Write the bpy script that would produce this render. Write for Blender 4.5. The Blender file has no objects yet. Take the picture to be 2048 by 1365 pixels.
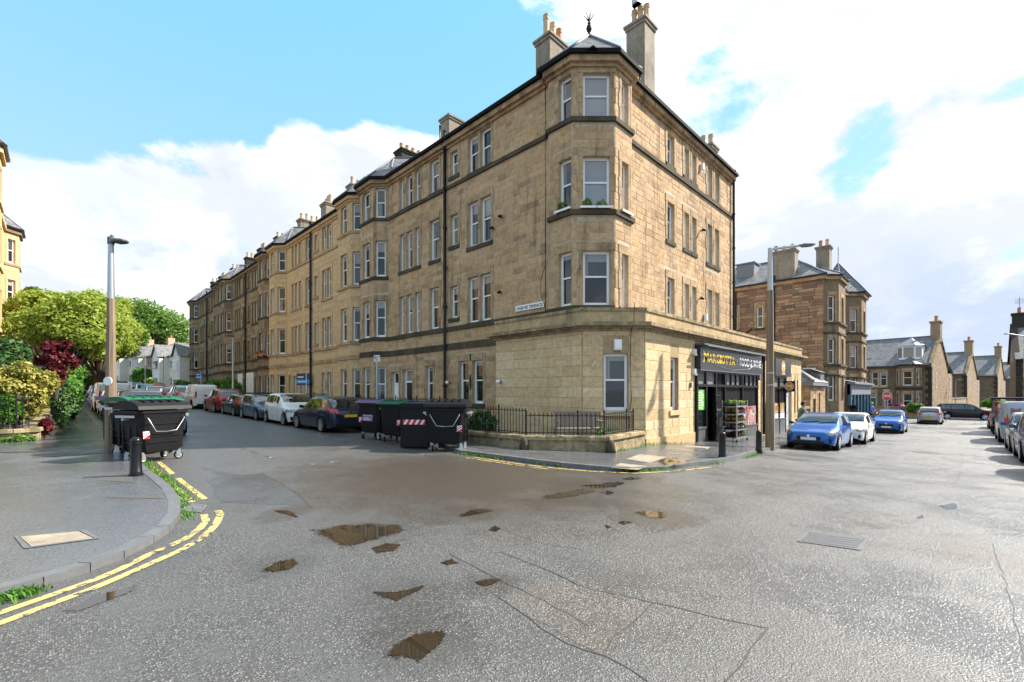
import bpy, math, random
import numpy as np
from mathutils import Vector, Matrix
R = math.radians
rng = random.Random(7)
S2 = math.sqrt(2)
scene = bpy.context.scene
COL = scene.collection

# ---------------------------------------------------------------- camera
# X runs along the shop street, Y along the terrace street, Z up; the corner is a right angle seen at 45 degrees
EYE = 1.65
cd = bpy.data.cameras.new('camera')
cam = bpy.data.objects.new('camera', cd)
COL.objects.link(cam)
cam.location = (0, 0, EYE)
cam.rotation_euler = (R(90), 0, R(-45))
cd.sensor_width = 36
cd.lens = 16
cd.shift_y = 0.05
cd.clip_start = 0.05
cd.clip_end = 3000
scene.camera = cam

# ---------------------------------------------------------------- sky and sun
SUN_EL, SUN_AZ = R(42), Vector((0.86, -0.51)).normalized()
world = bpy.data.worlds.new('World')
scene.world = world
world.use_nodes = True
nt = world.node_tree
nt.nodes.clear()
SKY_STRENGTH = 0.105


class NG:
    """tiny node graph helper"""
    def __init__(self, tree):
        self.t = tree

    def n(self, kind, **kw):
        nd = self.t.nodes.new(kind)
        for k, v in kw.items():
            setattr(nd, k, v)
        return nd

    def val(self, sock, v):
        if isinstance(v, bpy.types.NodeSocket):
            self.t.links.new(v, sock)
        else:
            sock.default_value = v

    def math(self, op, a, b=0.0, c=None, clamp=False):
        nd = self.n('ShaderNodeMath', operation=op, use_clamp=clamp)
        self.val(nd.inputs[0], a)
        self.val(nd.inputs[1], b)
        if c is not None:
            self.val(nd.inputs[2], c)
        return nd.outputs[0]

    def vmath(self, op, a, b=(0, 0, 0)):
        nd = self.n('ShaderNodeVectorMath', operation=op)
        self.val(nd.inputs[0], a)
        if op == 'SCALE':
            self.val(nd.inputs['Scale'], b)
        else:
            self.val(nd.inputs[1], b)
        return nd.outputs['Value'] if op in ('DOT_PRODUCT', 'LENGTH') else nd.outputs[0]

    def noise(self, vec, scale, detail=4, rough=.55, dist=0.0):
        nd = self.n('ShaderNodeTexNoise')
        if vec is not None:
            self.val(nd.inputs['Vector'], vec)
        nd.inputs['Scale'].default_value = scale
        nd.inputs['Detail'].default_value = detail
        nd.inputs['Roughness'].default_value = rough
        nd.inputs['Distortion'].default_value = dist
        return nd.outputs['Fac']

    def mr(self, v, a, b, c=0.0, d=1.0, smooth=True):
        nd = self.n('ShaderNodeMapRange', interpolation_type='SMOOTHSTEP' if smooth else 'LINEAR')
        self.val(nd.inputs[0], v)
        for i, x in enumerate((a, b, c, d)):
            self.val(nd.inputs[i + 1], x)
        return nd.outputs[0]

    def mix(self, f, a, b, blend='MIX'):
        nd = self.n('ShaderNodeMix', data_type='RGBA', blend_type=blend)
        self.val(nd.inputs[0], f)
        for s, v in ((nd.inputs[6], a), (nd.inputs[7], b)):
            if not isinstance(v, bpy.types.NodeSocket) and len(v) == 3:
                v = (*v, 1)
            self.val(s, v)
        return nd.outputs[2]

    def ramp(self, f, stops):
        nd = self.n('ShaderNodeValToRGB')
        self.val(nd.inputs[0], f)
        e = nd.color_ramp.elements
        while len(e) < len(stops):
            e.new(0.5)
        for x, (p, c) in zip(e, stops):
            x.position = p
            x.color = (*c, 1)
        return nd.outputs[0]


def pix_dir(px, py):
    t, s = (px - 1024) / 910, (785 - py) / 910
    return Vector(((t + 1) / S2, (1 - t) / S2, s))


g = NG(nt)
sky = g.n('ShaderNodeTexSky', sky_type='NISHITA', sun_disc=False, sun_elevation=SUN_EL,
          sun_rotation=math.atan2(SUN_AZ.x, SUN_AZ.y), air_density=1.0, dust_density=0.6, ozone_density=1.6)
tc = g.n('ShaderNodeTexCoord')
dirv = g.vmath('NORMALIZE', tc.outputs['Generated'])
sx = g.n('ShaderNodeSeparateXYZ')
nt.links.new(dirv, sx.inputs[0])
stretch = g.n('ShaderNodeCombineXYZ')
nt.links.new(sx.outputs[0], stretch.inputs[0])
nt.links.new(sx.outputs[1], stretch.inputs[1])
nt.links.new(g.math('MULTIPLY', sx.outputs[2], 1.9), stretch.inputs[2])
cv = stretch.outputs[0]
n1 = g.noise(cv, 3.0, 10, .60, .3)
n2 = g.noise(g.vmath('ADD', cv, (.05, -.04, .09)), 3.0, 7, .58, .3)
n3 = g.noise(cv, 2.3, 7, .6, .3)
dens = g.math('ADD', g.math('MULTIPLY', n1, 1.55), -.20)
# where the big cloud banks and the clear gaps of this sky lie, as directions
for px, py, r0, r1, amt in ((250, 40, .10, .36, -.6), (620, 60, .05, .30, -.5), (900, 120, .02, .22, -.36), (60, 150, .02, .16, -.40), (420, 130, .02, .14, -.3),
                            (1440, 205, .01, .12, -.30), (1380, 110, .0, .09, -.16), (1700, 345, .0, .08, -.26), (1790, 320, .0, .06, -.18), (1830, 200, .0, .07, -.22), (1930, 165, .0, .08, -.24), (2040, 150, .0, .07, -.2), (1740, 240, .0, .06, -.16),
                            (60, 400, .04, .20, .26), (280, 390, .04, .22, .25), (520, 350, .04, .20, .30), (690, 390, .03, .18, .32), (440, 560, .05, .3, .3), (430, 262, .015, .085, .30), (590, 262, .015, .08, .34), (725, 300, .01, .07, .26), (270, 296, .02, .10, .24),
                            (1600, 60, .15, .4, .19), (2000, 30, .05, .3, .14), (60, 620, .03, .2, .25), (1560, 470, .03, .2, .22), (1960, 330, .03, .16, .2), (1860, 480, .03, .22, .2)):
    c = pix_dir(px, py).normalized()
    dist = g.vmath('LENGTH', g.vmath('SUBTRACT', dirv, tuple(c)))
    dens = g.math('ADD', dens, g.mr(dist, r0, r1, amt, 0.0))
cover = g.mr(dens, .48, .66)
lit = g.mr(g.math('SUBTRACT', n1, n2), -.13, .05)
# thin grey undersides low in the sky, bright tops higher up
under = g.mr(sx.outputs[2], .12, .55, 1.0, .35)
grey = g.math('MULTIPLY', g.mr(n3, .40, .56), under)
body = g.mix(grey, (5.3, 5.35, 5.45), (2.45, 2.85, 3.6))
ccol = g.mix(g.math('MULTIPLY', g.math('SUBTRACT', 1.0, lit), .9), body, (3.05, 3.25, 3.65))
blue = g.mix(g.mr(sx.outputs[2], -.02, .70), (2.2, 3.1, 4.15), (1.10, 2.95, 3.95))
skyc = g.mix(.75, sky.outputs[0], blue)
full = g.mix(cover, skyc, ccol)
low = g.mr(sx.outputs[2], -.04, .06)
full = g.mix(low, (2.5, 3.1, 4.1), full)
bg = g.n('ShaderNodeBackground')
bg.inputs['Strength'].default_value = SKY_STRENGTH
nt.links.new(full, bg.inputs[0])
out = g.n('ShaderNodeOutputWorld')
nt.links.new(bg.outputs[0], out.inputs[0])

sl = bpy.data.lights.new('sun', 'SUN')
sl.energy = 4.2
sl.angle = R(1.0)
sl.color = (1.0, .93, .82)
sun = bpy.data.objects.new('sun', sl)
COL.objects.link(sun)
sdir = Vector((SUN_AZ.x * math.cos(SUN_EL), SUN_AZ.y * math.cos(SUN_EL), math.sin(SUN_EL)))
sun.rotation_euler = sdir.to_track_quat('Z', 'Y').to_euler()
sun.location = (20, -20, 40)

scene.view_settings.view_transform = 'Standard'
scene.view_settings.look = 'None'
scene.view_settings.exposure = 1.42
scene.view_settings.gamma = 1
scene.view_settings.use_curve_mapping = False
scene.render.engine = 'CYCLES'
scene.cycles.max_bounces = 6
scene.cycles.diffuse_bounces = 4
scene.cycles.glossy_bounces = 3
scene.cycles.transmission_bounces = 4
scene.cycles.transparent_max_bounces = 8
scene.cycles.caustics_reflective = False
scene.cycles.caustics_refractive = False

# ---------------------------------------------------------------- ground heights


def interp(x, pts):
    if x <= pts[0][0]:
        return pts[0][1]
    for (a, b), (c, d) in zip(pts, pts[1:]):
        if x <= c:
            return b + (d - b) * (x - a) / (c - a)
    return pts[-1][1]


GU = [(6, 0), (9, -.05), (13, -.2), (17, -.42), (20, -.55), (29, -.80), (40, -1.0), (54, -1.12), (70, -1.2), (200, -1.3)]
GV = [(11, 0), (18, .1), (30, .24), (49, .57), (65, .95), (80, 1.4), (100, 2.2), (121, 3.1), (200, 6.5), (330, 9)]


def zg(u, v):
    return interp(u, GU) + interp(v, GV) * (1 if u < 14 else max(0, 1 - (u - 14) / 12))


def zp(u, v):
    """pavement level"""
    return zg(u, v) + .095 - .07 * max(0, 1 - math.hypot(u - 9.3, v - 5.3) / 1.6) + (.07 * min(1, max(0, (v - 4.8) / 2.6)) if u > 13 and v < 9 else 0)


def gp(px, py, h=0.0):
    """the ground point seen at a pixel of the 2048 wide photograph"""
    d = pix_dir(px, py)
    lam = 12.0
    for _ in range(60):
        lam = lam * .4 + .6 * (zg(lam * d.x, lam * d.y) + h - EYE) / d.z
    return Vector((lam * d.x, lam * d.y, zg(lam * d.x, lam * d.y) + h))


def on_u(px, u):
    """Y where the sight line at column px meets the plane X = u"""
    t = (px - 1024) / 910
    return u * (1 - t) / (1 + t)


def on_v(px, v):
    t = (px - 1024) / 910
    return v * (1 + t) / (1 - t)


def z_at(py, u, v):
    return EYE + (785 - py) / 910 * (u + v) / S2


# ---------------------------------------------------------------- materials
MATS = {}


def new_mat(name):
    m = bpy.data.materials.new(name)
    m.use_nodes = True
    m.node_tree.nodes.clear()
    return m, NG(m.node_tree)


def finish(g, base, rough=.6, spec=.5, metal=0.0, bump=None, bs=.2, bd=.02, coat=0.0, normal=None, extra=None):
    b = g.n('ShaderNodeBsdfPrincipled')
    if not isinstance(base, bpy.types.NodeSocket) and len(base) == 3:
        base = (*base, 1)
    g.val(b.inputs['Base Color'], base)
    g.val(b.inputs['Roughness'], rough)
    g.val(b.inputs['Specular IOR Level'], spec)
    g.val(b.inputs['Metallic'], metal)
    b.inputs['Coat Weight'].default_value = coat
    b.inputs['Coat Roughness'].default_value = .03
    if bump is not None:
        bn = g.n('ShaderNodeBump')
        bn.inputs['Strength'].default_value = bs
        bn.inputs['Distance'].default_value = bd
        g.t.links.new(bump, bn.inputs['Height'])
        g.t.links.new(bn.outputs[0], b.inputs['Normal'])
    o = g.n('ShaderNodeOutputMaterial')
    g.t.links.new(b.outputs[0], o.inputs[0])
    return b, o


def pos(g):
    return g.n('ShaderNodeNewGeometry').outputs['Position']


def rnd(g):
    """a number per object and per loose piece"""
    a = g.n('ShaderNodeObjectInfo').outputs['Random']
    b = g.n('ShaderNodeNewGeometry').outputs['Random Per Island']
    return g.math('FRACT', g.math('ADD', a, b))


def simple(name, col, rough=.5, spec=.5, metal=0.0, coat=0.0, var=.12, scale=6.0, bs=0.0):
    if name in MATS:
        return MATS[name]
    m, g = new_mat(name)
    nz = g.noise(pos(g), scale, 5, .6)
    c = g.mix(nz, tuple(x * (1 - var) for x in col), tuple(min(1, x * (1 + var)) for x in col))
    finish(g, c, rough, spec, metal, nz if bs else None, bs, .01, coat)
    MATS[name] = m
    return m


PIECES = ('sandstone_brown', 'sandstone_gold', 'sandstone_dark', 'ashlar', 'red_rubble', 'rubble', 'kerbstone', 'coal_stone')


def stone_mat(name, cols, soot=.35, sootcol=(.045, .038, .03), grain=.25, moss=0.0, rough=.88):
    m, g = new_mat(name)
    p = pos(g)
    r = rnd(g) if name in PIECES else g.mr(g.noise(p, 1.1, 4, .6), .3, .7)
    k = len(cols)
    base = g.ramp(r, [(i / (k - 1), c) for i, c in enumerate(cols)])
    f1 = g.noise(p, 7, 6, .65)
    base = g.mix(g.mr(f1, .3, .7, 0, .7), base, g.mix(1.0, base, (.62, .58, .55), 'MULTIPLY'))
    f2 = g.noise(p, 45, 3, .6)
    base = g.mix(g.math('MULTIPLY', f2, .5), base, g.mix(1.0, base, (1.7, 1.7, 1.65), 'MULTIPLY'))
    st = g.noise(p, .42, 5, .62, .4)
    st2 = g.noise(p, 2.3, 5, .7)
    s = g.mr(g.math('ADD', g.math('MULTIPLY', st, .65), g.math('MULTIPLY', st2, .35)), .50, .72, 0, soot)
    base = g.mix(s, base, sootcol)
    streak = g.noise(g.vmath('MULTIPLY', p, (2.6, 2.6, .2)), 1.0, 6, .65, .2)
    base = g.mix(g.mr(streak, .53, .72, 0, min(.75, soot * 1.1)), base, sootcol)
    if moss:
        nrm = g.n('ShaderNodeNewGeometry').outputs['Normal']
        sp = g.n('ShaderNodeSeparateXYZ')
        g.t.links.new(nrm, sp.inputs[0])
        mm = g.math('MULTIPLY', g.mr(sp.outputs[2], -.2, .7, .45, 1), g.mr(g.noise(p, 3.2, 6, .7), .42, .58, 0, moss))
        base = g.mix(mm, base, (.055, .062, .02))
    finish(g, base, rough, .2, 0, g.math('ADD', f1, f2), grain, .012)
    MATS[name] = m
    return m


def brick_mat(name, cols, mortar, w=.55, h=.24, gap=.012, soot=.3, rough=.88, bs=.5, roof=False):
    """coursed stone or slate for surfaces too far off to tell the pieces apart"""
    m, g = new_mat(name)
    uv = g.n('ShaderNodeUVMap').outputs[0]
    b = g.n('ShaderNodeTexBrick')
    g.t.links.new(uv, b.inputs['Vector'])
    b.inputs['Color1'].default_value = (0, 0, 0, 1)
    b.inputs['Color2'].default_value = (1, 1, 1, 1)
    b.inputs['Mortar'].default_value = (.5, .5, .5, 1)
    b.inputs['Scale'].default_value = 1
    b.inputs['Mortar Size'].default_value = gap
    b.inputs['Mortar Smooth'].default_value = .2
    b.inputs['Brick Width'].default_value = w
    b.inputs['Row Height'].default_value = h
    k = len(cols)
    base = g.ramp(b.outputs['Color'], [(i / (k - 1), c) for i, c in enumerate(cols)])
    base = g.mix(b.outputs['Fac'], base, mortar)
    p = pos(g)
    f1 = g.noise(p, 6, 6, .65)
    base = g.mix(g.mr(f1, .35, .7, 0, .4), base, g.mix(.6, base, (.1, .08, .055)))
    st = g.noise(p, .5, 6, .65, .4)
    base = g.mix(g.mr(st, .5, .68, 0, soot), base, (.04, .034, .028))
    hgt = g.math('SUBTRACT', g.math('MULTIPLY', f1, .5), b.outputs['Fac'])
    finish(g, base, rough, .35, 0, hgt, bs, .02)
    MATS[name] = m
    return m


A_COLS = [(.44, .295, .17), (.50, .34, .195), (.47, .312, .178), (.32, .21, .125), (.52, .36, .21), (.46, .318, .195), (.54, .375, .215), (.49, .31, .155), (.39, .262, .16), (.51, .348, .195)]
stone_mat('sandstone_brown', A_COLS, .5)
stone_mat('sandstone_wall', [(.44, .345, .235), (.52, .42, .30)], .25)
stone_mat('sandstone_dressed', [(.35, .235, .135), (.46, .32, .185), (.27, .185, .11)], .6)
stone_mat('sandstone_gold', [(.58, .41, .225), (.62, .445, .25), (.54, .375, .20)], .12)
stone_mat('sandstone_gold_wall', [(.49, .34, .185), (.53, .37, .21)], .14)
stone_mat('sandstone_dark', [(.26, .185, .11), (.38, .275, .165), (.18, .135, .09)], .7)
stone_mat('sandstone_dark_wall', [(.21, .15, .09), (.25, .18, .11)], .6)
stone_mat('ashlar', [(.56, .41, .235), (.62, .46, .275), (.53, .38, .21), (.66, .51, .325), (.58, .43, .25)], .10, grain=.12)
stone_mat('ashlar_joint', [(.36, .255, .15), (.40, .29, .17)], .2)
stone_mat('sill_dark', [(.055, .044, .03), (.10, .08, .055)], .75, grain=.4)
stone_mat('mossy_stone', [(.33, .25, .155), (.42, .32, .2)], .45, moss=.9)
stone_mat('mossy_ashlar', [(.50, .375, .22), (.44, .32, .18)], .3, moss=.35)
stone_mat('red_rubble', [(.25, .15, .10), (.33, .21, .135), (.43, .29, .175), (.29, .165, .11), (.17, .12, .095), (.46, .325, .20), (.35, .20, .13), (.22, .15, .12)], .3)
stone_mat('rubble', [(.36, .25, .15), (.44, .31, .18), (.27, .18, .11), (.5, .36, .22), (.33, .21, .13)], .3, grain=.5)
stone_mat('coal_stone', [(.035, .03, .025), (.06, .05, .04)], .5)
stone_mat('render_grey', [(.25, .21, .165), (.32, .275, .22)], .4)
stone_mat('harl_cream', [(.74, .68, .57), (.78, .72, .62)], .08)
stone_mat('harl_tan', [(.52, .37, .25), (.56, .41, .28)], .12)
stone_mat('white_render', [(.80, .77, .70), (.82, .79, .73)], .08)
simple('kerbstone', (.125, .127, .133), .45, .5, var=.5, scale=5, bs=.3)
brick_mat('slate', [(.12, .12, .135), (.19, .19, .205), (.26, .255, .26), (.15, .145, .15)], (.05, .05, .055), .28, .2, .012, .15, .5, .6)
brick_mat('coursed_far', [(.30, .20, .115), (.22, .15, .09), (.36, .25, .15), (.17, .12, .08)], (.24, .18, .12), .62, .27, .01, .5)
brick_mat('coursed_gold_far', [(.47, .315, .155), (.42, .28, .135), (.52, .36, .18)], (.36, .26, .14), .7, .3, .008, .1)
brick_mat('coursed_brown_far', [(.16, .105, .065), (.21, .145, .09), (.13, .09, .06), (.25, .175, .11)], (.16, .12, .085), .7, .22, .01, .2)
simple('white_paint', (.87, .87, .855), .4, .3, var=.04)
simple('black_paint', (.008, .008, .009), .3, .3)
simple('cast_iron', (.014, .014, .016), .5, .25, bs=.1)
simple('lead', (.19, .20, .23), .55, .3)
simple('galvanised', (.42, .44, .46), .42, metal=.8)
simple('terracotta_pot', (.48, .20, .09), .75)
simple('cream_pot', (.56, .40, .235), .75)
simple('rubber', (.009, .009, .009), .8, .2)
simple('alloy', (.55, .56, .58), .28, metal=.9)
simple('chrome', (.75, .76, .78), .12, metal=1.0)
simple('bin_black', (.008, .008, .009), .55, .22, var=.5, scale=9)
simple('castor_hub', (.62, .58, .48), .6)
simple('purple_plastic', (.15, .095, .20), .55, .2)
simple('green_plastic', (.015, .11, .055), .55, .2)
simple('blue_plastic', (.02, .05, .14), .5, .2)
simple('red_reflect', (.62, .02, .03), .35)
simple('white_reflect', (.8, .8, .8), .35)
simple('purple_label', (.16, .075, .19), .4)
simple('yellow_letter', (.80, .52, .05), .4)
simple('white_letter', (.85, .85, .85), .4)
simple('black_letter', (.02, .02, .02), .5)
simple('sign_charcoal', (.028, .029, .033), .3)
simple('orange_sign', (.72, .28, .03), .4)
simple('wood_grey', (.23, .19, .155), .75, var=.3, scale=14)
simple('bark', (.075, .055, .04), .9, var=.4, bs=.5)
simple('tar_black', (.045, .043, .041), .6)
simple('soil', (.05, .035, .022), .95)
simple('brown_plastic', (.13, .04, .022), .5)
simple('door_green', (.01, .16, .085), .35)
simple('door_dark', (.012, .02, .024), .3)
simple('shop_teal', (.045, .115, .17), .35)
simple('grey_panel', (.10, .105, .11), .4)
simple('board_navy', (.012, .03, .12), .4)
simple('board_cyan', (.01, .30, .55), .4)
simple('stop_red', (.62, .012, .02), .35)
simple('plate_white', (.72, .72, .74), .4)
simple('plate_yellow', (.72, .42, .02), .4)
simple('skin', (.52, .31, .22), .55)
simple('blue_jacket', (.03, .09, .42), .7)
simple('sage_coat', (.14, .22, .15), .8)
simple('trousers', (.02, .025, .045), .8)
simple('hair_dark', (.035, .02, .012), .7)
simple('hair_pale', (.5, .42, .32), .7)
simple('headlamp', (.20, .21, .22), .06, .9)
simple('tail_red', (.5, .01, .012), .12, .8)
simple('orange_mesh', (.75, .13, .04), .6)
simple('poster_green', (.16, .55, .04), .35)
simple('iron_cover', (.15, .15, .155), .34, .8, var=.35, scale=30, bs=.4)
simple('gutter_black', (.012, .012, .013), .8, .1)


def concrete_pole():
    m, g = new_mat('concrete_pole')
    p = pos(g)
    mp = g.vmath('MULTIPLY', p, (9, 9, .5))
    f = g.noise(mp, 1.2, 6, .6)
    c = g.ramp(f, [(.25, (.115, .075, .05)), (.5, (.22, .155, .105)), (.75, (.33, .26, .19))])
    finish(g, c, .85, .3, 0, f, .3, .01)
    MATS['concrete_pole'] = m


concrete_pole()


def glass_mat(name, cols, rough=.02):
    """window glass in front of a dim room, some rooms with pale blinds or net curtains"""
    m, g = new_mat(name)
    r = rnd(g)
    k = len(cols)
    c = g.ramp(r, [(i / (k - 1), x) for i, x in enumerate(cols)])
    if name == 'window_glass':
        uvs = g.n('ShaderNodeSeparateXYZ')
        g.t.links.new(g.n('ShaderNodeUVMap').outputs[0], uvs.inputs[0])
        r2 = g.math('FRACT', g.math('MULTIPLY', r, 7.31))
        r3 = g.math('FRACT', g.math('MULTIPLY', r, 23.7))
        blind = g.math('MULTIPLY', g.math('GREATER_THAN', uvs.outputs[1], g.math('ADD', 1.05, g.math('MULTIPLY', r2, .9))), g.math('LESS_THAN', r3, .6))
        fold = g.math('SINE', g.math('MULTIPLY', uvs.outputs[0], 70))
        net = g.math('MULTIPLY', g.math('LESS_THAN', g.math('ABSOLUTE', uvs.outputs[0]), g.math('MULTIPLY', r2, .35)), g.math('GREATER_THAN', r3, .5))
        c = g.mix(blind, c, g.mix(r3, (.34, .32, .28), (.22, .21, .20)))
        c = g.mix(net, c, g.mix(g.math('MULTIPLY_ADD', fold, .25, .5), (.12, .115, .105), (.33, .32, .30)))
    wob = g.noise(pos(g), 1.3, 2, .5)
    b, o = finish(g, c, rough, 1.0 if name == 'car_glass' else .55, 0, wob, .08, .05)
    b.inputs['Coat Weight'].default_value = .9 if name == 'car_glass' else .25
    MATS[name] = m


glass_mat('window_glass', [(.008, .009, .010), (.02, .021, .022), (.012, .013, .013), (.06, .062, .062), (.015, .016, .016), (.03, .031, .031), (.10, .10, .098)])
glass_mat('pale_glass', [(.25, .26, .28), (.30, .31, .33)])  # pale colour paints the sky reflected in the corner bay's upper front panes
glass_mat('shop_glass', [(.012, .014, .015), (.03, .033, .034)])
glass_mat('car_glass', [(.006, .007, .008), (.012, .013, .014)])


def paint(name, col, metal=.3):
    m, g = new_mat(name)
    n = g.noise(pos(g), 3, 4, .6)
    c = g.mix(n, tuple(x * .93 for x in col), col)
    b, o = finish(g, c, .35, .3, metal, None, coat=.7)
    MATS[name] = m
    return m


def leaf_mat(name, cols, trans=.35):
    m, g = new_mat(name)
    r = g.n('ShaderNodeNewGeometry').outputs['Random Per Island']
    k = len(cols)
    c = g.ramp(r, [(i / (k - 1), x) for i, x in enumerate(cols)])
    b, o = finish(g, c, .5, .35)
    tr = g.n('ShaderNodeBsdfTranslucent')
    g.t.links.new(c, tr.inputs[0])
    mx = g.n('ShaderNodeMixShader')
    mx.inputs[0].default_value = trans
    g.t.links.new(b.outputs[0], mx.inputs[1])
    g.t.links.new(tr.outputs[0], mx.inputs[2])
    g.t.links.new(mx.outputs[0], o.inputs[0])
    MATS[name] = m


leaf_mat('leaf_lime', [(.21, .32, .04), (.32, .41, .06), (.42, .47, .09), (.25, .36, .045)], .5)
leaf_mat('leaf_mid', [(.09, .19, .03), (.14, .26, .045), (.19, .31, .06)], .45)
leaf_mat('leaf_fresh', [(.06, .17, .02), (.10, .25, .03), (.16, .32, .05)], .45)
leaf_mat('leaf_dark', [(.015, .05, .012), (.035, .09, .02), (.06, .14, .03), (.14, .22, .06)], .25)
leaf_mat('leaf_variegated', [(.22, .22, .03), (.40, .36, .07), (.13, .17, .025), (.5, .42, .12), (.25, .25, .04)], .3)
leaf_mat('leaf_red', [(.055, .006, .010), (.12, .010, .018), (.20, .018, .028)], .35)
leaf_mat('leaf_pink', [(.30, .09, .22), (.42, .16, .34), (.18, .05, .12)], .3)
leaf_mat('leaf_bronze', [(.12, .065, .035), (.17, .09, .05), (.08, .06, .03)], .3)
leaf_mat('flower_orange', [(.7, .16, .02), (.75, .26, .03), (.05, .14, .02), (.04, .1, .02)], .2)
leaf_mat('flower_pink', [(.5, .05, .16), (.04, .11, .02), (.65, .2, .3), (.05, .14, .03)], .2)
leaf_mat('flower_white', [(.75, .72, .55), (.05, .14, .02), (.08, .2, .03), (.7, .55, .1)], .2)
leaf_mat('flower_dark', [(.09, .008, .03), (.14, .015, .05), (.05, .008, .02), (.03, .06, .02)], .2)


def asphalt(name, wet=.5, base=((.045, .044, .045), (.085, .082, .08)), bmp=.5, chip=.55):
    """wet chippings in tar: a film of water lies in the low patches and glosses them over"""
    m, g = new_mat(name)
    p = pos(g)
    big = g.noise(p, .23, 5, .62, .8)
    mid = g.noise(p, 1.3, 7, .68, .5)
    mp = g.vmath('MULTIPLY', p, (1.0, 1.0, 1.0))
    fine = g.noise(p, 42, 5, .8)
    grit = g.noise(p, 78, 3, .75)
    c = g.mix(g.mr(mid, .3, .7), base[0], base[1])
    vor = g.n('ShaderNodeTexVoronoi', feature='F1')
    g.t.links.new(g.vmath('ADD', p, g.vmath('SCALE', g.n('ShaderNodeTexNoise').outputs['Color'], .0)), vor.inputs['Vector'])
    vor.inputs['Scale'].default_value = 72
    vs_ = g.n('ShaderNodeSeparateColor')
    g.t.links.new(vor.outputs['Color'], vs_.inputs[0])
    stone_ = g.math('MULTIPLY', g.math('POWER', vs_.outputs[0], 2.2), g.mr(vor.outputs['Distance'], .35, .75, 1.0, 0.0))
    c = g.mix(g.math('MULTIPLY', g.math('MULTIPLY', stone_, chip * 1.25), g.mr(mid, .35, .65, 1.0, .35)), c, (.38, .37, .355))
    c = g.mix(g.mr(grit, .54, .66, 0, chip * .6), c, (.34, .335, .325))
    c = g.mix(g.mr(fine, .53, .62, 0, .8), c, (.018, .017, .016))
    blend = g.math('ADD', g.math('MULTIPLY', big, .6), g.math('MULTIPLY', mid, .4))
    mud = g.mr(blend, .55, .66, 0, .6)
    c = g.mix(mud, c, (.070, .048, .031))
    soak = g.math('ADD', g.math('MULTIPLY', g.noise(p, .35, 4, .6, .6), .5), g.math('MULTIPLY', mid, .5))
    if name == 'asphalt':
        # wet mouth of the terrace street, the facade's brown reflection painted into its colour
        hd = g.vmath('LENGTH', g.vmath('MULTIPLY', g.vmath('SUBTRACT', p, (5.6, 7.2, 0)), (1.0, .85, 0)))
        wet_sheen = g.mr(g.math('ADD', hd, g.math('MULTIPLY', g.math('SUBTRACT', mid, .5), 5.0)), 1.2, 4.2, 1.0, 0.0)
        soak = g.math('ADD', soak, g.math('MULTIPLY', wet_sheen, .30))
        c = g.mix(g.math('MULTIPLY', wet_sheen, .72), c, (.052, .035, .022))
        c = g.mix(g.math('MULTIPLY', g.math('MULTIPLY', wet_sheen, .8), g.mr(grit, .56, .66)), c, (.20, .17, .14))
    if name == 'asphalt':
        for px, py, rad in ((715, 1066, .85), (560, 1130, .5), (800, 1190, .6), (840, 1292, .55), (1165, 987, 1.3), (945, 1028, .7), (1300, 1030, .8), (985, 1166, .4), (570, 1027, .6), (300, 1130, .5), (1240, 950, 1.0)):
            q_ = gp(px, py)
            dd_ = g.vmath('LENGTH', g.vmath('MULTIPLY', g.vmath('SUBTRACT', p, tuple(q_)), (1, 1, 0)))
            ws_ = g.mr(g.math('ADD', dd_, g.math('MULTIPLY', g.math('SUBTRACT', mid, .5), rad * 2.2)), rad * .3, rad * .95, 1.0, 0.0)
            soak = g.math('ADD', soak, g.math('MULTIPLY', ws_, .12))
            c = g.mix(g.math('MULTIPLY', ws_, .3), c, (.042, .034, .027))
    film = g.mr(soak, .44 - .08 * wet, .62)
    rough = g.math('SUBTRACT', .56 - .10 * wet, g.math('MULTIPLY', film, .22 + .10 * (wet > 1)))
    hgt = g.math('ADD', g.math('ADD', g.math('MULTIPLY', grit, .6), g.math('MULTIPLY', fine, .5)), g.math('MULTIPLY', stone_, .8))
    hgt = g.math('MULTIPLY', hgt, g.math('SUBTRACT', 1.0, g.math('MULTIPLY', film, .72)))
    b, o = finish(g, c, rough, 1.0 if wet > 1 else .85, 0, hgt, bmp, .02)
    MATS[name] = m


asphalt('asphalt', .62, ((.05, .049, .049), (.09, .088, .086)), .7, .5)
asphalt('pavement_tar', 1.5, ((.072, .077, .088), (.115, .12, .132)), .30, .4)


def water_mat():
    m, g = new_mat('puddle_water')
    n = g.noise(pos(g), 2.5, 5, .6)
    c = g.mix(n, (.020, .0135, .008), (.034, .024, .014))
    b, o = finish(g, c, .006, 1.0, 0, g.noise(pos(g), 5, 2, .5), .012, .01)
    # ragged shallow margin: the water breaks up among the chippings
    us_ = g.n('ShaderNodeSeparateXYZ')
    g.t.links.new(g.n('ShaderNodeUVMap').outputs[0], us_.inputs[0])
    p = pos(g)
    edge = g.math('ADD', g.math('MULTIPLY', us_.outputs[0], 1.45), g.math('ADD', g.math('MULTIPLY', g.math('SUBTRACT', g.noise(p, 5, 5, .65), .5), .9), g.math('MULTIPLY', g.math('SUBTRACT', g.noise(p, 40, 3, .7), .5), .7)))
    tr = g.n('ShaderNodeBsdfTransparent')
    mx = g.n('ShaderNodeMixShader')
    g.t.links.new(g.mr(edge, .86, 1.04), mx.inputs[0])
    g.t.links.new(b.outputs[0], mx.inputs[1])
    g.t.links.new(tr.outputs[0], mx.inputs[2])
    g.t.links.new(mx.outputs[0], o.inputs[0])
    MATS['puddle_water'] = m


water_mat()


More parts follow.
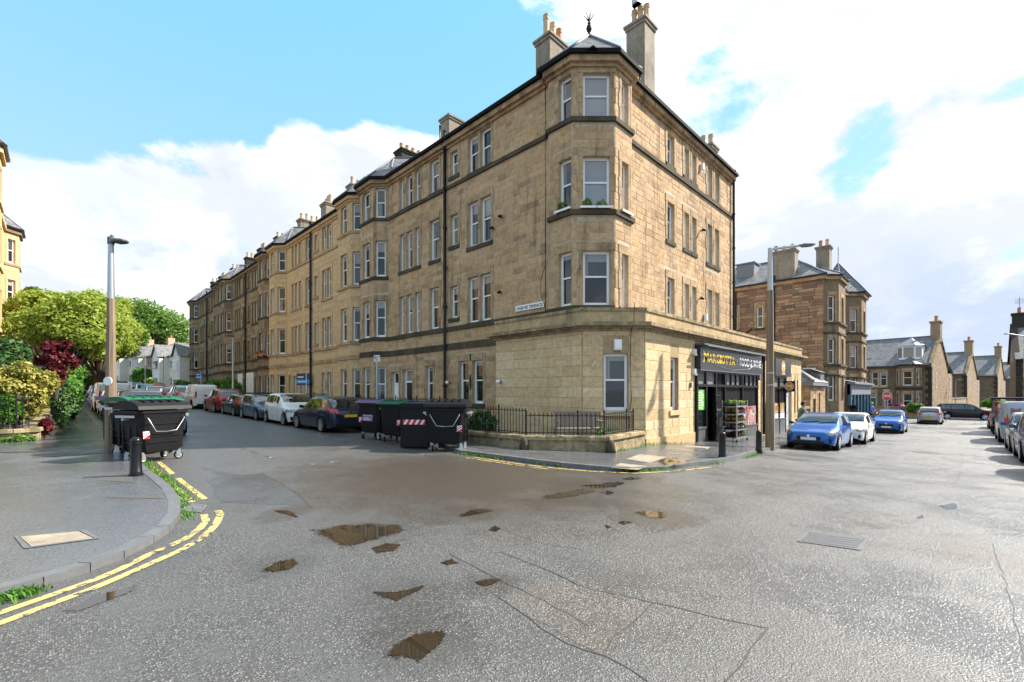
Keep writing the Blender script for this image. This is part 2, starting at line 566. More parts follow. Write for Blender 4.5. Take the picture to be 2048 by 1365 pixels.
def worn_paint(name, col, thr=.42):
    m, g = new_mat(name)
    p = pos(g)
    n = g.noise(p, 9, 6, .7, .3)
    big = g.noise(p, 1.3, 4, .6)
    f = g.mr(g.math('ADD', g.math('MULTIPLY', n, .7), g.math('MULTIPLY', big, .3)), thr, thr + .05)
    c = g.mix(f, (.06, .058, .055), col)
    finish(g, c, .38, .5, 0, n, .15, .01)
    MATS[name] = m


worn_paint('road_yellow', (.60, .43, .14), .445)
worn_paint('road_white', (.55, .55, .53), .535)


# ---------------------------------------------------------------- mesh building
class MB:
    def __init__(self):
        self.v, self.f, self.m, self.uv = [], [], [], []
        self.mi = 0

    def face(self, pts, uv=None):
        i = len(self.v)
        self.v.extend(tuple(p) for p in pts)
        self.f.append(tuple(range(i, i + len(pts))))
        self.m.append(self.mi)
        if uv is None:
            a, b, c = Vector(pts[0]), Vector(pts[1]), Vector(pts[2])
            nrm = (b - a).cross(c - a)
            if nrm.length < 1e-12:
                nrm = Vector((0, 0, 1))
            nrm.normalize()
            if abs(nrm.z) > .95:
                uv = [(p[0], p[1]) for p in pts]
            else:
                h = Vector((-nrm.y, nrm.x, 0)).normalized()
                up = nrm.cross(h)
                if up.z < 0:
                    up = -up
                uv = [(Vector(p).dot(h), Vector(p).dot(up)) for p in pts]
        self.uv.append(uv)

    def box(self, x0, y0, z0, x1, y1, z1, M=None):
        c = [(x0, y0, z0), (x1, y0, z0), (x1, y1, z0), (x0, y1, z0), (x0, y0, z1), (x1, y0, z1), (x1, y1, z1), (x0, y1, z1)]
        if M is not None:
            c = [tuple(M @ Vector(p)) for p in c]
        for q in ((3, 2, 1, 0), (4, 5, 6, 7), (0, 1, 5, 4), (1, 2, 6, 5), (2, 3, 7, 6), (3, 0, 4, 7)):
            self.face([c[i] for i in q])

    def block(self, M, w, h, d, ins=.014):
        """one dressed stone standing d proud of the plane y = 0 of M, with softened edges"""
        i = len(self.v)
        e = min(ins, w * .2, h * .2)
        for x, z, y in ((0, 0, 0), (w, 0, 0), (w, h, 0), (0, h, 0), (e, e, -d), (w - e, e, -d), (w - e, h - e, -d), (e, h - e, -d)):
            self.v.append(tuple(M @ Vector((x, y, z))))
        for q in ((4, 5, 6, 7), (0, 1, 5, 4), (1, 2, 6, 5), (2, 3, 7, 6), (3, 0, 4, 7)):
            self.f.append(tuple(i + k for k in q))
            self.m.append(self.mi)
            self.uv.append([(0, 0)] * 4)

    def prism(self, poly, z0, z1, M=None):
        """poly: counter-clockwise plan"""
        lo = [Vector((x, y, z0)) for x, y in poly]
        hi = [Vector((x, y, z1)) for x, y in poly]
        if M is not None:
            lo = [M @ p for p in lo]
            hi = [M @ p for p in hi]
        self.face(hi)
        self.face(lo[::-1])
        n = len(poly)
        for i in range(n):
            j = (i + 1) % n
            self.face([lo[i], lo[j], hi[j], hi[i]])

    def tube(self, path, r, n=8, caps=True):
        path = [Vector(p) for p in path]
        rs = r if isinstance(r, (list, tuple)) else [r] * len(path)
        rings = []
        for i, p in enumerate(path):
            if i == 0:
                d = path[1] - p
            elif i == len(path) - 1:
                d = p - path[i - 1]
            else:
                d = (path[i + 1] - p).normalized() + (p - path[i - 1]).normalized()
            d = d.normalized() if d.length > 1e-9 else Vector((0, 0, 1))
            a = d.cross(Vector((0, 0, 1)))
            if a.length < 1e-3:
                a = Vector((1, 0, 0))
            a.normalize()
            b = d.cross(a)
            rings.append([p + (a * math.cos(2 * math.pi * k / n) + b * math.sin(2 * math.pi * k / n)) * rs[i] for k in range(n)])
        self.loft(rings, caps)

    def loft(self, rings, caps=True):
        base = len(self.v)
        n = len(rings[0])
        for rg in rings:
            self.v.extend(tuple(p) for p in rg)
        for i in range(len(rings) - 1):
            for k in range(n):
                k2 = (k + 1) % n
                a, b = base + i * n + k, base + i * n + k2
                c, d = base + (i + 1) * n + k2, base + (i + 1) * n + k
                self.f.append((a, b, c, d))
                self.m.append(self.mi)
                self.uv.append([(k / n, i), ((k + 1) / n, i), ((k + 1) / n, i + 1), (k / n, i + 1)])
        if caps:
            self.f.append(tuple(base + k for k in range(n))[::-1])
            self.m.append(self.mi)
            self.uv.append([(0, 0)] * n)
            self.f.append(tuple(base + (len(rings) - 1) * n + k for k in range(n)))
            self.m.append(self.mi)
            self.uv.append([(0, 0)] * n)

    def lathe(self, prof, n=12, M=None):
        rings = []
        for r, z in prof:
            rg = [Vector((r * math.cos(2 * math.pi * k / n), r * math.sin(2 * math.pi * k / n), z)) for k in range(n)]
            rings.append([M @ p for p in rg] if M is not None else rg)
        self.loft(rings)

    def mesh(self, name, smooth=False, inv=None):
        me = bpy.data.meshes.new(name)
        vs = self.v if inv is None else [tuple(inv @ Vector(p)) for p in self.v]
        me.from_pydata(vs, [], self.f)
        uvl = me.uv_layers.new(name='uv')
        flat = [c for q in self.uv for p in q for c in p]
        uvl.data.foreach_set('uv', flat)
        me.polygons.foreach_set('material_index', self.m)
        if smooth:
            me.polygons.foreach_set('use_smooth', [True] * len(self.f))
            if smooth is not True:
                me.set_sharp_from_angle(angle=R(smooth))
        me.update()
        return me

    def build(self, name, mat, parent=None, smooth=False, local=False):
        """vertices are in world coordinates unless local"""
        inv = None if (parent is None or local) else world_of(parent).inverted()
        me = self.mesh(name, smooth, inv)
        return put(name, me, mat, parent)


def world_of(o):
    M = o.matrix_basis.copy()
    while o.parent:
        o = o.parent
        M = o.matrix_basis @ M
    return M


def put(name, me, mat=None, parent=None, M=None):
    """link a mesh as an object; M is its matrix in the parent's frame"""
    o = bpy.data.objects.new(name, me)
    COL.objects.link(o)
    if mat is not None:
        mats = mat if isinstance(mat, (list, tuple)) else [mat]
        if len(me.materials) == 0:
            for x in mats:
                me.materials.append(MATS[x] if isinstance(x, str) else x)
    if parent is not None:
        o.parent = parent
    if M is not None:
        o.matrix_basis = M
    return o


def tag(o, label=None, cat=None, group=None, kind=None):
    if label:
        o['label'] = label
    if cat:
        o['category'] = cat
    if group:
        o['group'] = group
    if kind:
        o['kind'] = kind
    return o


def empty(name, loc=(0, 0, 0), rz=0.0, label=None, cat=None, group=None, kind=None):
    o = bpy.data.objects.new(name, None)
    COL.objects.link(o)
    o.location = loc
    o.rotation_euler = (0, 0, rz)
    o.empty_display_size = .2
    return tag(o, label, cat, group, kind)


KIDS = {}


def copy_tree(o, parent=None):
    c = o.copy()
    COL.objects.link(c)
    c.parent = parent
    for ch in o.children:
        copy_tree(ch, c)
    return c


def paint_slot(o, mat):
    """give this copy its own paint while it shares its mesh"""
    o.material_slots[0].link = 'OBJECT'
    o.material_slots[0].material = MATS[mat] if isinstance(mat, str) else mat


def text_obj(name, s, mat, parent, M, width=None, height=None, ext=.004, bold=0.0, spacing=1.0):
    """flat lettering in the XZ plane of M, origin at its lower left"""
    cu = bpy.data.curves.new(name, 'FONT')
    cu.body = s
    cu.size = 1
    cu.extrude = ext
    cu.offset = bold
    cu.resolution_u = 3
    cu.space_character = spacing
    tmp = bpy.data.objects.new('tmp_text', cu)
    COL.objects.link(tmp)
    dg = bpy.context.evaluated_depsgraph_get()
    me = bpy.data.meshes.new_from_object(tmp.evaluated_get(dg))
    bpy.data.objects.remove(tmp)
    bpy.data.curves.remove(cu)
    n = len(me.vertices)
    co = np.empty(n * 3, 'f')
    me.vertices.foreach_get('co', co)
    co = co.reshape(-1, 3)
    lo, hi = co.min(0), co.max(0)
    sx_ = (width / (hi[0] - lo[0])) if width else None
    sy_ = (height / (hi[1] - lo[1])) if height else None
    sx_ = sx_ or sy_
    sy_ = sy_ or sx_
    out = np.stack([(co[:, 0] - lo[0]) * sx_, -co[:, 2] - ext, (co[:, 1] - lo[1]) * sy_], 1)
    me.vertices.foreach_set('co', out.astype('f').ravel())
    me.materials.clear()
    me.update()
    return put(name, me, mat, parent, M)


def frameM(o, d, z=0.0):
    """matrix of a facade frame: x along d, y into the wall, z up"""
    return Matrix(((d[0], -d[1], 0, o[0]), (d[1], d[0], 0, o[1]), (0, 0, 1, z), (0, 0, 0, 1)))

# ---------------------------------------------------------------- road, pavements, kerbs
def axis(a):
    return sorted(set(a))


def road_sheet():
    us = axis([-900, -500, -250, -120, -60, -40] + [x for x in range(-30, 100, 2)] + [110, 130, 160, 200, 300, 500, 900])
    vs = axis([-900, -500, -250, -120, -60, -40] + [x for x in range(-30, 150, 2)] + [160, 180, 200, 240, 330, 500, 900])
    me = bpy.data.meshes.new('road')
    n = len(vs)
    verts = [(u, v, zg(u, v)) for u in us for v in vs]
    faces = [(i * n + j, (i + 1) * n + j, (i + 1) * n + j + 1, i * n + j + 1) for i in range(len(us) - 1) for j in range(n - 1)]
    me.from_pydata(verts, [], faces)
    me.polygons.foreach_set('use_smooth', [True] * len(faces))
    return me


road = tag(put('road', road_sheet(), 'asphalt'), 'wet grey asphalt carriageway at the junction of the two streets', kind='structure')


def smooth_path(pts, step=.5):
    """Catmull-Rom through plan points, resampled"""
    P = [Vector((p[0], p[1])) for p in pts]
    P = [P[0] * 2 - P[1]] + P + [P[-1] * 2 - P[-2]]
    out_ = []
    for i in range(1, len(P) - 2):
        a, b, c, d = P[i - 1:i + 3]
        n = max(1, int((c - b).length / step))
        for k in range(n):
            t = k / n
            out_.append(.5 * ((2 * b) + (c - a) * t + (2 * a - 5 * b + 4 * c - d) * t * t + (3 * b - a - 3 * c + d) * t ** 3))
    out_.append(P[-2])
    return out_


def offset(path, d):
    """plan path moved d to its left"""
    out_ = []
    for i, p in enumerate(path):
        a = path[max(0, i - 1)]
        b = path[min(len(path) - 1, i + 1)]
        t = (b - a).normalized()
        out_.append(p + Vector((-t.y, t.x)) * d)
    return out_


def ribbon(path, w, dz, hfun=zg, wob=0.0):
    mb = MB()
    l, r = offset(path, w / 2), offset(path, -w / 2)
    for i in range(len(path) - 1):
        q = []
        for p in (r[i], r[i + 1], l[i + 1], l[i]):
            q.append((p.x, p.y, hfun(p.x, p.y) + dz))
        mb.face(q)
    return mb


KL = [gp(*p) for p in ((170, 805), (215, 855), (262, 905), (285, 935), (318, 962), (345, 985), (361, 1010), (361, 1037), (340, 1065), (309, 1086), (250, 1117), (183, 1143), (90, 1172), (0, 1197))]
KL = [Vector((p.x, p.y)) for p in KL]
kl = [Vector((2.2, 150)), Vector((1.75, 80)), Vector((1.55, 45)), Vector((1.45, 28)), Vector((1.4, 20))]
corner_l = [p for p in KL if p.y < 17]
kerb_left_path = smooth_path([*kl, *corner_l, Vector((-1.2, 4.75)), Vector((-3, 4.6)), Vector((-30, 4.6))], .9)
kerb_right_path = smooth_path([Vector((9.6, 150)), Vector((9.2, 80)), Vector((9.0, 40)), Vector((9.0, 20)), Vector((9.0, 15.6)), Vector((8.3, 11.2)), *[gp(*q).to_2d() for q in ((918, 908), (960, 913), (1010, 920), (1060, 927), (1120, 934), (1190, 940), (1260, 943), (1330, 940), (1400, 932), (1470, 922))], Vector((17, 4.95)), Vector((20.5, 5.15)), Vector((28, 5.1)), Vector((40, 5.0)), Vector((56, 4.9))], .9)
kerb_far_path = smooth_path([Vector((14, -3.2)), Vector((40, -3.2)), Vector((64, -3.1))], 1.0)


def pavement(name, path, backs, mat, label, hf, inner=.13):
    edge = path
    mb = MB()
    K = 8
    e2 = offset(edge, inner)
    rows = []
    for p, b in zip(e2, backs):
        row = []
        for k in range(K + 1):
            t = (k / K) ** 1.6
            q = p.lerp(b, t)
            row.append((q.x, q.y, hf(q.x, q.y)))
        rows.append(row)
    for i in range(len(rows) - 1):
        for k in range(K):
            mb.face([rows[i][k], rows[i + 1][k], rows[i + 1][k + 1], rows[i][k + 1]])
    return tag(mb.build(name, mat, smooth=True), label, kind='structure')


def hl(u, v):
    return zg(u, v) + .075


bl = []
for p in kerb_left_path:
    if p.y > 16:
        bl.append(Vector((-40, p.y)))
    elif p.x > -2:
        bl.append(Vector((-40, 6 + (p.y - 4.6) * .8)))
    else:
        bl.append(Vector((min(-2, p.x) - 2, 6.0)))
# kerb paths run with the pavement on their right (left street side) or left (shop corner): offset sign follows
pl = pavement('pavement', kerb_left_path, bl, 'pavement_tar', 'wet dark tarmac pavement by the mossy garden wall on the left', hl, -.13)
br = []
for p in kerb_right_path:
    if p.y > 11:
        br.append(Vector((14.5, p.y)))
    elif p.x < 10.3:
        f = max(0, min(1, (10.4 - p.x) / 2.9)) if p.y < 8 else 1
        br.append(Vector((14.5, 9.6)) if p.y < 10 else Vector((14.5, p.y)))
    else:
        br.append(Vector((max(14.5, p.x), 12.0)))
pr = pavement('pavement', kerb_right_path, br, 'pavement_tar', 'wet pavement round the corner in front of the shop', zp)
bf = [Vector((p.x, -14)) for p in kerb_far_path]
pf = pavement('pavement', kerb_far_path, bf, 'pavement_tar', 'pavement on the far right side of the shop street', hl, -.13)


def kerb_mesh():
    mb = MB()
    mb.block(Matrix.Rotation(R(90), 4, 'X') @ Matrix.Identity(4), 1, 1, 1, .03)
    return mb.mesh('kerb_stone')


def kerb(path, side, label, hf, limit=290, dropz=None):
    root = empty('kerb', (path[0].x, path[0].y, zg(path[0].x, path[0].y)), 0, label, kind='structure')
    inv = world_of(root).inverted()
    me = bpy.data.meshes.get('kerb_stone')
    if me is None:
        mb = MB()
        mb.box(0, 0, 0, 1, 1, 1)
        me = mb.mesh('kerb_stone')
        me.materials.append(MATS['kerbstone'])
    inner = offset(path, side * .14)
    for i in range(len(path) - 1):
        a, b = path[i], path[i + 1]
        if (a.x < -8 or a.y > 75) and i % 2:
            pass
        d = (b - a)
        L = d.length
        d.normalize()
        n = Vector((-d.y, d.x)) * side
        za, zb = hf(a.x, a.y), hf(b.x, b.y)
        if dropz:
            za += dropz(a)
            zb += dropz(b)
        z0 = min(zg(a.x, a.y), zg(b.x, b.y)) - .06
        top = (za + zb) / 2 + .006 + rng.uniform(-.004, .004)
        gap = .012
        M = Matrix(((d.x, n.x, 0, a.x + d.x * gap), (d.y, n.y, 0, a.y + d.y * gap), (0, 0, 1, z0), (0, 0, 0, 1))) @ Matrix.Diagonal((L - gap + .004, .14, top - z0, 1))
        if abs((zb - za)) > .001:
            sh = Matrix.Identity(4)
            sh[2][0] = (zb - za) / (top - z0)
            sh[2][3] = -(zb - za) / 2 / (top - z0)
            M = M @ sh
        put('kerb_stone', me, None, root, inv @ M)
    return root


kerb(kerb_left_path, -1, 'grey kerb curving round the left pavement', hl)
kerb(kerb_right_path, 1, 'grey kerb round the shop corner', lambda u, v: zg(u, v) + .095 - .07 * max(0, 1 - math.hypot(u - 9.3, v - 5.3) / 1.6))
kerb(kerb_far_path, -1, 'kerb on the far right side of the shop street', hl)


# --- painted lines
def pix_path(pts, step=.25):
    return smooth_path([gp(*p) for p in pts], step)


YL = 'road_yellow'
outer = [(318, 925), (345, 948), (378, 975), (411, 1000)]
outer2 = [(436, 1022), (441, 1031), (432, 1050), (403, 1077), (361, 1102), (315, 1122), (252, 1150), (189, 1177), (95, 1212), (0, 1248), (-120, 1290)]
inner = [(300, 930), (322, 950), (350, 975), (386, 1006)]
inner2 = [(408, 1030), (412, 1042), (400, 1058), (372, 1078), (335, 1095), (296, 1111), (240, 1140), (189, 1161), (95, 1194), (0, 1227), (-120, 1265)]
for p in (outer, outer2, inner, inner2):
    ribbon(pix_path(p), .088, .005).build('yellow_line', YL, road)
rk = [p for p in kerb_right_path if p.y < 9.6 and p.x < 11.2]
ribbon(offset(rk, -.28), .075, .005).build('yellow_line', YL, road)
ribbon(offset(rk[:int(len(rk) * .55)], -.48), .06, .005).build('yellow_line', YL, road)
# parking bay ticks along the terrace street
for v0, v1, u in ((9.6, 15, 6.9), (15.6, 24, 6.95), (25, 34, 6.95), (12, 17.5, 3.75), (20, 27, 3.75)):
    n = int((v1 - v0) / 1.2)
    for k in range(n):
        a = v0 + k * 1.2
        ribbon([Vector((u, a)), Vector((u, a + .7))], .06, .005).build('white_dash', 'road_white', road)
# give way dashes across the mouth of the terrace street
for k in range(9):
    u = 3.3 + k * .62
    ribbon([Vector((u, 10.6 + .02 * k)), Vector((u + .38, 10.61 + .02 * k))], .09, .005).build('white_dash', 'road_white', road)


# --- seams, patches and puddles
def seam(pts, w=.022, name='tar_seam'):
    p = pix_path(pts, .12)
    p = [q + Vector((rng.uniform(-1, 1), rng.uniform(-1, 1))) * .012 for q in p]
    ribbon(p, w * .45, .003).build(name, 'tar_black', road)


seam([(1000, 1105), (1090, 1140), (1180, 1178), (1300, 1204), (1420, 1232), (1535, 1257)], .02)
seam([(1535, 1257), (1510, 1290), (1480, 1330), (1452, 1364)], .02)
seam([(900, 1108), (960, 1140), (1040, 1180), (1110, 1215), (1180, 1255)], .018)
seam([(1000, 1195), (1060, 1240), (1130, 1285), (1205, 1312), (1260, 1340), (1300, 1364)], .018)
seam([(1205, 1312), (1230, 1275), (1275, 1235), (1305, 1206)], .016)
seam([(1985, 1090), (2010, 1160), (2030, 1240), (2046, 1320)], .014)
seam([(540, 955), (590, 985), (622, 1016)], .014)
seam([(1000, 1058), (1060, 1080), (1130, 1095), (1165, 1100)], .012)
seam([(1925, 915), (1915, 960), (1890, 966)], .02)


def patch_mat():
    asphalt('asphalt_smooth', 1.3, ((.05, .05, .054), (.075, .074, .077)), .35, .3)
    asphalt('asphalt_rough', .4, ((.06, .05, .043), (.095, .083, .072)), .7, .6)


patch_mat()


def sheet(name, pts, mat, parent, dz=.003, wob=.0, sub=6, hf=zg):
    P = [gp(*p) for p in pts]
    out_ = []
    n = len(P)
    for i in range(n):
        a, b = P[i], P[(i + 1) % n]
        for k in range(sub):
            q = a.lerp(b, k / sub)
            out_.append((q.x + rng.uniform(-wob, wob), q.y + rng.uniform(-wob, wob)))
    mb = MB()
    c = (sum(p[0] for p in out_) / len(out_), sum(p[1] for p in out_) / len(out_))
    for i in range(len(out_)):
        a, b = out_[i], out_[(i + 1) % len(out_)]
        mb.face([(c[0], c[1], hf(*c) + dz), (a[0], a[1], hf(*a) + dz), (b[0], b[1], hf(*b) + dz)])
    return mb.build(name, mat, parent)


sheet('road_patch', [(1000, 1200), (1110, 1160), (1300, 1206), (1205, 1311)], 'asphalt_rough', road, .0015, .02)
sheet('road_patch', [(400, 935), (520, 940), (620, 1012), (440, 1005)], 'asphalt_smooth', road, .0015, .02)


def puddle(pts, wob=.03):
    P = [gp(*p) for p in pts]
    loop = smooth_path([*P, P[0]], .12)[:-1]
    sheetpts = [(q.x + rng.uniform(-wob, wob), q.y + rng.uniform(-wob, wob)) for q in loop]
    mb = MB()
    c = (sum(p[0] for p in sheetpts) / len(sheetpts), sum(p[1] for p in sheetpts) / len(sheetpts))
    zc = zg(*c) + .005
    for i in range(len(sheetpts)):
        a, b = sheetpts[i], sheetpts[(i + 1) % len(sheetpts)]
        mb.face([(c[0] + (q[0] - c[0]) * k_, c[1] + (q[1] - c[1]) * k_, zc) for q, k_ in ((c, 1), (a, 1.5), (b, 1.5))], [(0, 0), (1, 0), (1, 0)])
    return mb.build('puddle', 'puddle_water', road)


for P in ([(636, 1062), (690, 1052), (760, 1050), (805, 1052), (782, 1068), (742, 1080), (712, 1093), (672, 1086)],
          [(742, 1098), (775, 1088), (800, 1090), (790, 1102), (757, 1104)],
          [(524, 1142), (548, 1127), (590, 1117), (597, 1121), (580, 1140), (548, 1146)],
          [(752, 1184), (778, 1190), (812, 1180), (846, 1172), (838, 1184), (806, 1198), (788, 1203), (768, 1196)],
          [(778, 1316), (800, 1290), (838, 1266), (882, 1262), (892, 1272), (868, 1296), (838, 1318), (805, 1322)],
          [(546, 1022), (572, 1021), (592, 1028), (596, 1036), (570, 1030)],
          [(1270, 1025), (1295, 1023), (1340, 1028), (1330, 1036), (1300, 1036)],
          [(1232, 1046), (1248, 1041), (1266, 1045), (1250, 1050)],
          [(1205, 1053), (1215, 1050), (1222, 1054), (1212, 1057)],
          [(975, 1060), (990, 1053), (1004, 1058), (990, 1064)],
          [(915, 1030), (945, 1021), (975, 1018), (982, 1022), (950, 1030), (925, 1035)],
          [(1090, 992), (1130, 984), (1180, 978), (1190, 983), (1150, 992), (1105, 999)],
          [(1140, 975), (1200, 968), (1240, 966), (1244, 971), (1190, 978)],
          [(1200, 985), (1215, 982), (1228, 986), (1212, 990)],
          [(880, 1124), (900, 1120), (915, 1125), (900, 1130)],
          [(950, 1166), (975, 1158), (1000, 1160), (985, 1172), (960, 1174)],
          [(1880, 1012), (1905, 1008), (1915, 1014), (1892, 1018)],
          [(1830, 1034), (1842, 1030), (1848, 1035), (1838, 1039)],
          [(1240, 958), (1262, 955), (1280, 957), (1262, 961)],
          [(130, 1222), (200, 1192), (260, 1172), (258, 1186), (200, 1206), (150, 1226)]):
    puddle(P, .025)
# muddy water lying in the gutter of the shop corner and on its pavement
mbp = [(1300, 917), (1340, 910), (1390, 912), (1398, 918), (1370, 928), (1330, 931)]
P = [gp(x, y, .13) for x, y in mbp]
mb = MB()
L_ = smooth_path([*P, P[0]], .15)[:-1]
c = sum(L_, Vector((0, 0))) / len(L_)
for i in range(len(L_)):
    a, b = L_[i], L_[(i + 1) % len(L_)]
    mb.face([(q.x, q.y, zp(q.x, q.y) + .004) for q in (c, a, b)], [(0, 0), (1, 0), (1, 0)])
mb.build('puddle', 'puddle_water', pr)


# --- covers and slabs
def flush_cover(name, px, mat, parent, hf, label, cat, rim='iron_cover', rimw=.05, bars=0):
    P = [gp(x, y, hf(0, 0, True)) for x, y in px]
    c = sum(P, Vector()) / 4
    root = empty(name, (c.x, c.y, hf(c.x, c.y)), 0, label, cat)
    mb = MB()
    for i in range(4):
        a, b = P[i], P[(i + 1) % 4]
        ai, bi = a.lerp(c, rimw / (a - c).length), b.lerp(c, rimw / (b - c).length)
        mb.face([(q.x, q.y, hf(q.x, q.y) + .008) for q in (a, b, bi, ai)])
    mb.build('frame', rim, root)
    mb = MB()
    I = [a.lerp(c, (rimw + .012) / (a - c).length) for a in P]
    mb.face([(q.x, q.y, hf(q.x, q.y) + .006) for q in I])
    mb.build('lid', mat, root)
    if bars:
        mb = MB()
        nu, nv = bars
        for i in range(nu):
            for j in range(nv):
                def at_(s, t):
                    q = I[0].lerp(I[1], s).lerp(I[3].lerp(I[2], s), t)
                    return (q.x, q.y, hf(q.x, q.y) + .011)
                s0, s1, t0, t1 = (i + .14) / nu, (i + .86) / nu, (j + .14) / nv, (j + .86) / nv
                mb.face([at_(s0, t0), at_(s1, t0), at_(s1, t1), at_(s0, t1)])
        tag(mb.build('tread', rim, root), kind='stuff')
    return root


def h_road(u, v, off=False):
    return 0 if off else zg(u, v)


def h_pav(u, v, off=False):
    return .075 if off else zg(u, v) + .075


flush_cover('access_cover', [(1594, 1084), (1721, 1102), (1740, 1078), (1612, 1064)], 'iron_cover', road, h_road,
            'long rectangular metal access cover set in the wet carriageway', 'access cover', bars=(16, 5))
flush_cover('inspection_cover', [(48, 1099), (200, 1078), (170, 1060), (28, 1074)], 'render_grey', pl, h_pav,
            'pale concrete filled inspection cover in the left pavement', 'inspection cover', 'kerbstone', .06)
flush_cover('drain_grate', [(362, 1022), (402, 1026), (416, 1012), (378, 1007)], 'iron_cover', road, h_road,
            'iron gutter grate on the yellow lines at the left kerb', 'drain grate', bars=(7, 1))
for k, q in enumerate(([(215, 908), (130, 908), (148, 903), (228, 903)], [(268, 965), (198, 962), (200, 952), (262, 953)], [(330, 998), (212, 996), (222, 991), (326, 992)])):  # first strip paints the lamp post's shadow, the others patch the pavement
    P = [gp(x, y, .075) for x, y in q]
    mb = MB()
    mb.face([(p.x, p.y, hl(p.x, p.y) + .004) for p in P])
    mb.build('patch_and_shade', 'asphalt_rough', pl)
for q in ([(1222, 931), (1275, 935), (1300, 926), (1240, 921)], [(1252, 915), (1300, 921), (1335, 913), (1280, 907)], [(1350, 907), (1398, 908), (1420, 896), (1372, 893)]):
    P = [gp(x, y, .12) for x, y in q]
    mb = MB()
    mb.face([(p.x, p.y, zp(p.x, p.y) + .006) for p in P])
    mb.build('paving_slab', 'render_grey', pr)
# rectangular slabs and joints of the left pavement beside the street
for i in range(22):
    v0 = 15.2 + i * 1.15
    for j in range(2):
        u1, u0 = 1.2 - j * .82, 1.2 - j * .82 - .79
        if v0 < 19 and j == 1 and i % 2:
            continue
        mb = MB()
        z = .004 + rng.uniform(0, .004)
        mb.face([(u0, v0, hl(u0, v0) + z), (u1, v0, hl(u1, v0) + z), (u1, v0 + 1.12, hl(u1, v0 + 1.12) + z), (u0, v0 + 1.12, hl(u0, v0 + 1.12) + z)])
        mb.build('paving_slab', 'asphalt_smooth', pl)

# ---------------------------------------------------------------- building tools
UNIT = {}


def unit_block():
    if 'b' not in UNIT:
        mb = MB()
        mb.block(Matrix.Identity(4), 1, 1, 1, .035)
        UNIT['b'] = mb.mesh('stone')
    return UNIT['b']


def miter(pts, d):
    """plan polyline moved d outwards (to the right of its direction)"""
    P = [Vector(p) for p in pts]
    res = []
    for i, p in enumerate(P):
        n = []
        if i > 0:
            t = (p - P[i - 1]).normalized()
            n.append(Vector((t.y, -t.x)))
        if i < len(P) - 1:
            t = (P[i + 1] - p).normalized()
            n.append(Vector((t.y, -t.x)))
        if len(n) == 2:
            m = (n[0] + n[1])
            m.normalize()
            m = m / max(.35, m.dot(n[0]))
        else:
            m = n[0]
        res.append(p + m * d)
    return res


def band(mb, pts, z0, z1, o, back=-.02, z1b=None):
    f, b = miter(pts, o), miter(pts, back)
    zb = z1 if z1b is None else z1b
    for i in range(len(pts) - 1):
        F0, F1, B0, B1 = f[i], f[i + 1], b[i], b[i + 1]
        mb.face([(F0.x, F0.y, z0), (F1.x, F1.y, z0), (F1.x, F1.y, z1), (F0.x, F0.y, z1)])
        mb.face([(F0.x, F0.y, z1), (F1.x, F1.y, z1), (B1.x, B1.y, zb), (B0.x, B0.y, zb)])
        mb.face([(B0.x, B0.y, z0), (B1.x, B1.y, z0), (F1.x, F1.y, z0), (F0.x, F0.y, z0)])
    for i, s in ((0, 1), (-1, -1)):
        q = [(f[i].x, f[i].y, z0), (f[i].x, f[i].y, z1), (b[i].x, b[i].y, zb), (b[i].x, b[i].y, z0)]
        mb.face(q[::s])


def window_mesh(w, h, kind):
    key = ('win', round(w, 2), round(h, 2), kind)
    if key in UNIT:
        return UNIT[key]
    fr, pa, p2 = MB(), MB(), MB()
    b = .088
    y0, y1 = .13, .20
    if kind == 'sash':
        m = h * .54
        fr.box(0, y0, 0, b, y1, h)
        fr.box(w - b, y0, 0, w, y1, h)
        fr.box(b, y0, h - b, w - b, y1, h)
        fr.box(b, y0, 0, w - b, y1, b * 1.3)
        fr.box(b, y0 + .015, m - .03, w - b, y1, m + .03)
        pa.face([(b, y0 + .03, m), (w - b, y0 + .03, m), (w - b, y0 + .03, h - b), (b, y0 + .03, h - b)])
        p2.face([(b, y0 + .055, b), (w - b, y0 + .055, b), (w - b, y0 + .055, m), (b, y0 + .055, m)])
    elif kind == 'plain':
        fr.box(0, y0, 0, b, y1, h)
        fr.box(w - b, y0, 0, w, y1, h)
        fr.box(b, y0, h - b, w - b, y1, h)
        fr.box(b, y0, 0, w - b, y1, b)
        pa.face([(b, y0 + .05, b), (w - b, y0 + .05, b), (w - b, y0 + .05, h - b), (b, y0 + .05, h - b)])
    else:  # a door with a fanlight
        m = h * .74
        fr.box(0, y0, 0, b, y1, h)
        fr.box(w - b, y0, 0, w, y1, h)
        fr.box(b, y0, h - b, w - b, y1, h)
        fr.box(b, y0, m - .04, w - b, y1, m + .04)
        pa.face([(b, y0 + .05, m + .04), (w - b, y0 + .05, m + .04), (w - b, y0 + .05, h - b), (b, y0 + .05, h - b)])
    UNIT[key] = (fr.mesh('window_frame'), pa.mesh('pane'), p2.mesh('pane') if p2.f else None)
    return UNIT[key]


def leaf_mesh_door(w, h):
    key = ('leafdoor', round(w, 2), round(h, 2))
    if key not in UNIT:
        mb = MB()
        b, m = .075, h * .74 - .04
        mb.box(b, .165, 0, w - b, .2, m)
        for (x0, x1, z0, z1) in ((.16, .46, .08, .42), (.54, .84, .08, .42), (.16, .46, .5, .92), (.54, .84, .5, .92)):
            ww = w - 2 * b
            mb.box(b + x0 * ww, .15, z0 * m, b + x1 * ww, .165, z1 * m)
        UNIT[key] = mb.mesh('door_leaf')
    return UNIT[key]


def sill_mesh(w, l=.12, r=.12, deep=.06):
    key = ('sill', round(w, 2), round(l, 3), round(r, 3))
    if key not in UNIT:
        mb = MB()
        mb.box(-l, -deep, -.17, w + r, .13, 0)
        UNIT[key] = mb.mesh('sill')
    return UNIT[key]


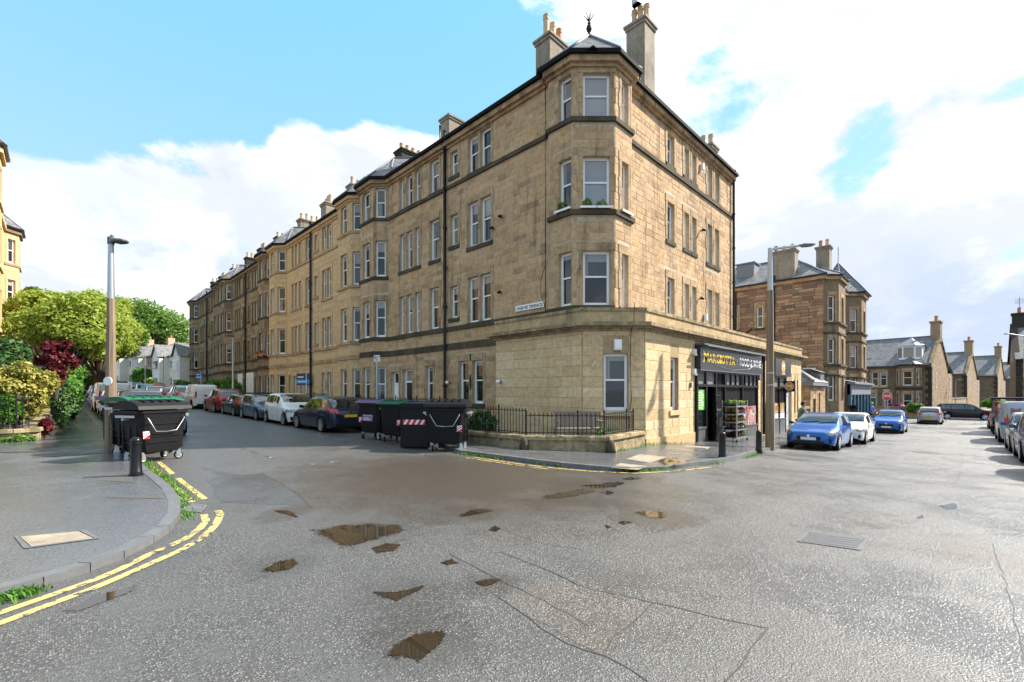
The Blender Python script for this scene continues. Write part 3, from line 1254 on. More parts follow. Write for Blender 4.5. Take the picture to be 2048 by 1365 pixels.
def surround_mesh(w, h, jl=.17, jr=.17, lh=.3, proud=.028):
    key = ('sur', round(w, 2), round(h, 2), round(jl, 3), round(jr, 3), lh)
    if key not in UNIT:
        mb = MB()
        n = max(2, round(h / .55))
        for k in range(n):
            for s in (0, 1):
                j = jr if s else jl
                e = .05 if k % 2 and j > .12 else 0
                x0, x1 = (-j - e, -.001) if s == 0 else (w + .001, w + j + e)
                mb.box(x0, -proud, h * k / n + .006, x1, .02, h * (k + 1) / n - .004)
        mb.box(-jl - (.04 if jl > .12 else 0), -proud - .003, h + .004, w + jr + (.04 if jr > .12 else 0), .02, h + lh)
        UNIT[key] = mb.mesh('surround')
    return UNIT[key]


class Bld:
    def __init__(self, name, base, label, group=None, wall='sandstone_wall', stone='sandstone_brown', dressed='sandstone_dressed',
                 sill='sill_dark', glass='window_glass', cat='tenement', rz=0.0):
        self.root = empty(name, base, rz, label, cat, group)
        self.inv = world_of(self.root).inverted()
        self.wallmb, self.stones = MB(), []
        self.wall, self.stone, self.dressed, self.sill, self.glass = wall, stone, dressed, sill, glass

    def part(self, name, mat, mb, smooth=False):
        return mb.build(name, mat, self.root, smooth)

    def facade(self, o, d, L, z0, z1, wins=(), stones=None, surround=True, sills=True, deep=.2, door='white_paint', jw=.17):
        """o: plan point at the left end as seen from outside; wins: (x0, x1, z0, z1, kind[, glass])"""
        M = frameM(o, d)
        xs = sorted({0, L, *[w[0] for w in wins], *[w[1] for w in wins]})
        zs = sorted({z0, z1, *[w[2] for w in wins], *[w[3] for w in wins]})
        W = self.wallmb
        T = lambda x, y, z: M @ Vector((x, y, z))
        for a, b in zip(xs, xs[1:]):
            for c, e in zip(zs, zs[1:]):
                mx, mz = (a + b) / 2, (c + e) / 2
                if any(w[0] < mx < w[1] and w[2] < mz < w[3] for w in wins):
                    continue
                W.face([T(a, 0, c), T(b, 0, c), T(b, 0, e), T(a, 0, e)], [(a, c), (b, c), (b, e), (a, e)])
        for w in wins:
            a, b, c, e = w[:4]
            W.face([T(a, 0, c), T(a, deep, c), T(a, deep, e), T(a, 0, e)])
            W.face([T(b, deep, c), T(b, 0, c), T(b, 0, e), T(b, deep, e)])
            W.face([T(a, 0, e), T(a, deep, e), T(b, deep, e), T(b, 0, e)])
            W.face([T(a, deep, c), T(a, 0, c), T(b, 0, c), T(b, deep, c)])
            kind = w[4]
            gl_ = min([(a - q[1]) / 2 for q in wins if q[1] <= a + .001 and q[2] < e and q[3] > c] + [a - .002])
            gr_ = min([(q[0] - b) / 2 for q in wins if q[0] >= b - .001 and q[2] < e and q[3] > c] + [L - b - .002])
            gl = w[5] if len(w) > 5 else self.glass
            fr, pa, pb = window_mesh(b - a, e - c, 'door' if 'door' in kind else kind)
            LM = self.inv @ M @ Matrix.Translation((a, 0, c))
            nm = 'door' if 'door' in kind else 'window'
            wo = put(nm, fr, 'white_paint', self.root, LM)
            for q_ in (pa, pb):
                if q_:
                    paint_slot(put('pane', q_, gl, wo), gl)
            if nm == 'door':
                lf = put('door_leaf', leaf_mesh_door(b - a, e - c), 'white_paint', wo)
                if kind == 'door_dark':
                    paint_slot(lf, 'door_dark')
                elif kind == 'door_green':
                    paint_slot(lf, 'door_green')
            elif sills:
                so = put('sill', sill_mesh(b - a, min(.12, gl_ - .003), min(.12, gr_ - .003)), self.sill, wo)
                paint_slot(so, self.sill)
            if surround:
                so = put('surround', surround_mesh(b - a, e - c, min(jw, gl_ - .003), min(jw, gr_ - .003)), self.dressed, wo)
                paint_slot(so, self.dressed)
        if stones:
            self.course(M, L, z0, z1, wins, **stones)

    def course(self, M, L, z0, z1, wins, h=(.26, .34), w=(.38, .85), proud=.016, gap=.012, margin=.22, x0=0.02, skip=()):
        z = z0
        while z < z1 - .1:
            hh = rng.uniform(*h)
            if z + hh > z1 - .12:
                hh = z1 - z
            blk = []
            for q in wins:
                if q[3] + .31 > z + .02 and q[2] - .19 < z + hh - .02:
                    blk.append((q[0] - margin, q[1] + margin))
            for q in skip:
                if q[3] > z + .02 and q[2] < z + hh - .02:
                    blk.append((q[0], q[1]))
            blk.sort()
            spans, x = [], x0
            for a, b in blk:
                if a > x + .05:
                    spans.append((x, min(a, L - .02)))
                x = max(x, b)
            if x < L - .07:
                spans.append((x, L - .02))
            for a, b in spans:
                x = a
                while x < b - .02:
                    ww = rng.uniform(*w)
                    if b - x - ww < w[0] * .7:
                        ww = b - x
                    self.stones.append((M @ Matrix.Translation((x, 0, z)), ww - gap, hh - gap, proud + rng.uniform(-.004, .004)))
                    x += ww
            z += hh

    def finish(self, n_parts=300):
        self.part('wall', self.wall, self.wallmb)
        if not self.stones:
            return
        eye = Vector((0, 0, EYE))
        self.stones.sort(key=lambda s: -(s[1] * s[2]) / (s[0].translation - eye).length_squared)
        me = unit_block()
        for M, w, h, p in self.stones[:n_parts]:
            o = put('stone', me, self.stone, self.root, self.inv @ M @ Matrix.Diagonal((w, p, h, 1)))
            paint_slot(o, self.stone)
        rest = self.stones[n_parts:]
        if rest:
            mb = MB()
            for M, w, h, p in rest:
                mb.block(M, w, h, p)
            tag(mb.build('stones', self.stone, self.root), kind='stuff')

    def bay(self, a, b, p, side, z0, z1, floors, stones=None, near_only=False, fw=.8, sw=.56, **kw):
        """canted bay between plan points a and b (left to right from outside), projecting p; floors: (sill, head) list"""
        a, b = Vector(a), Vector(b)
        t = (b - a).normalized()
        n = Vector((t.y, -t.x))
        q = [a, a + t * side + n * p, b - t * side + n * p, b]
        for i in range(3):
            d = q[i + 1] - q[i]
            L = d.length
            d.normalize()
            ww = fw if i == 1 else sw
            wins = [((L - ww) / 2, (L + ww) / 2, s, h, 'sash') for s, h in floors]
            self.facade(q[i], d, L, z0, z1, wins, stones, surround=True, sills=False, jw=.12, **kw)
        return q

    def pot_row(self, stack, x0, y0, x1, y1, z, n, mats=('cream_pot',), h=.75, r=.14):
        for k in range(n):
            t = (k + .5) / n
            x, y = x0 + (x1 - x0) * t, y0 + (y1 - y0) * t
            mb = MB()
            hh = h * rng.uniform(.85, 1.1)
            mb.lathe([(r * .95, 0), (r * .86, hh * .78), (r * 1.0, hh * .8), (r * 1.0, hh * .87), (r * .84, hh * .88), (r * .84, hh * .95), (r * .95, hh * .96), (r * .95, hh), (r * .7, hh), (r * .68, hh - .1)],
                     12, Matrix.Translation((x, y, z)))
            mb.build('chimney_pot', mats[k % len(mats)], stack, smooth=35)

    def chimney(self, x0, y0, x1, y1, z0, z1, n=3, mat='render_grey', pots=('cream_pot',), ph=.75):
        mb = MB()
        mb.box(x0, y0, z0, x1, y1, z1 - .22)
        mb.box(x0 - .05, y0 - .05, z1 - .22, x1 + .05, y1 + .05, z1 - .1)
        mb.box(x0 - .1, y0 - .1, z1 - .1, x1 + .1, y1 + .1, z1)
        st = self.part('chimney', mat, mb)
        if x1 - x0 > y1 - y0:
            self.pot_row(st, x0, (y0 + y1) / 2, x1, (y0 + y1) / 2, z1, n, pots, ph)
        else:
            self.pot_row(st, (x0 + x1) / 2, y0, (x0 + x1) / 2, y1, z1, n, pots, ph)
        return st


def pipe(b, pts, r=.05, mat='black_paint', name='downpipe', brackets=True):
    mb = MB()
    mb.tube(pts, r, 8)
    if brackets:
        for (p, q) in zip(pts, pts[1:]):
            p, q = Vector(p), Vector(q)
            if abs(q.z - p.z) > 3:
                k = int(abs(q.z - p.z) / 1.8)
                for i in range(k + 1):
                    c = p.lerp(q, i / max(1, k))
                    mb.tube([c - Vector((0, 0, .05)), c + Vector((0, 0, .05))], r * 1.35, 8)
    return b.part(name, mat, mb, 40)


# storey heights of the terrace: (sill, head)
F1, F2, F3 = (4.72, 6.74), (8.08, 10.05), (11.32, 12.98)
F0 = (1.15, 3.08)
EAVE = 13.32


def slate_hip(b, pts, apex, name='roof', mat='slate'):
    mb = MB()
    P = [Vector(p) for p in pts]
    for i in range(len(P) - 1):
        mb.face([P[i], P[i + 1], Vector(apex)])
    r = b.part(name, mat, mb)
    fl = MB()
    for p in P:
        fl.tube([p + Vector((0, 0, .02)), Vector(apex) + Vector((0, 0, .03))], .05, 6)
    fl.build('lead_flashing', 'lead', r, smooth=True)
    return r


# ---------------------------------------------------------------- the corner tenement
T1 = Bld('corner_tenement', (13, 9, zg(13, 9)), 'four storey brown sandstone corner tenement with a canted corner bay under a small slate turret')
SB = dict(h=(.19, .26), w=(.32, .75), proud=.008, gap=.014)
U, VB = 13.0, 9.1
gz = 0.0 - .3


def terrace_front(b, v1, v0, zb, gf=True, stones=None, gfw=None, first=False, s0=None):
    """straight front of a terrace house from its far end v1 to its near end v0, along the plane X = U"""
    o, d, L = (U, v1), (0, -1), v1 - v0
    # window columns as distances s from the reference end
    cols = [(4.7, 5.38), (5.52, 6.2)], [(6.95, 7.5)], [(8.4, 9.15)], [(10.05, 10.5), (10.72, 11.28), (11.5, 11.95)]
    wins = []
    ref = s0 if s0 is not None else v0
    for k, c in enumerate(cols):
        for (a, e) in c:
            x0, x1 = v1 - (ref + e), v1 - (ref + a)
            for f in (F1, F2, F3):
                s, h = f
                if k == 1:
                    s, h = s + .35, h - .18
                if k != 1 and f is F3:
                    s, h = 11.36, h
                wins.append((x0, x1, s, h, 'sash'))
    wins += [(v1 - e, v1 - a, s, h, kd) for (a, e, s, h, kd) in (gfw or [])]
    b.facade(o, d, L, zb, EAVE, wins, stones, sills=True, jw=.13)
    return wins


# ground floor of the corner tenement on the terrace street
gw1 = [(14.75, 15.45, 1.15, 3.05, 'sash'), (15.7, 16.4, 1.15, 3.05, 'sash'), (18.45, 19.05, 1.1, 2.95, 'sash'),
       (20.25, 21.15, .35, 2.85, 'door_dark'), (21.6, 22.3, .35, 2.75, 'door_white'), (13.12, 13.75, .3, 3.05, 'door_white')]
w1 = terrace_front(T1, 22.7, 11.1, -.4, gfw=gw1, stones=SB, s0=9.55)
T1.facade((U, 11.1), (Vector((12.8, 10.9)) - Vector((13, 11.1))).normalized(), .283, -.4, EAVE)
FC = [(4.70, 6.62), (8.06, 9.93), (11.27, 12.86)]
cb = [Vector((12.8, 10.9)), Vector((12.8, 9.8)), Vector((13.85, 8.75)), Vector((15.0, 8.75)), Vector((15.2, VB))]
spec = [[(.5, 1.06)], [(.37, 1.32)], [(.43, .87)], []]
SBD = dict(h=(.20, .30), w=(.32, .7), margin=.2, proud=.008, gap=.014)
for i in range(4):
    dd = cb[i + 1] - cb[i]
    L = dd.length
    wins = [(a, e, s, h, 'sash', 'pale_glass' if (s > 8 and i == 1) else 'window_glass') for (a, e) in spec[i] for (s, h) in FC]
    T1.facade(cb[i], dd.normalized(), L, -.4, EAVE + .02, wins, SBD if L > .5 else None, sills=False, jw=.15)
BL = 26.2 - 15.2
bw = []
for (ua, ub, kind) in ((18.5, 19.15, 1), (20.15, 20.65, 1), (20.95, 21.45, 1), (22.75, 23.35, 0), (23.65, 24.25, 0)):
    for (s, h) in ((4.85, 6.6), (8.2, 9.85), (11.5, 12.8)):
        if not kind:
            s, h = s - .12, h + .15
        bw.append((ua - 15.2, ub - 15.2, s, h, 'sash'))
T1.facade((15.2, VB), (1, 0), BL, 3.2, EAVE, bw, SB, jw=.13)
T1.facade((26.2, VB), (0, 1), 16.3, -.6, EAVE)
T1.facade((26.2, 25.4), (-1, 0), 13.2, -.6, EAVE)
farbay = T1.bay((U, 25.4), (U, 22.7), .6, .6, -.4, EAVE, [(1.0, 3.05), F1, F2, (11.34, 12.96)], SBD)
# continuous outline, far end to the back of the shop side
OUT = [*farbay, Vector((U, 11.1)), *cb, Vector((26.2, VB))]
mb = MB()
band(mb, OUT, 11.14, 11.30, .09, z1b=11.34)
T1.part('string_course', 'sill_dark', mb)
mb = MB()
band(mb, OUT[:OUT.index(cb[0]) + 3], 4.50, 4.68, .09, z1b=4.72)
T1.part('sill_course', 'sill_dark', mb)
mb = MB()
band(mb, OUT[:5], 3.62, 3.92, .05)
T1.part('sill_course', 'sill_dark', mb)
for z in (7.88,):
    for q_, o_ in ((cb, .10), (farbay, .08)):
        mb = MB()
        band(mb, q_, z, z + .165, o_, z1b=z + .2)
        T1.part('sill_course', 'sill_dark', mb)
mb = MB()
band(mb, OUT, 13.04, 13.16, .10)
band(mb, OUT, 13.16, 13.36, .22)
T1.part('cornice', 'sandstone_dressed', mb)
mb = MB()
band(mb, OUT, 13.36, 13.50, .34, back=.1)
T1.part('gutter', 'gutter_black', mb)
# main roof, out of sight from the street but really there
mb = MB()
e, zr = 13.42, 16.9
A_, B_, C_, D_ = (12.85, 25.4, e), (12.85, 8.95, e), (26.3, 8.95, e), (26.3, 25.4, e)
r0, r1 = (19.5, 22, zr), (19.5, 14, zr)
for q in ([B_, A_, r0, r1][::-1], [B_, C_, r1], [C_, D_, r0, r1], [D_, A_, r0]):
    mb.face(q)
T1.part('roof', 'slate', mb)
# corner turret
ap = (14.15, 10.05, 15.05)
tp = [Vector((p.x, p.y)) for p in miter(cb, .30)]
ring = [(tp[0].x, tp[0].y + .3), *[(p.x, p.y) for p in tp[:4]], (tp[3].x + .5, tp[3].y + .35), (15.6, 10.9), (14.6, 11.7), (13.1, 11.9)]
slate_hip(T1, [(x, y, 13.50) for x, y in ring] + [(ring[0][0], ring[0][1], 13.50)], ap, 'turret_roof')
mb = MB()
mb.lathe([(.08, 15.0), (.07, 15.12), (.035, 15.16), (.09, 15.24), (.115, 15.33), (.09, 15.42), (.035, 15.47), (.065, 15.52), (.03, 15.58), (.018, 15.7), (.016, 15.98), (.004, 16.04)], 12, Matrix.Translation((ap[0], ap[1], 0)))
for k in range(6):
    a = k * math.pi / 3
    c, s = math.cos(a), math.sin(a)
    mb.tube([(ap[0] + c * r, ap[1] + s * r, z) for r, z in ((.02, 15.62), (.07, 15.66), (.14, 15.78), (.19, 15.83), (.22, 15.77))], [.016, .016, .014, .011, .005], 6)
T1.part('finial', 'cast_iron', mb, 40)
c1 = T1.chimney(14.6, 12.35, 15.9, 13.15, 13.4, 16.75, 3, 'render_grey', ('cream_pot', 'cream_pot', 'terracotta_pot'), .95)
c2 = T1.chimney(17.05, 9.35, 17.9, 10.2, 13.3, 17.1, 3, 'render_grey', ('cream_pot', 'cream_pot', 'cream_pot'), .8)
mb = MB()
for k in range(4):
    a = R(45 + 90 * k)
    mb.box(17.1, 9.62, 17.88, 17.3, 9.98, 17.9)
mb.box(17.02, 9.66, 17.9, 17.3, 9.94, 18.3)
T1.part('chimney_cowl', 'galvanised', mb)
T1.chimney(15.6, 20.6, 16.9, 21.4, 13.7, 17.3, 2, 'render_grey', ('terracotta_pot',), .3)
T1.chimney(24.6, 9.6, 25.4, 10.4, 13.6, 14.9, 2, 'render_grey', ('cream_pot',), .7)
T1.chimney(15.2, 24.9, 16.9, 25.7, 13.7, 16.9, 4, 'coal_stone', ('cream_pot',), .5)
slate_hip(T1, [(12.9, 25.6, 13.5), (12.1, 24.9, 13.5), (12.1, 23.2, 13.5), (12.9, 22.4, 13.5), (15.5, 22.5, 15.5)], (14.1, 24.0, 15.5), 'bay_roof')
# rainwater pipes
pipe(T1, [(12.86, 17.35, 13.9), (12.80, 17.35, 13.5), (12.88, 17.35, 13.1), (12.88, 17.35, .1)], .075)
pipe(T1, [(12.75, 17.55, 14.2), (12.75, 17.55, 13.4), (12.86, 17.38, 13.2)], .05, brackets=False, name='vent_pipe')
pipe(T1, [(26.0, 8.9, 13.7), (26.05, 8.98, 13.2), (26.05, 8.98, 3.9)], .065)
pipe(T1, [(12.72, 10.98, 13.0), (12.74, 11.0, 8), (12.72, 10.98, 4.6)], .018, brackets=False, name='cable')
mb = MB()
mb.tube([(12.74, 11.02, 6.3), (12.7, 11.16, 5.9), (12.72, 11.24, 5.4), (12.74, 11.1, 5.0), (12.74, 11.0, 4.7)], .012, 5)
T1.part('cable', 'black_paint', mb)
# floodlights and spotlights on the wall
for (v, z) in ((13.55, 8.85), (14.05, 8.5), (13.6, 5.75)):
    mb = MB()
    mb.tube([(12.98, v, z), (12.86, v, z + .02)], .03, 6)
    mb.tube([(12.9, v, z + .03), (12.74, v - .02, z - .02)], [.07, .045], 8)
    T1.part('wall_light', 'black_paint', mb, True)
for (v, z) in ((17.1, 2.1), (12.75, 2.05)):
    mb = MB()
    x_ = 12.98 if v > 13 else 12.13
    mb.tube([(x_, v, z), (x_ - .10, v, z)], .05, 8)
    T1.part('wall_light', 'black_paint', mb, True)
    mb = MB()
    mb.tube([(x_ - .10, v, z), (x_ - .2, v - .03, z)], .075, 10)
    T1.part('wall_light', 'white_paint', mb, True)
for (u, z) in ((21.9, 9.4), (21.7, 6.1)):
    mb = MB()
    mb.tube([(u, 9.08, z), (u, 8.95, z + .03)], .03, 6)
    mb.tube([(u, 8.98, z + .04), (u - .02, 8.82, z - .02)], [.07, .05], 8)
    T1.part('wall_light', 'black_paint', mb, True)
for k in range(40):
    pass
T1.finish(300)
for (u, v, z, ax) in ((21.9, 9.05, 12.35, 0), (22.3, 9.05, 5.15, 0)):
    mb = MB()
    mb.box(u, v - .12, z, u + .12, v + .02, z + .3)
    T1.part('wall_box', 'white_paint', mb)
# window boxes on the second floor sill of the corner bay
for (a, b_, n, lab) in ((cb[0], cb[1], (.45, 1.05), 'terracotta window box with green herbs on the left second floor sill of the corner bay'),
                        (cb[1], cb[2], (.30, .80), 'terracotta window box on the middle second floor sill, left one of the pair'),
                        (cb[1], cb[2], (.84, 1.34), 'terracotta window box with a trailing plant, right one of the pair on the middle sill'),
                        (cb[2], cb[3], (.35, .95), 'terracotta window box under the narrow right window of the corner bay')):
    d = (b_ - a).normalized()
    M = frameM(a, d, 8.08)
    t = empty('window_box', (M @ Vector(((n[0] + n[1]) / 2, -.02, .0))), 0, lab, 'window box', 'window boxes on the corner bay')
    mb = MB()
    mb.box(n[0], -.12, .0, n[1], .08, .10, M)
    mb.build('trough', 'terracotta_pot', t)
    mb = MB()
    mb.box(n[0] - .06, -.16, -.01, n[1] + .06, -.125, .06, M)
    mb.build('ledge_rail', 'white_paint', t)

# street name plate
nm = empty('street_sign', (12.95, 12.0, 4.9), 0, 'white street name plate reading OGILVIE TERRACE on the brown stone wall', 'street sign')
mb = MB()
mb.box(12.945, 11.25, 4.86, 12.975, 12.75, 5.08)
mb.build('plate', 'white_paint', nm)
inv = world_of(nm).inverted()
text_obj('lettering', 'OGILVIE TERRACE', 'black_letter', nm, inv @ frameM((12.941, 12.68), (0, -1), 4.905), 1.36, .12, .002, .01)

# ---------------------------------------------------------------- the three tenements further along the terrace
def terrace(idx, v0, label, wall, stone, dressed, sill, stones, white_gf=False):
    v1 = v0 + 16.0
    b = Bld('tenement', (U, v0, zg(U, v0)), label, 'tenements of the terrace', wall, stone, dressed, sill)
    zb = zg(9, v0) - .6
    fl = [(1.15, 3.05), F1, F2, (11.34, 12.96)]
    gfw = [(v0 + 4.7, v0 + 5.35, 1.2, 3.0, 'sash'), (v0 + 5.6, v0 + 6.25, 1.2, 3.0, 'sash'), (v0 + 8.5, v0 + 9.1, 1.0, 2.95, 'door_white'),
           (v0 + 9.6, v0 + 10.2, 1.2, 3.0, 'sash'), (v0 + 10.9, v0 + 11.6, .6, 2.9, 'door_dark'), (v0 + 12.1, v0 + 12.6, 1.2, 3.0, 'sash')]
    nb = b.bay((U, v0 + 3.0), (U, v0 + .02), .6, .65, zb, EAVE, fl, stones, fw=.85, sw=.6)
    terrace_front(b, v0 + 13.05, v0 + 3.0, zb, gfw=gfw, stones=stones, s0=v0)
    fb = b.bay((U, v1), (U, v0 + 13.05), .6, .65, zb, EAVE, fl, stones, fw=.85, sw=.6)
    outl = [*fb, *nb]
    for q, za, zb2, oo in ((outl, 11.14, 11.30, .07), (outl, 4.52, 4.68, .07), (fb, 7.9, 8.05, .07), (nb, 7.9, 8.05, .07), (outl, 3.62, 3.86, .06)):
        mb = MB()
        band(mb, q, za, zb2, oo, z1b=zb2 + .03)
        b.part('sill_course', sill, mb)
    mb = MB()
    band(mb, outl, 13.04, 13.16, .09)
    band(mb, outl, 13.16, 13.36, .2)
    b.part('cornice', dressed, mb)
    mb = MB()
    band(mb, outl, 13.36, 13.5, .32, back=.1)
    b.part('gutter', 'gutter_black', mb)
    mb = MB()
    mb.face([(12.85, v0, 13.42), (12.85, v1, 13.42), (18.5, v1, 17.3), (18.5, v0, 17.3)][::-1])
    mb.face([(18.5, v0, 17.3), (18.5, v1, 17.3), (24, v1, 13.7), (24, v0, 13.7)][::-1])
    b.part('roof', 'slate', mb)
    b.wallmb.face([(24, v0, zb), (24, v1, zb), (24, v1, EAVE), (24, v0, EAVE)])
    for (s, t) in ((v0, v0), (v1, v1)):
        b.wallmb.face([(13, s, zb), (24, s, zb), (24, s, 13.7), (18.5, s, 17.25), (13, s, 13.7)])
    for q in ((v0 - .1, v0 + 3.1), (v0 + 12.95, v1 + .1)):
        slate_hip(b, [(12.9, q[1], 13.5), (12.12, q[1] - .75, 13.5), (12.12, q[0] + .75, 13.5), (12.9, q[0], 13.5), (15.4, q[0] + .2, 15.4)], (14.0, (q[0] + q[1]) / 2, 15.45), 'bay_roof')
    cm = 'coal_stone' if 'dark' in dressed else 'render_grey'
    b.chimney(15.2, v0 + 6.3, 17.0, v0 + 7.1, 14.4, 16.9, 4, 'render_grey' if idx == 0 else cm, ('cream_pot',), .6)
    b.chimney(14.7, v0 + 9.6, 15.5, v0 + 10.6, 14.2, 16.4, 3, cm, ('cream_pot',), .6)
    b.chimney(15.0, v1 - .4, 16.8, v1 + .4, 14.2, 16.8, 4, cm, ('cream_pot',), .6)
    pipe(b, [(12.86, v0 + 7.95, 13.9), (12.88, v0 + 7.95, 13.1), (12.88, v0 + 7.95, .4)], .08)
    pipe(b, [(12.9, v0 + 3.1, 13.6), (12.9, v0 + 3.1, 4.0)], .04, mat=dressed, name='cable', brackets=False)
    b.finish(300)
    return b


TA = terrace(0, 25.4, 'golden sandstone tenement with paired bays, next to the corner tenement', 'sandstone_gold_wall', 'sandstone_gold', 'sandstone_gold', 'sandstone_dressed',
             dict(h=(.3, .38), w=(.6, 1.2), proud=.012))
TB_ = terrace(1, 41.4, 'soot darkened tenement in the middle of the terrace beyond the golden one', 'sandstone_dark_wall', 'sandstone_dark', 'sandstone_dark', 'sill_dark',
              dict(h=(.3, .4), w=(.5, 1.1), proud=.016))
TC = terrace(2, 57.4, 'soot darkened tenement at the far end of the terrace', 'sandstone_dark_wall', 'sandstone_dark', 'sandstone_dark', 'sill_dark',
             dict(h=(.32, .42), w=(.6, 1.2), proud=.016))
# white painted ground floor stretch of the dark tenement
mb = MB()
mb.box(12.93, 47.0, .6, 12.975, 49.4, 3.5)
mb.box(12.93, 50.6, .6, 12.975, 52.2, 3.5)
TB_.part('painted_wall', 'white_render', mb)
# planters on its first floor bay
for k, (v, lab) in enumerate(((41.9, 'orange flower trough on the first floor bay sill of the dark tenement, right one'), (43.4, 'green and orange flower trough on the first floor bay sill, left one'))):
    t = empty('flower_trough', (12.2, v, 4.72), 0, lab, 'flower trough')
    mb = MB()
    mb.box(12.1, v - .45, 4.72, 12.38, v + .45, 4.92)
    mb.build('trough', 'terracotta_pot', t)

# ---------------------------------------------------------------- single storey corner shop
zs = -.6
SH = Bld('corner_shop', (13.6, 7.45, zg(13.6, 7.45)), 'single storey pale ashlar corner shop with a charcoal fascia and mossy parapet', None, 'ashlar_joint', 'ashlar', 'ashlar', 'ashlar', 'shop_glass', 'shop')
PTOP = 4.41
ASH = dict(h=(.31, .36), w=(.55, 1.0), proud=.010, gap=.008, margin=.03)
a0, a1, a2, a3 = Vector((12.15, 13.05)), Vector((12.15, 8.9)), Vector((13.6, 7.45)), Vector((33.4, 7.45))
SH.facade(a0, (0, -1), a0.y - a1.y, zs, 3.75, (), ASH)
ch = (a2 - a1)
CL = ch.length
SH.facade(a1, ch.normalized(), CL, zs, 3.75, [(.70, 1.50, 1.04, 2.92, 'sash', 'window_glass')], ASH, surround=False)
PL, PR = 17.45, 24.7
wB = [(15.42 - 13.6, 16.02 - 13.6, 1.0, 2.9, 'sash', 'window_glass')]
SH.facade(a2, (1, 0), PL - 13.6, zs, 3.75, wB, ASH, surround=False)
SH.facade((PL, 7.45), (1, 0), PR - PL, 3.5, 3.75)
SH.facade((PR, 7.45), (1, 0), 27.2 - PR, zs, 3.75, (), ASH)
SH.facade((27.2, 7.45), (1, 0), 2.5, 3.5, 3.75)
SH.facade((29.7, 7.45), (1, 0), 33.4 - 29.7, zs, 3.75, [(.35, 1.45, -.5, 2.25, 'door_white', 'window_glass'), (2.0, 2.35, .4, 2.4, 'plain', 'window_glass'), (2.65, 3.0, .4, 2.4, 'plain', 'window_glass')], ASH, surround=False, sills=False)
SH.facade((33.4, 7.45), (0, 1), 6.5, -1.2, 3.75)
SH.facade((33.4, 13.95), (-1, 0), 7.2, -1.2, 3.75)
SH.wallmb.face([(12.15, 13.05, -.6), (12.15, 13.05, 3.75), (13, 13.05, 3.75), (13, 13.05, -.6)])
SO = [Vector((13.0, 13.05)), a0, a1, a2, a3, Vector((33.4, 13.9))]
mb = MB()
band(mb, SO, 3.66, 3.74, .08)
band(mb, SO, 3.74, 3.80, .17)
band(mb, SO, 3.80, 3.92, .30, z1b=3.97)
SH.part('cornice', 'mossy_stone', mb)
mb = MB()
band(mb, SO, 3.94, 4.30, .03, back=-.3)
SH.part('parapet', 'mossy_ashlar', mb)
mb = MB()
P_ = SO
for i in range(len(P_) - 1):
    d = (P_[i + 1] - P_[i])
    n = max(1, round(d.length / 1.1))
    for k in range(n):
        p, q = P_[i] + d * (k / n), P_[i] + d * ((k + 1) / n)
        t = d.normalized()
        g_ = .004
        e0 = 0 if 0 < k else 0
        c = MB()
        band(c, [p + t * (g_ if k else 0), q - t * (g_ if k < n - 1 else 0)], 4.30, PTOP + rng.uniform(-.004, .006), .07, back=-.34)
        c.build('coping_stone', 'mossy_stone', SH.root)
mb = MB()
mb.face([(12.3, 13, 4.1), (12.3, 9, 4.1), (13.7, 7.6, 4.1), (33.2, 7.6, 4.1), (33.2, 13.9, 4.1), (13, 13.9, 4.1)])
SH.part('roof', 'lead', mb)
mb = MB()
band(mb, [a2, Vector((PL, 7.45))], zs, .12, .05)
SH.part('plinth', 'ashlar', mb)
# carved fluted consoles either side of the corner window
M_ = frameM(a1, ch.normalized(), 0)
for x in (.42, 1.80):
    mb = MB()
    for k in range(5):
        mb.box(x - .11 + k * .046, -.035, 2.72, x - .11 + k * .046 + .03, .0, 3.66, M_)
    mb.box(x - .13, -.022, 2.68, x + .13, 0, 3.66, M_)
    mb.tube([M_ @ Vector((x, .0, 2.52)), M_ @ Vector((x, -.05, 2.52))], .115, 14)
    mb.tube([M_ @ Vector((x, -.05, 2.52)), M_ @ Vector((x, -.08, 2.52))], .05, 12)
    mb.box(x - .07, -.03, 2.5, x + .07, 0, 2.7, M_)
    SH.part('console', 'ashlar', mb)
mb = MB()
mb.box(1.02, -.16, 3.02, 1.26, 0, 3.36, M_)
mb.box(1.04, -.19, 3.06, 1.24, -.16, 3.3, M_)
SH.part('alarm_box', 'white_paint', mb)
mb = MB()
mb.tube([M_ @ Vector((1.62, -.33, 4.5)), M_ @ Vector((1.6, -.32, 3.95)), M_ @ Vector((1.58, -.05, 3.62)), M_ @ Vector((1.56, -.03, 2.6)), M_ @ Vector((1.6, -.03, 1.4)), M_ @ Vector((1.52, -.03, .9)), M_ @ Vector((1.55, -.03, .2))], .012, 5)
SH.part('cable', 'black_paint', mb)
mb = MB()
mb.box(16.95, 7.38, 1.82, 17.05, 7.46, 2.02)
SH.part('wall_box', 'grey_panel', mb)
SH.finish(300)


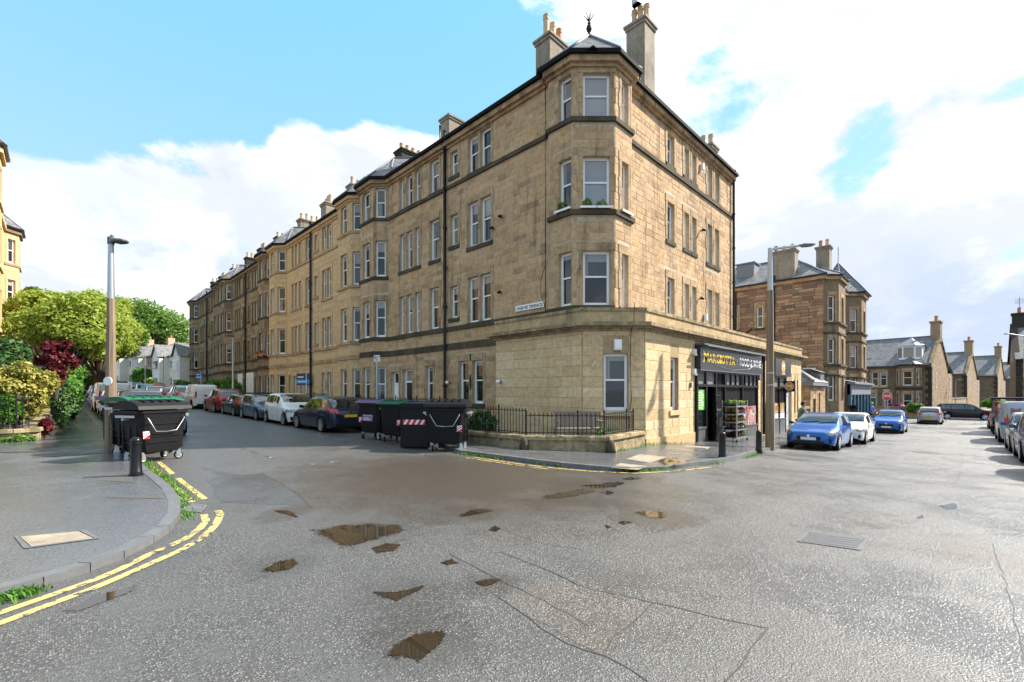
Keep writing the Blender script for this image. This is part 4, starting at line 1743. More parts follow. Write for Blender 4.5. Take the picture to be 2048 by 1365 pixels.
# shopfront: a timber frame with panes
def shopfront(u0, u1, lights, zr, zt, zhead, door=None):
    """lights: x positions of mullions"""
    y = 7.40
    mb = MB()
    for u in lights:
        mb.box(u - .06, y - .05, zg(u, 7) - .05, u + .06, y + .08, zhead)
    mb.box(u0, y - .07, zt - .05, u1, y + .08, zt + .05)
    mb.box(u0, y - .07, zhead - .06, u1, y + .08, zhead + .04)
    fr = SH.part('shopfront', 'black_paint', mb)
    for a, b in zip(lights, lights[1:]):
        is_door = door and abs(a - door[0]) < .05
        zb = zr + (zg(a, 7) - zg(u0, 7))
        mb = MB()
        mb.face([(a + .06, y + .03, zt + .05), (b - .06, y + .03, zt + .05), (b - .06, y + .03, zhead - .06), (a + .06, y + .03, zhead - .06)])
        mb.build('pane', 'window_glass' if (int(a * 10) % 3) else 'pale_glass', fr)
        if is_door:
            mb = MB()
            zf = zg(a, 7) + .12
            mb.box(a + .06, y + .25, zf, b - .06, y + .28, zt - .05)
            for k in range(2):
                mb.box(a + .12 + k * .5, y + .20, zf + .15, a + .2 + k * .5, y + .25, zt - .2)
            mb.box(a + .07, y + .19, zf + .9, b - .07, y + .25, zf + .98)
            mb.build('shop_door', 'black_paint', fr)
        else:
            mb = MB()
            mb.face([(a + .06, y + .03, zb), (b - .06, y + .03, zb), (b - .06, y + .03, zt - .05), (a + .06, y + .03, zt - .05)])
            mb.build('pane', 'shop_glass', fr)
            mb = MB()
            mb.box(a + .06, y - .03, zg(a, 7) - .2, b - .06, y + .06, zb - .02)
            mb.box(a + .02, y - .06, zb - .03, b - .02, y + .06, zb + .03)
            mb.build('stall_riser', 'grey_panel', fr)
    return fr


fr1 = shopfront(PL, PR, [17.5, 18.35, 19.35, 20.35, 22.5, 24.65], .25, 1.92, 2.5, (18.35,))
fr2 = shopfront(27.2, 29.7, [27.25, 28.4, 29.65], .2, 1.9, 2.5)
mb = MB()
for k in range(7):
    u = 20.5 + k * .6
    mb.box(u - .035, 7.36, 1.97, u + .035, 7.44, 2.44)
mb.build('glazing_bars', 'black_paint', fr1)
# what hangs behind and on the glass
mb = MB()
mb.box(17.56, 7.405, .95, 18.29, 7.42, 1.75)
o = mb.build('window_poster', 'poster_green', fr1)
mb = MB()
for k in range(7):
    mb.box(17.62, 7.398, 1.02 + k * .1, 17.62 + (.55 if k % 3 else .35), 7.404, 1.05 + k * .1)
mb.box(17.98, 7.399, .97, 18.02, 7.404, 1.72)
mb.build('poster_print', 'white_letter', fr1)


def blotch_mat(name, cols, scale):
    m, g = new_mat(name)
    v = g.n('ShaderNodeTexVoronoi', feature='SMOOTH_F1')
    g.t.links.new(g.vmath('ADD', pos(g), g.vmath('SCALE', g.n('ShaderNodeTexNoise').outputs['Color'], .3)), v.inputs['Vector'])
    v.inputs['Scale'].default_value = scale
    s = g.n('ShaderNodeSeparateColor')
    g.t.links.new(v.outputs['Color'], s.inputs[0])
    k = len(cols)
    c = g.ramp(s.outputs[0], [((i + .5) / k, x) for i, x in enumerate(cols)])
    finish(g, c, .3, .5)
    MATS[name] = m


blotch_mat('poster_food', [(.5, .02, .03), (.6, .45, .40), (.35, .01, .02), (.65, .55, .5), (.08, .02, .02), (.55, .12, .1)], 5)
blotch_mat('poster_fruit', [(.6, .04, .03), (.05, .25, .04), (.6, .3, .03), (.55, .5, .45), (.1, .02, .1)], 6)
mb = MB()
mb.box(22.62, 7.405, .02, 24.5, 7.42, .98)
mb.build('window_poster', 'poster_food', fr1)
mb = MB()
mb.box(27.4, 7.405, .5, 29.5, 7.42, 1.05)
mb.build('window_poster', 'poster_fruit', fr2)
mb = MB()
mb.box(27.4, 7.404, -.02, 29.5, 7.42, .48)
mb.build('window_poster', 'plate_white', fr2)

# fascia boards
sg = empty('shop_sign', (21.1, 7.3, 2.55), 0, 'long charcoal shop fascia with MARGIOTTA in yellow and FOOD & WINE in white', 'shop sign')
mb = MB()
mb.box(17.45, 7.22, 2.54, 24.75, 7.42, 3.46)
mb.build('board', 'sign_charcoal', sg)
mb = MB()
mb.box(17.4, 7.05, 3.46, 24.8, 7.42, 3.53)
mb.box(17.42, 7.2, 2.49, 24.78, 7.42, 2.54)
for k in range(7):
    mb.tube([(17.9 + k * 1.1, 7.2, 3.46), (17.9 + k * 1.1, 7.0, 3.42)], .02, 6)
mb.tube([(17.5, 6.98, 3.43), (24.7, 6.98, 3.43)], .03, 8)
mb.build('light_rail', 'grey_panel', sg)
inv = world_of(sg).inverted()
FY = 7.215


def serif(parent, s, u0, u1, z0, z1, mat):
    """broad serif capitals from the built-in font with slab serifs added"""
    n = len(s)
    wts = [1.35 if c == 'M' else .5 if c == 'I' else 1.0 for c in s]
    tot = sum(wts)
    u = u0
    for i, c in enumerate(s):
        w = (u1 - u0) * wts[i] / tot
        top = z1 * 1.0 + (.05 if i == 0 else 0)
        t = text_obj('letter', c, mat, parent, world_of(parent).inverted() @ frameM((u + w * .06, FY), (1, 0), z0), w * .88, top - z0, .003, .012)
        mb = MB()
        feet = {'M': (.06, .94), 'A': (.06, .94), 'R': (.12, .9), 'I': (.5,), 'T': (.5,)}.get(c, ())
        for f in feet:
            x = u + w * f
            mb.box(x - w * .13, FY - .004, z0 - .002, x + w * .13, FY, z0 + .035)
        if c in 'MI':
            for f in feet:
                x = u + w * f
                mb.box(x - w * .12, FY - .004, top - .035, x + w * .12, FY, top)
        if c == 'T':
            for sx_ in (.06, .94):
                x = u + w * sx_
                mb.box(x - .02, FY - .004, top - .12, x + .02, FY, top)
        if mb.f:
            mb.build('serif', mat, t)
        u += w


serif(sg, 'MARGIOTTA', 17.68, 21.05, 2.83, 3.2, 'yellow_letter')
text_obj('lettering', 'FOOD & WINE', 'white_letter', sg, inv @ frameM((21.68, FY), (1, 0), 2.83), 2.95, .36, .003, 0)
mb = MB()
mb.tube([(21.35, FY, 3.02), (21.35, FY - .004, 3.02)], .05, 12)
mb.build('dot', 'white_letter', sg)
mb = MB()
mb.tube([(17.7, 7.21, 2.92), (19, 7.208, 2.72), (20.8, 7.208, 2.60), (22.8, 7.208, 2.72), (24.6, 7.21, 3.15)], .008, 4)
mb.build('cable', 'grey_panel', sg)
s2 = empty('shop_sign', (28.4, 7.3, 2.55), 0, 'short charcoal fascia with an orange oval M emblem over the second shop window', 'shop sign')
mb = MB()
mb.box(27.1, 7.22, 2.54, 30.1, 7.42, 3.46)
mb.build('board', 'sign_charcoal', s2)


def disc(mb, M, r, y0, y1, n=28, sx_=1.0):
    pts = [(r * sx_ * math.cos(2 * math.pi * k / n), r * math.sin(2 * math.pi * k / n)) for k in range(n)]
    f = [M @ Vector((x, y0, z)) for x, z in pts]
    b = [M @ Vector((x, y1, z)) for x, z in pts]
    mb.face(f)
    for i in range(n):
        j = (i + 1) % n
        mb.face([b[i], b[j], f[j], f[i]])


M2 = frameM((28.55, 7.22), (1, 0), 3.04)
mb = MB()
disc(mb, M2, .36, -.004, .0, 28)
mb.build('emblem', 'orange_sign', s2)
inv2 = world_of(s2).inverted()
text_obj('lettering', 'M', 'white_letter', s2, inv2 @ frameM((28.35, 7.215), (1, 0), 2.88), .4, .34, .003, .0)
text_obj('lettering', 'FOOD & WINE', 'white_letter', s2, inv2 @ frameM((28.2, 7.215), (1, 0), 2.62), .7, .08, .003, 0)
# projecting sign
s3 = empty('hanging_sign', (29.25, 7.1, 1.7), 0, 'square black projecting sign with an orange disc and white M by the white door', 'hanging sign')
mb = MB()
mb.box(29.2, 6.82, 1.68, 29.28, 7.38, 2.28)
mb.build('board', 'black_paint', s3)
mb = MB()
mb.tube([(29.24, 7.36, 2.2), (29.24, 7.45, 2.2)], .03, 6)
mb.tube([(29.24, 7.36, 1.8), (29.24, 7.45, 1.8)], .03, 6)
mb.build('bracket', 'black_paint', s3)
M3 = frameM((29.2, 7.1), (0, -1), 1.98)
mb = MB()
disc(mb, M3, .235, -.006, 0)
mb.build('disc', 'orange_sign', s3)
mb = MB()
for k in range(28):
    a, b = 2 * math.pi * k / 28, 2 * math.pi * (k + 1) / 28
    mb.face([M3 @ Vector((r * math.cos(t), -.008, r * math.sin(t))) for r, t in ((.215, a), (.235, a), (.235, b), (.215, b))])
mb.build('ring', 'white_letter', s3)
text_obj('lettering', 'M', 'white_letter', s3, world_of(s3).inverted() @ frameM((29.19, 7.23), (0, -1), 1.89), .26, .18, .002, .0)
# small things on the shop wall
mb = MB()
mb.tube([(25.6, 7.34, 3.6), (25.6, 7.34, 3.3), (25.6, 7.36, 3.2), (25.6, 7.36, -.5)], .07, 8)
SH.part('downpipe', 'black_paint', mb, 40)
mb = MB()
mb.box(25.4, 7.25, 3.3, 25.8, 7.44, 3.6)
SH.part('rainwater_head', 'black_paint', mb)
for (u, z, m_, nm_) in ((17.3, 3.1, 'white_paint', 'security_camera'), (17.3, 2.35, 'white_paint', 'alarm_box'), (24.85, 2.3, 'blue_plastic', 'alarm_box')):
    mb = MB()
    mb.box(u - .07, 7.33, z, u + .07, 7.45, z + .2)
    mb.box(u - .05, 7.30, z - .05, u + .05, 7.4, z)
    SH.part(nm_, m_, mb)
text_obj('lettering', 'ENTRANCE', 'orange_sign', fr1, world_of(fr1).inverted() @ frameM((18.55, 7.40), (1, 0), 2.15), .6, .09, .003, .005)

# ---------------------------------------------------------------- the tenement beyond the shop, its lodge and the blue shop
RX, RY = 40.6, 7.6
RT = Bld('tenement', (RX, RY, zg(RX, RY)), 'reddish rubble tenement beyond the shop, with bays and a pointed slate turret', None, 'sandstone_dark_wall', 'red_rubble', 'sandstone_dressed', 'sill_dark', cat='tenement')
RE = 10.4
zb = -1.8
RF = [(1.0, 3.0), (3.75, 5.75), (6.95, 8.95)]
gw = []
for (va, vb) in ((on_u(1526, RX), on_u(1513, RX)), (on_u(1475, RX), on_u(1462, RX))):
    for (s, h) in ((3.6, 5.4), (6.9, 8.7)):
        gw.append((va, vb, s, h))
G1 = 15.2
gwx = [(G1 - b, G1 - a, s, h, 'sash') for (a, b, s, h) in [(min(q[0], q[1]), max(q[0], q[1]), q[2], q[3]) for q in gw]]
RT.facade((RX, G1), (0, -1), G1 - RY, zb, RE, gwx, dict(h=(.16, .30), w=(.4, 1.1), proud=.03, gap=.02))
rb1 = RT.bay((RX + .35, RY), (RX + 4.6, RY), .75, .8, zb, RE, RF, None, fw=.85, sw=.5)
RT.facade((RX, RY), (1, 0), .35, zb, RE)
RT.facade((RX + 4.6, RY), (1, 0), 4.2, zb, RE, [(.8, 1.4, s, h, 'sash') for s, h in RF] + [(2.4, 3.0, s, h, 'sash') for s, h in RF], dict(h=(.3, .36), w=(.5, .9)))
rb2 = RT.bay((RX + 8.8, RY), (RX + 13.4, RY), 1.0, 1.0, zb, RE, RF, None, fw=.9, sw=.6)
RT.facade((RX + 13.4, RY), (0, 1), 9, zb, RE)
ro = [Vector((RX, G1)), Vector((RX, RY)), *rb1, *rb2]
for z in (3.62, 6.8):
    for za, zb2, oo in ((z, z + .15, .12), (z - .75, z - .63, .08)):
        mb = MB()
        band(mb, [Vector((RX, RY)), *rb1, *rb2], za, zb2, oo, z1b=zb2 + .03)
        RT.part('sill_course', 'sill_dark', mb)
mb = MB()
band(mb, ro, RE - .25, RE, .18)
RT.part('cornice', 'sandstone_dressed', mb)
mb = MB()
band(mb, ro, RE, RE + .12, .28, back=.1)
RT.part('gutter', 'black_paint', mb)
mb = MB()
e = RE + .1
mb.face([(RX - .25, G1, e), (RX - .25, RY - .2, e), (RX + 4, RY + 3, 13.1), (RX + 4, G1, 13.1)])
mb.face([(RX - .25, RY - .2, e), (RX + 13.6, RY - .2, e), (RX + 9, RY + 3.2, 13.1), (RX + 4, RY + 3, 13.1)])
mb.face([(RX + 4, RY + 3, 13.1), (RX + 9, RY + 3.2, 13.1), (RX + 9, G1, 13.1), (RX + 4, G1, 13.1)])
rf_ = RT.part('roof', 'slate', mb)
mb = MB()
mb.tube([(RX - .25, RY - .2, e + .04), (RX + 4, RY + 3, 13.16)], .07, 6)
mb.tube([(RX + 4, RY + 3, 13.14), (RX + 4, G1, 13.14)], .09, 6)
mb.build('lead_ridge', 'lead', rf_)
mb = MB()
mb.box(RX + 1.6, 12.9, 11.6, RX + 3.0, 14.3, 12.75)
mb.box(RX + 1.5, 12.8, 12.75, RX + 3.1, 14.4, 12.85)
RT.part('cupola', 'lead', mb)
slate_hip(RT, [(RX + .3, RY + .1, e), (RX + .9, RY - 1.05, e), (RX + 4.0, RY - 1.05, e), (RX + 4.7, RY + .1, e)], (RX + 2.5, RY + .9, 11.7), 'bay_roof')
slate_hip(RT, [(RX + 8.5, RY + .3, e), (RX + 9.4, RY - 1.35, e), (RX + 12.8, RY - 1.35, e), (RX + 13.7, RY + .3, e), (RX + 11.1, RY + 3, e), (RX + 8.5, RY + .3, e)], (RX + 10.9, RY + .9, 13.7), 'turret_roof')
mb = MB()
mb.tube([(RX + 10.9, RY + .9, 13.6), (RX + 10.9, RY + .9, 15.2)], .025, 6)
for zz in (15.7, 16.1):
    mb.box(RX + 10.65, RY + .89, zz - 1.2, RX + 11.15, RY + .91, zz - 1.17)
RT.part('weather_vane', 'cast_iron', mb)
RT.chimney(RX + .05, on_u(1589, RX), RX + 1.05, on_u(1540, RX), 10.2, 12.9, 3, 'render_grey', ('cream_pot', 'cream_pot', 'render_grey'), .5)
RT.chimney(RX + 2.6, RY + .1, RX + 3.5, RY + 1.0, 10.4, 13.3, 2, 'render_grey', ('cream_pot', 'terracotta_pot'), .6)
RT.chimney(RX + 5.4, RY + 4.5, RX + 6.6, RY + 5.2, 12.0, 13.9, 3, 'render_grey', ('terracotta_pot',), .4)
for vv in (on_u(1549, RX), on_u(1472, RX)):
    pipe(RT, [(RX - .08, vv, 10.9 if vv < 12 else 10.2), (RX - .08, vv, -.6)], .06)
mb = MB()
mb.tube([(RX - .1, on_u(1472, RX), 6.0), (RX - .1, on_u(1505, RX), 6.9)], .05, 6)
RT.part('waste_pipe', 'black_paint', mb)
mb = MB()
mb.tube([(RX - .05, 9.6, 3.5), (RX - .35, 9.4, 3.45), (RX - .5, 8.0, 3.42)], .05, 6)
RT.part('bracket_arm', 'white_paint', mb)
RT.finish(300)

# small lodge between the shop and the tenement
LX = 36.0
LD = Bld('lodge', (LX, 7.5, zg(LX, 7.5)), 'low stone lodge with a slate roof between the corner shop and the red tenement', None, 'sandstone_dark_wall', 'rubble', 'sandstone_dressed', cat='lodge')
LD.facade((LX, 11.5), (0, -1), 4.0, -1.6, 2.2, (), dict(h=(.2, .32), w=(.4, .8), proud=.02))
LD.facade((LX, 7.5), (1, 0), 4.55, -1.6, 2.2, [(.7, 1.45, -.95, 1.2, 'door_dark'), (2.3, 2.8, .1, 1.6, 'sash')], dict(h=(.28, .34), w=(.5, .9)), sills=False)
mb = MB()
band(mb, [Vector((LX, 11.5)), Vector((LX, 7.5)), Vector((LX + 4.55, 7.5))], 2.1, 2.35, .22)
LD.part('cornice', 'lead', mb)
mb = MB()
mb.face([(LX - .25, 11.5, 2.35), (LX - .25, 7.25, 2.35), (LX + 2, 9.2, 3.7), (LX + 2, 11.5, 3.7)])
mb.face([(LX - .25, 7.25, 2.35), (LX + 4.6, 7.25, 2.35), (LX + 4.6, 9.2, 3.7), (LX + 2, 9.2, 3.7)])
lr = LD.part('roof', 'slate', mb)
mb = MB()
mb.tube([(LX - .25, 7.25, 2.42), (LX + 2, 9.2, 3.76)], .09, 6)
mb.tube([(LX + 2, 9.2, 3.74), (LX + 2, 11.5, 3.74)], .09, 6)
mb.build('lead_ridge', 'lead', lr)
mb = MB()
mb.box(LX + 3.0, 7.5, 2.45, LX + 4.3, 9.6, 3.1)
mb.face([(LX + 2.8, 7.4, 3.1), (LX + 4.5, 7.4, 3.1), (LX + 4.5, 8.4, 3.5), (LX + 2.8, 8.4, 3.5)])
mb.build('dormer', 'slate', lr)
pipe(LD, [(LX - .06, 8.6, 2.2), (LX - .06, 8.6, -.9)], .06)
LD.finish(300)
# boundary wall by the shop end
BW = Bld('boundary_wall', (34.6, 7.5, zg(34.6, 7.5)), 'rubble boundary wall with a flat cope beside the end of the corner shop', None, 'sandstone_wall', 'rubble', 'rubble', cat='wall')
BW.facade((33.45, 7.62), (1, 0), 2.45, -1.6, .55, (), dict(h=(.16, .26), w=(.25, .5), proud=.025))
mb = MB()
mb.box(33.45, 7.5, .55, 35.95, 8.0, .72)
BW.part('coping', 'render_grey', mb)
BW.finish(300)

# blue shop in front of the tenement
BX0, BX1, BY = 44.4, 54.6, 6.55
BS = Bld('blue_shop', (BX0, BY, zg(BX0, BY)), 'single storey shop with a dark teal painted shopfront and grey blue fascia', None, 'sandstone_dark_wall', 'rubble', 'rubble', cat='shop')
BS.facade((BX0, 9), (0, -1), 9 - BY, -1.8, 2.35, ())
BS.finish()
mb = MB()
mb.box(BX0, BY - .1, 1.45, BX1, BY + .2, 2.3)
mb.box(BX0 - .1, BY - .35, 2.3, BX1 + .1, BY + .2, 2.45)
BS.part('fascia', 'lead', mb)
mb = MB()
mb.face([(BX0, BY - .3, 2.45), (BX1, BY - .3, 2.45), (BX1, 8.4, 2.9), (BX0, 8.4, 2.9)])
BS.part('roof', 'lead', mb)
mb = MB()
xs_ = [BX0 + k * (BX1 - BX0) / 6 for k in range(7)]
for x in xs_:
    mb.box(x - .16, BY - .08, -1.8, x + .16, BY + .15, 1.45)
mb.box(BX0, BY - .04, -1.8, BX1, BY + .12, -.55)
fr = BS.part('shopfront', 'shop_teal', mb)
for a, b in zip(xs_, xs_[1:]):
    mb = MB()
    mb.face([(a + .16, BY + .05, -.55), (b - .16, BY + .05, -.55), (b - .16, BY + .05, 1.45), (a + .16, BY + .05, 1.45)])
    mb.build('pane', 'window_glass', fr)
BS.wallmb = MB()
mb = MB()
mb.face([(BX1, BY, -1.8), (BX1, 9.5, -1.8), (BX1, 9.5, 2.9), (BX1, BY, 2.4)])
BS.part('end_wall', 'shop_teal', mb)


# ---------------------------------------------------------------- stone villas at the end of the shop street
def villa(base, ang, W, D, he, hr, label, n_win, wallm='coursed_brown_far', gable=True, full=True, chim=True, group='stone villas at the end of the street', ext=True):
    """front along local x from the near gable corner (0) to -W; the gable faces +x; the roof ridge runs along x"""
    b = Bld('villa', base, label, group, wallm, 'rubble', 'sandstone_dressed', 'sandstone_dressed', cat='house', rz=ang)
    R_ = b.root
    Mw = world_of(R_)

    def w2(x, y):
        q = Mw @ Vector((x, y, 0))
        return (q.x, q.y)

    bz = base[2]
    d = Mw.to_3x3() @ Vector((1, 0, 0))
    d = (d.x, d.y)
    f = []
    if full:
        f = [(W - 5.4, W - 4.75, bz + 3.45, bz + 5.2, 'sash'), (W - 4.6, W - 3.95, bz + 3.45, bz + 5.2, 'sash'),
             (W - 5.75, W - 4.95, bz + .25, bz + 2.75, 'door_green'), (W - 4.25, W - 3.5, bz + .25, bz + 2.75, 'door_dark')]
    b.facade(w2(-W, 0), d, W, bz - .6, bz + he, f, None, jw=.12)
    if full:
        q = b.bay(w2(-3.1, 0), w2(-.75, 0), .7, .55, bz - .6, bz + he, [(bz + .75, bz + 2.6), (bz + 3.5, bz + 5.2)], None, fw=.85, sw=.4)
        mb = MB()
        band(mb, q, bz + 3.05, bz + 3.3, .08)
        band(mb, q, bz + he - .1, bz + he + .06, .12)
        b.part('cornice', 'coal_stone', mb)
    # gable: rubble wall, faces d
    nn = (-d[1], d[0])
    mb = MB()
    g0, g1 = w2(0, 0), w2(0, D)
    rid = w2(0, D / 2)
    mb.face([(g0[0], g0[1], bz - .6), (g1[0], g1[1], bz - .6), (g1[0], g1[1], bz + he), (rid[0], rid[1], bz + hr), (g0[0], g0[1], bz + he)])
    b.part('gable_wall', 'rubble_far', mb)
    mb = MB()
    for i in range(14):
        z0 = bz - .3 + i * (he / 14)
        wd = .5 if i % 2 else .28
        for (x0, x1, y0, y1) in ((-wd, .03, -.03, 0.02), (-.02, .03, -.03, wd)):
            c0, c1 = w2(x0, y0), w2(x1, y1)
            Mq = Mw
            mb.box(x0, y0, z0 + .01 - bz, x1, y1, z0 + he / 14 - .01 - bz, Mw)
    b.part('quoins', 'coal_stone' if full or True else 'sandstone_dressed', mb)
    mb = MB()
    e = he
    mb.face([Mw @ Vector(p) for p in ((-W - .1, -.25, e - .05), (-.02, -.25, e - .05), (-.02, D / 2, hr), (-W - .1, D / 2, hr))])
    mb.face([Mw @ Vector(p) for p in ((-W - .1, D / 2, hr), (-.02, D / 2, hr), (-.02, D + .2, e - .05), (-W - .1, D + .2, e - .05))])
    rf = b.part('roof', 'slate', mb)
    mb = MB()
    for (y0, z0, y1, z1) in ((-.2, e, D / 2, hr), (D / 2, hr, D + .2, e)):
        a_, c_ = Vector((0, y0, z0)), Vector((0, y1, z1))
        for k in range(6):
            p, r = a_.lerp(c_, k / 6), a_.lerp(c_, (k + .97) / 6)
            mb.face([Mw @ Vector(v) for v in ((-.2, p.y, p.z + .12), (.14, p.y, p.z + .12), (.14, r.y, r.z + .12), (-.2, r.y, r.z + .12))])
            mb.face([Mw @ Vector(v) for v in ((.14, p.y, p.z - .08), (.14, r.y, r.z - .08), (.14, r.y, r.z + .12), (.14, p.y, p.z + .12))])
            mb.face([Mw @ Vector(v) for v in ((-.2, p.y, p.z - .05), (-.2, r.y, r.z - .05), (-.2, r.y, r.z + .12), (-.2, p.y, p.z + .12))])
    b.part('gable_coping', 'sandstone_dark', mb)
    mb = MB()
    mb.tube([Mw @ Vector((-W, D / 2, hr + .04)), Mw @ Vector((-.1, D / 2, hr + .04))], .09, 6)
    mb.build('ridge', 'lead', rf)
    if chim:
        mb = MB()
        mb.box(-.75, D / 2 - .55, hr - .7, .12, D / 2 + .55, hr + 1.55, Mw)
        mb.box(-.85, D / 2 - .65, hr + 1.55, .22, D / 2 + .65, hr + 1.75, Mw)
        st = b.part('chimney', 'sandstone_dark', mb)
        b.pot_row(st, *w2(-.3, D / 2 - .45), *w2(-.3, D / 2 + .45), bz + hr + 1.75, 3, ('terracotta_pot', 'cream_pot'), .6)
    mb = MB()
    mb.tube([Mw @ Vector((-W, -.3, e - .05)), Mw @ Vector((0, -.3, e - .05))], .07, 6)
    b.part('gutter', 'lead', mb)
    if ext:
        mb = MB()
        mb.box(-3.4, D, -.6, -.01, D + 3.2, he * .86, Mw)
        b.part('rear_wing', 'rubble_far', mb)
        mb = MB()
        mb.face([Mw @ Vector(v) for v in ((-3.5, D, he * 1.1), (.1, D, he * 1.1), (.1, D + 3.4, he * .86), (-3.5, D + 3.4, he * .86))])
        b.part('rear_roof', 'slate', mb)
        for (y, s, h) in ((2.2, 3.2, 5.0), (D + 1.2, 3.2, 4.7), (D + 1.0, .6, 2.6)):
            wm = window_mesh(.5, h - s, 'sash')
            o = put('window', wm[0], 'white_paint', R_, Matrix.Translation((.0, y, s)) @ Matrix.Rotation(R(90), 4, 'Z') @ Matrix.Translation((0, -.16, 0)))
            put('pane', wm[1], 'window_glass', o)
            put('pane', wm[2], 'window_glass', o)
    b.finish()
    return b, rf, Mw


brick_mat('rubble_far', [(.34, .24, .15), (.44, .31, .19), (.24, .165, .105), (.5, .36, .22), (.3, .18, .11)], (.36, .28, .19), .42, .2, .02, .35, .9, 1.0)
vb = (69.3, 2.83, zg(69.3, 2.83) + .1)
V1, V1r, VM = villa(vb, R(-97), 8.2, 9.0, 5.9, 9.4, 'brown stone villa with a white dormer, a two storey bay and a green door', 1)
# dormer and roof lights of the nearest villa
mb = MB()
mb.prism([(-3.15, .95), (-2.6, .45), (-1.5, .45), (-.95, .95), (-.95, 2.6), (-3.15, 2.6)], 6.55, 8.15, VM)
dm = V1.part('dormer', 'white_paint', mb)
for (x0, y0, x1, y1) in ((-2.5, .44, -1.6, .44), (-3.1, .9, -2.68, .5), (-1.42, .5, -1.0, .9)):
    mb = MB()
    t = Vector((x1 - x0, y1 - y0, 0)).normalized()
    o_ = Vector((t.y, -t.x, 0)) * .015
    a_, c_ = Vector((x0, y0, 0)) + o_, Vector((x1, y1, 0)) + o_
    mb.face([VM @ (a_ + Vector((0, 0, 6.8))), VM @ (c_ + Vector((0, 0, 6.8))), VM @ (c_ + Vector((0, 0, 7.95))), VM @ (a_ + Vector((0, 0, 7.95)))])
    mb.build('pane', 'window_glass', dm)
mb = MB()
ring_ = [(-3.4, 1.0), (-2.7, .25), (-1.4, .25), (-.7, 1.0), (-.9, 2.9), (-3.2, 2.9)]
for a_, c_ in zip(ring_, ring_[1:]):
    mb.face([VM @ Vector((*a_, 8.15)), VM @ Vector((*c_, 8.15)), VM @ Vector((-2.05, 1.9, 9.2))])
mb.build('dormer_roof', 'lead', dm)
for (x, y) in ((-5.2, 2.4), (-7.6, 2.2)):
    mb = MB()
    zz = 5.85 + y / 4.5 * 3.5
    mb.face([VM @ Vector(p) for p in ((x, y, zz + .1), (x + .6, y, zz + .1), (x + .6, y + .6, zz + .57), (x, y + .6, zz + .57))])
    mb.build('roof_light', 'lead', V1r)
slate_hip(V1, [VM @ Vector(p) for p in ((-3.3, -.1, 5.95), (-2.55, -.85, 5.95), (-1.3, -.85, 5.95), (-.55, -.1, 5.95))], VM @ Vector((-1.9, .4, 6.75)), 'bay_roof')
villa((94, .05, zg(94, 0)), R(-97), 12, 9.0, 5.6, 9.0, 'second stone villa from the left with a plain gable and low front wing', 0, full=False)
villa((121, -3.9, zg(121, 0)), R(-97), 14, 9.0, 6.0, 9.8, 'third stone villa with a roof light and a tall slim chimney', 0, full=False)
villa((150, -8, zg(150, 0)), R(-97), 14, 9.0, 6.0, 9.8, 'farthest stone villa, only its roof showing', 0, full=False)
vr, vrr, _ = villa((68.5, -8.5, zg(68, -5)), R(-95), 0.1, 9, 6.0, 10, 'stone villa at the right edge of the picture, with black and tan quoins', 0, full=False, gable=True, ext=False, chim=False) if False else (None, None, None)
ER = Bld('villa', (70.5, -3.6, zg(70, -4)), 'stone villa at the right edge of the street with black quoins and a tall chimney', 'stone villas at the end of the street', 'coursed_brown_far', 'rubble', 'sandstone_dressed', cat='house')
bz = zg(70, -4)
ER.facade((70.5, -3.6), (0, -1), 12, bz - .5, bz + 6.3, [(2.0, 2.9, bz + .9, bz + 2.7, 'sash'), (2.0, 2.9, bz + 3.9, bz + 5.6, 'sash')])
ER.facade((80.5, -3.6), (-1, 0), 10, bz - .5, bz + 6.3)
ER.finish()
mb = MB()
for i in range(14):
    w_ = .75 if i % 2 else .4
    mb.box(70.46, -3.6 - w_, bz + i * .45, 70.52, -3.57, bz + i * .45 + .42)
ER.part('quoins', 'coal_stone', mb)
mb = MB()
mb.face([(70.2, -3.5, bz + 6.3), (70.2, -15.6, bz + 6.3), (75.5, -15.6, bz + 10.4), (75.5, -3.5, bz + 10.4)])
mb.face([(75.5, -3.5, bz + 10.4), (75.5, -15.6, bz + 10.4), (80.8, -15.6, bz + 6.3), (80.8, -3.5, bz + 6.3)])
ER.part('roof', 'slate', mb)
mb = MB()
mb.face([(70.5, -3.6, bz + 6.3), (80.5, -3.6, bz + 6.3), (75.5, -3.6, bz + 10.3)])
ER.part('gable_wall', 'rubble_far', mb)
mb = MB()
for (x0, z0, x1, z1) in ((70.1, 6.2, 75.5, 10.5), (75.5, 10.5, 80.9, 6.2)):
    mb.face([(x0, -3.4, bz + z0), (x1, -3.4, bz + z1), (x1, -3.9, bz + z1), (x0, -3.9, bz + z0)])
    mb.face([(x0, -3.9, bz + z0 - .25), (x1, -3.9, bz + z1 - .25), (x1, -3.9, bz + z1), (x0, -3.9, bz + z0)])
    mb.face([(x0, -3.4, bz + z0 - .25), (x1, -3.4, bz + z1 - .25), (x1, -3.4, bz + z1), (x0, -3.4, bz + z0)])
ER.part('gable_coping', 'coal_stone', mb)
ER.chimney(74.9, -4.6, 76.1, -3.55, bz + 9.3, bz + 11.6, 2, 'coal_stone', ('terracotta_pot',), .6)
mb = MB()
mb.tube([(75.5, -4.1, bz + 11.5), (75.5, -4.1, bz + 13.4)], .025, 6)
for k in range(5):
    mb.tube([(75.5, -4.1 - .35, bz + 13.2 - k * .12), (75.5, -4.1 + .35, bz + 13.2 - k * .12)], .012, 4)
ER.part('aerial', 'cast_iron', mb)
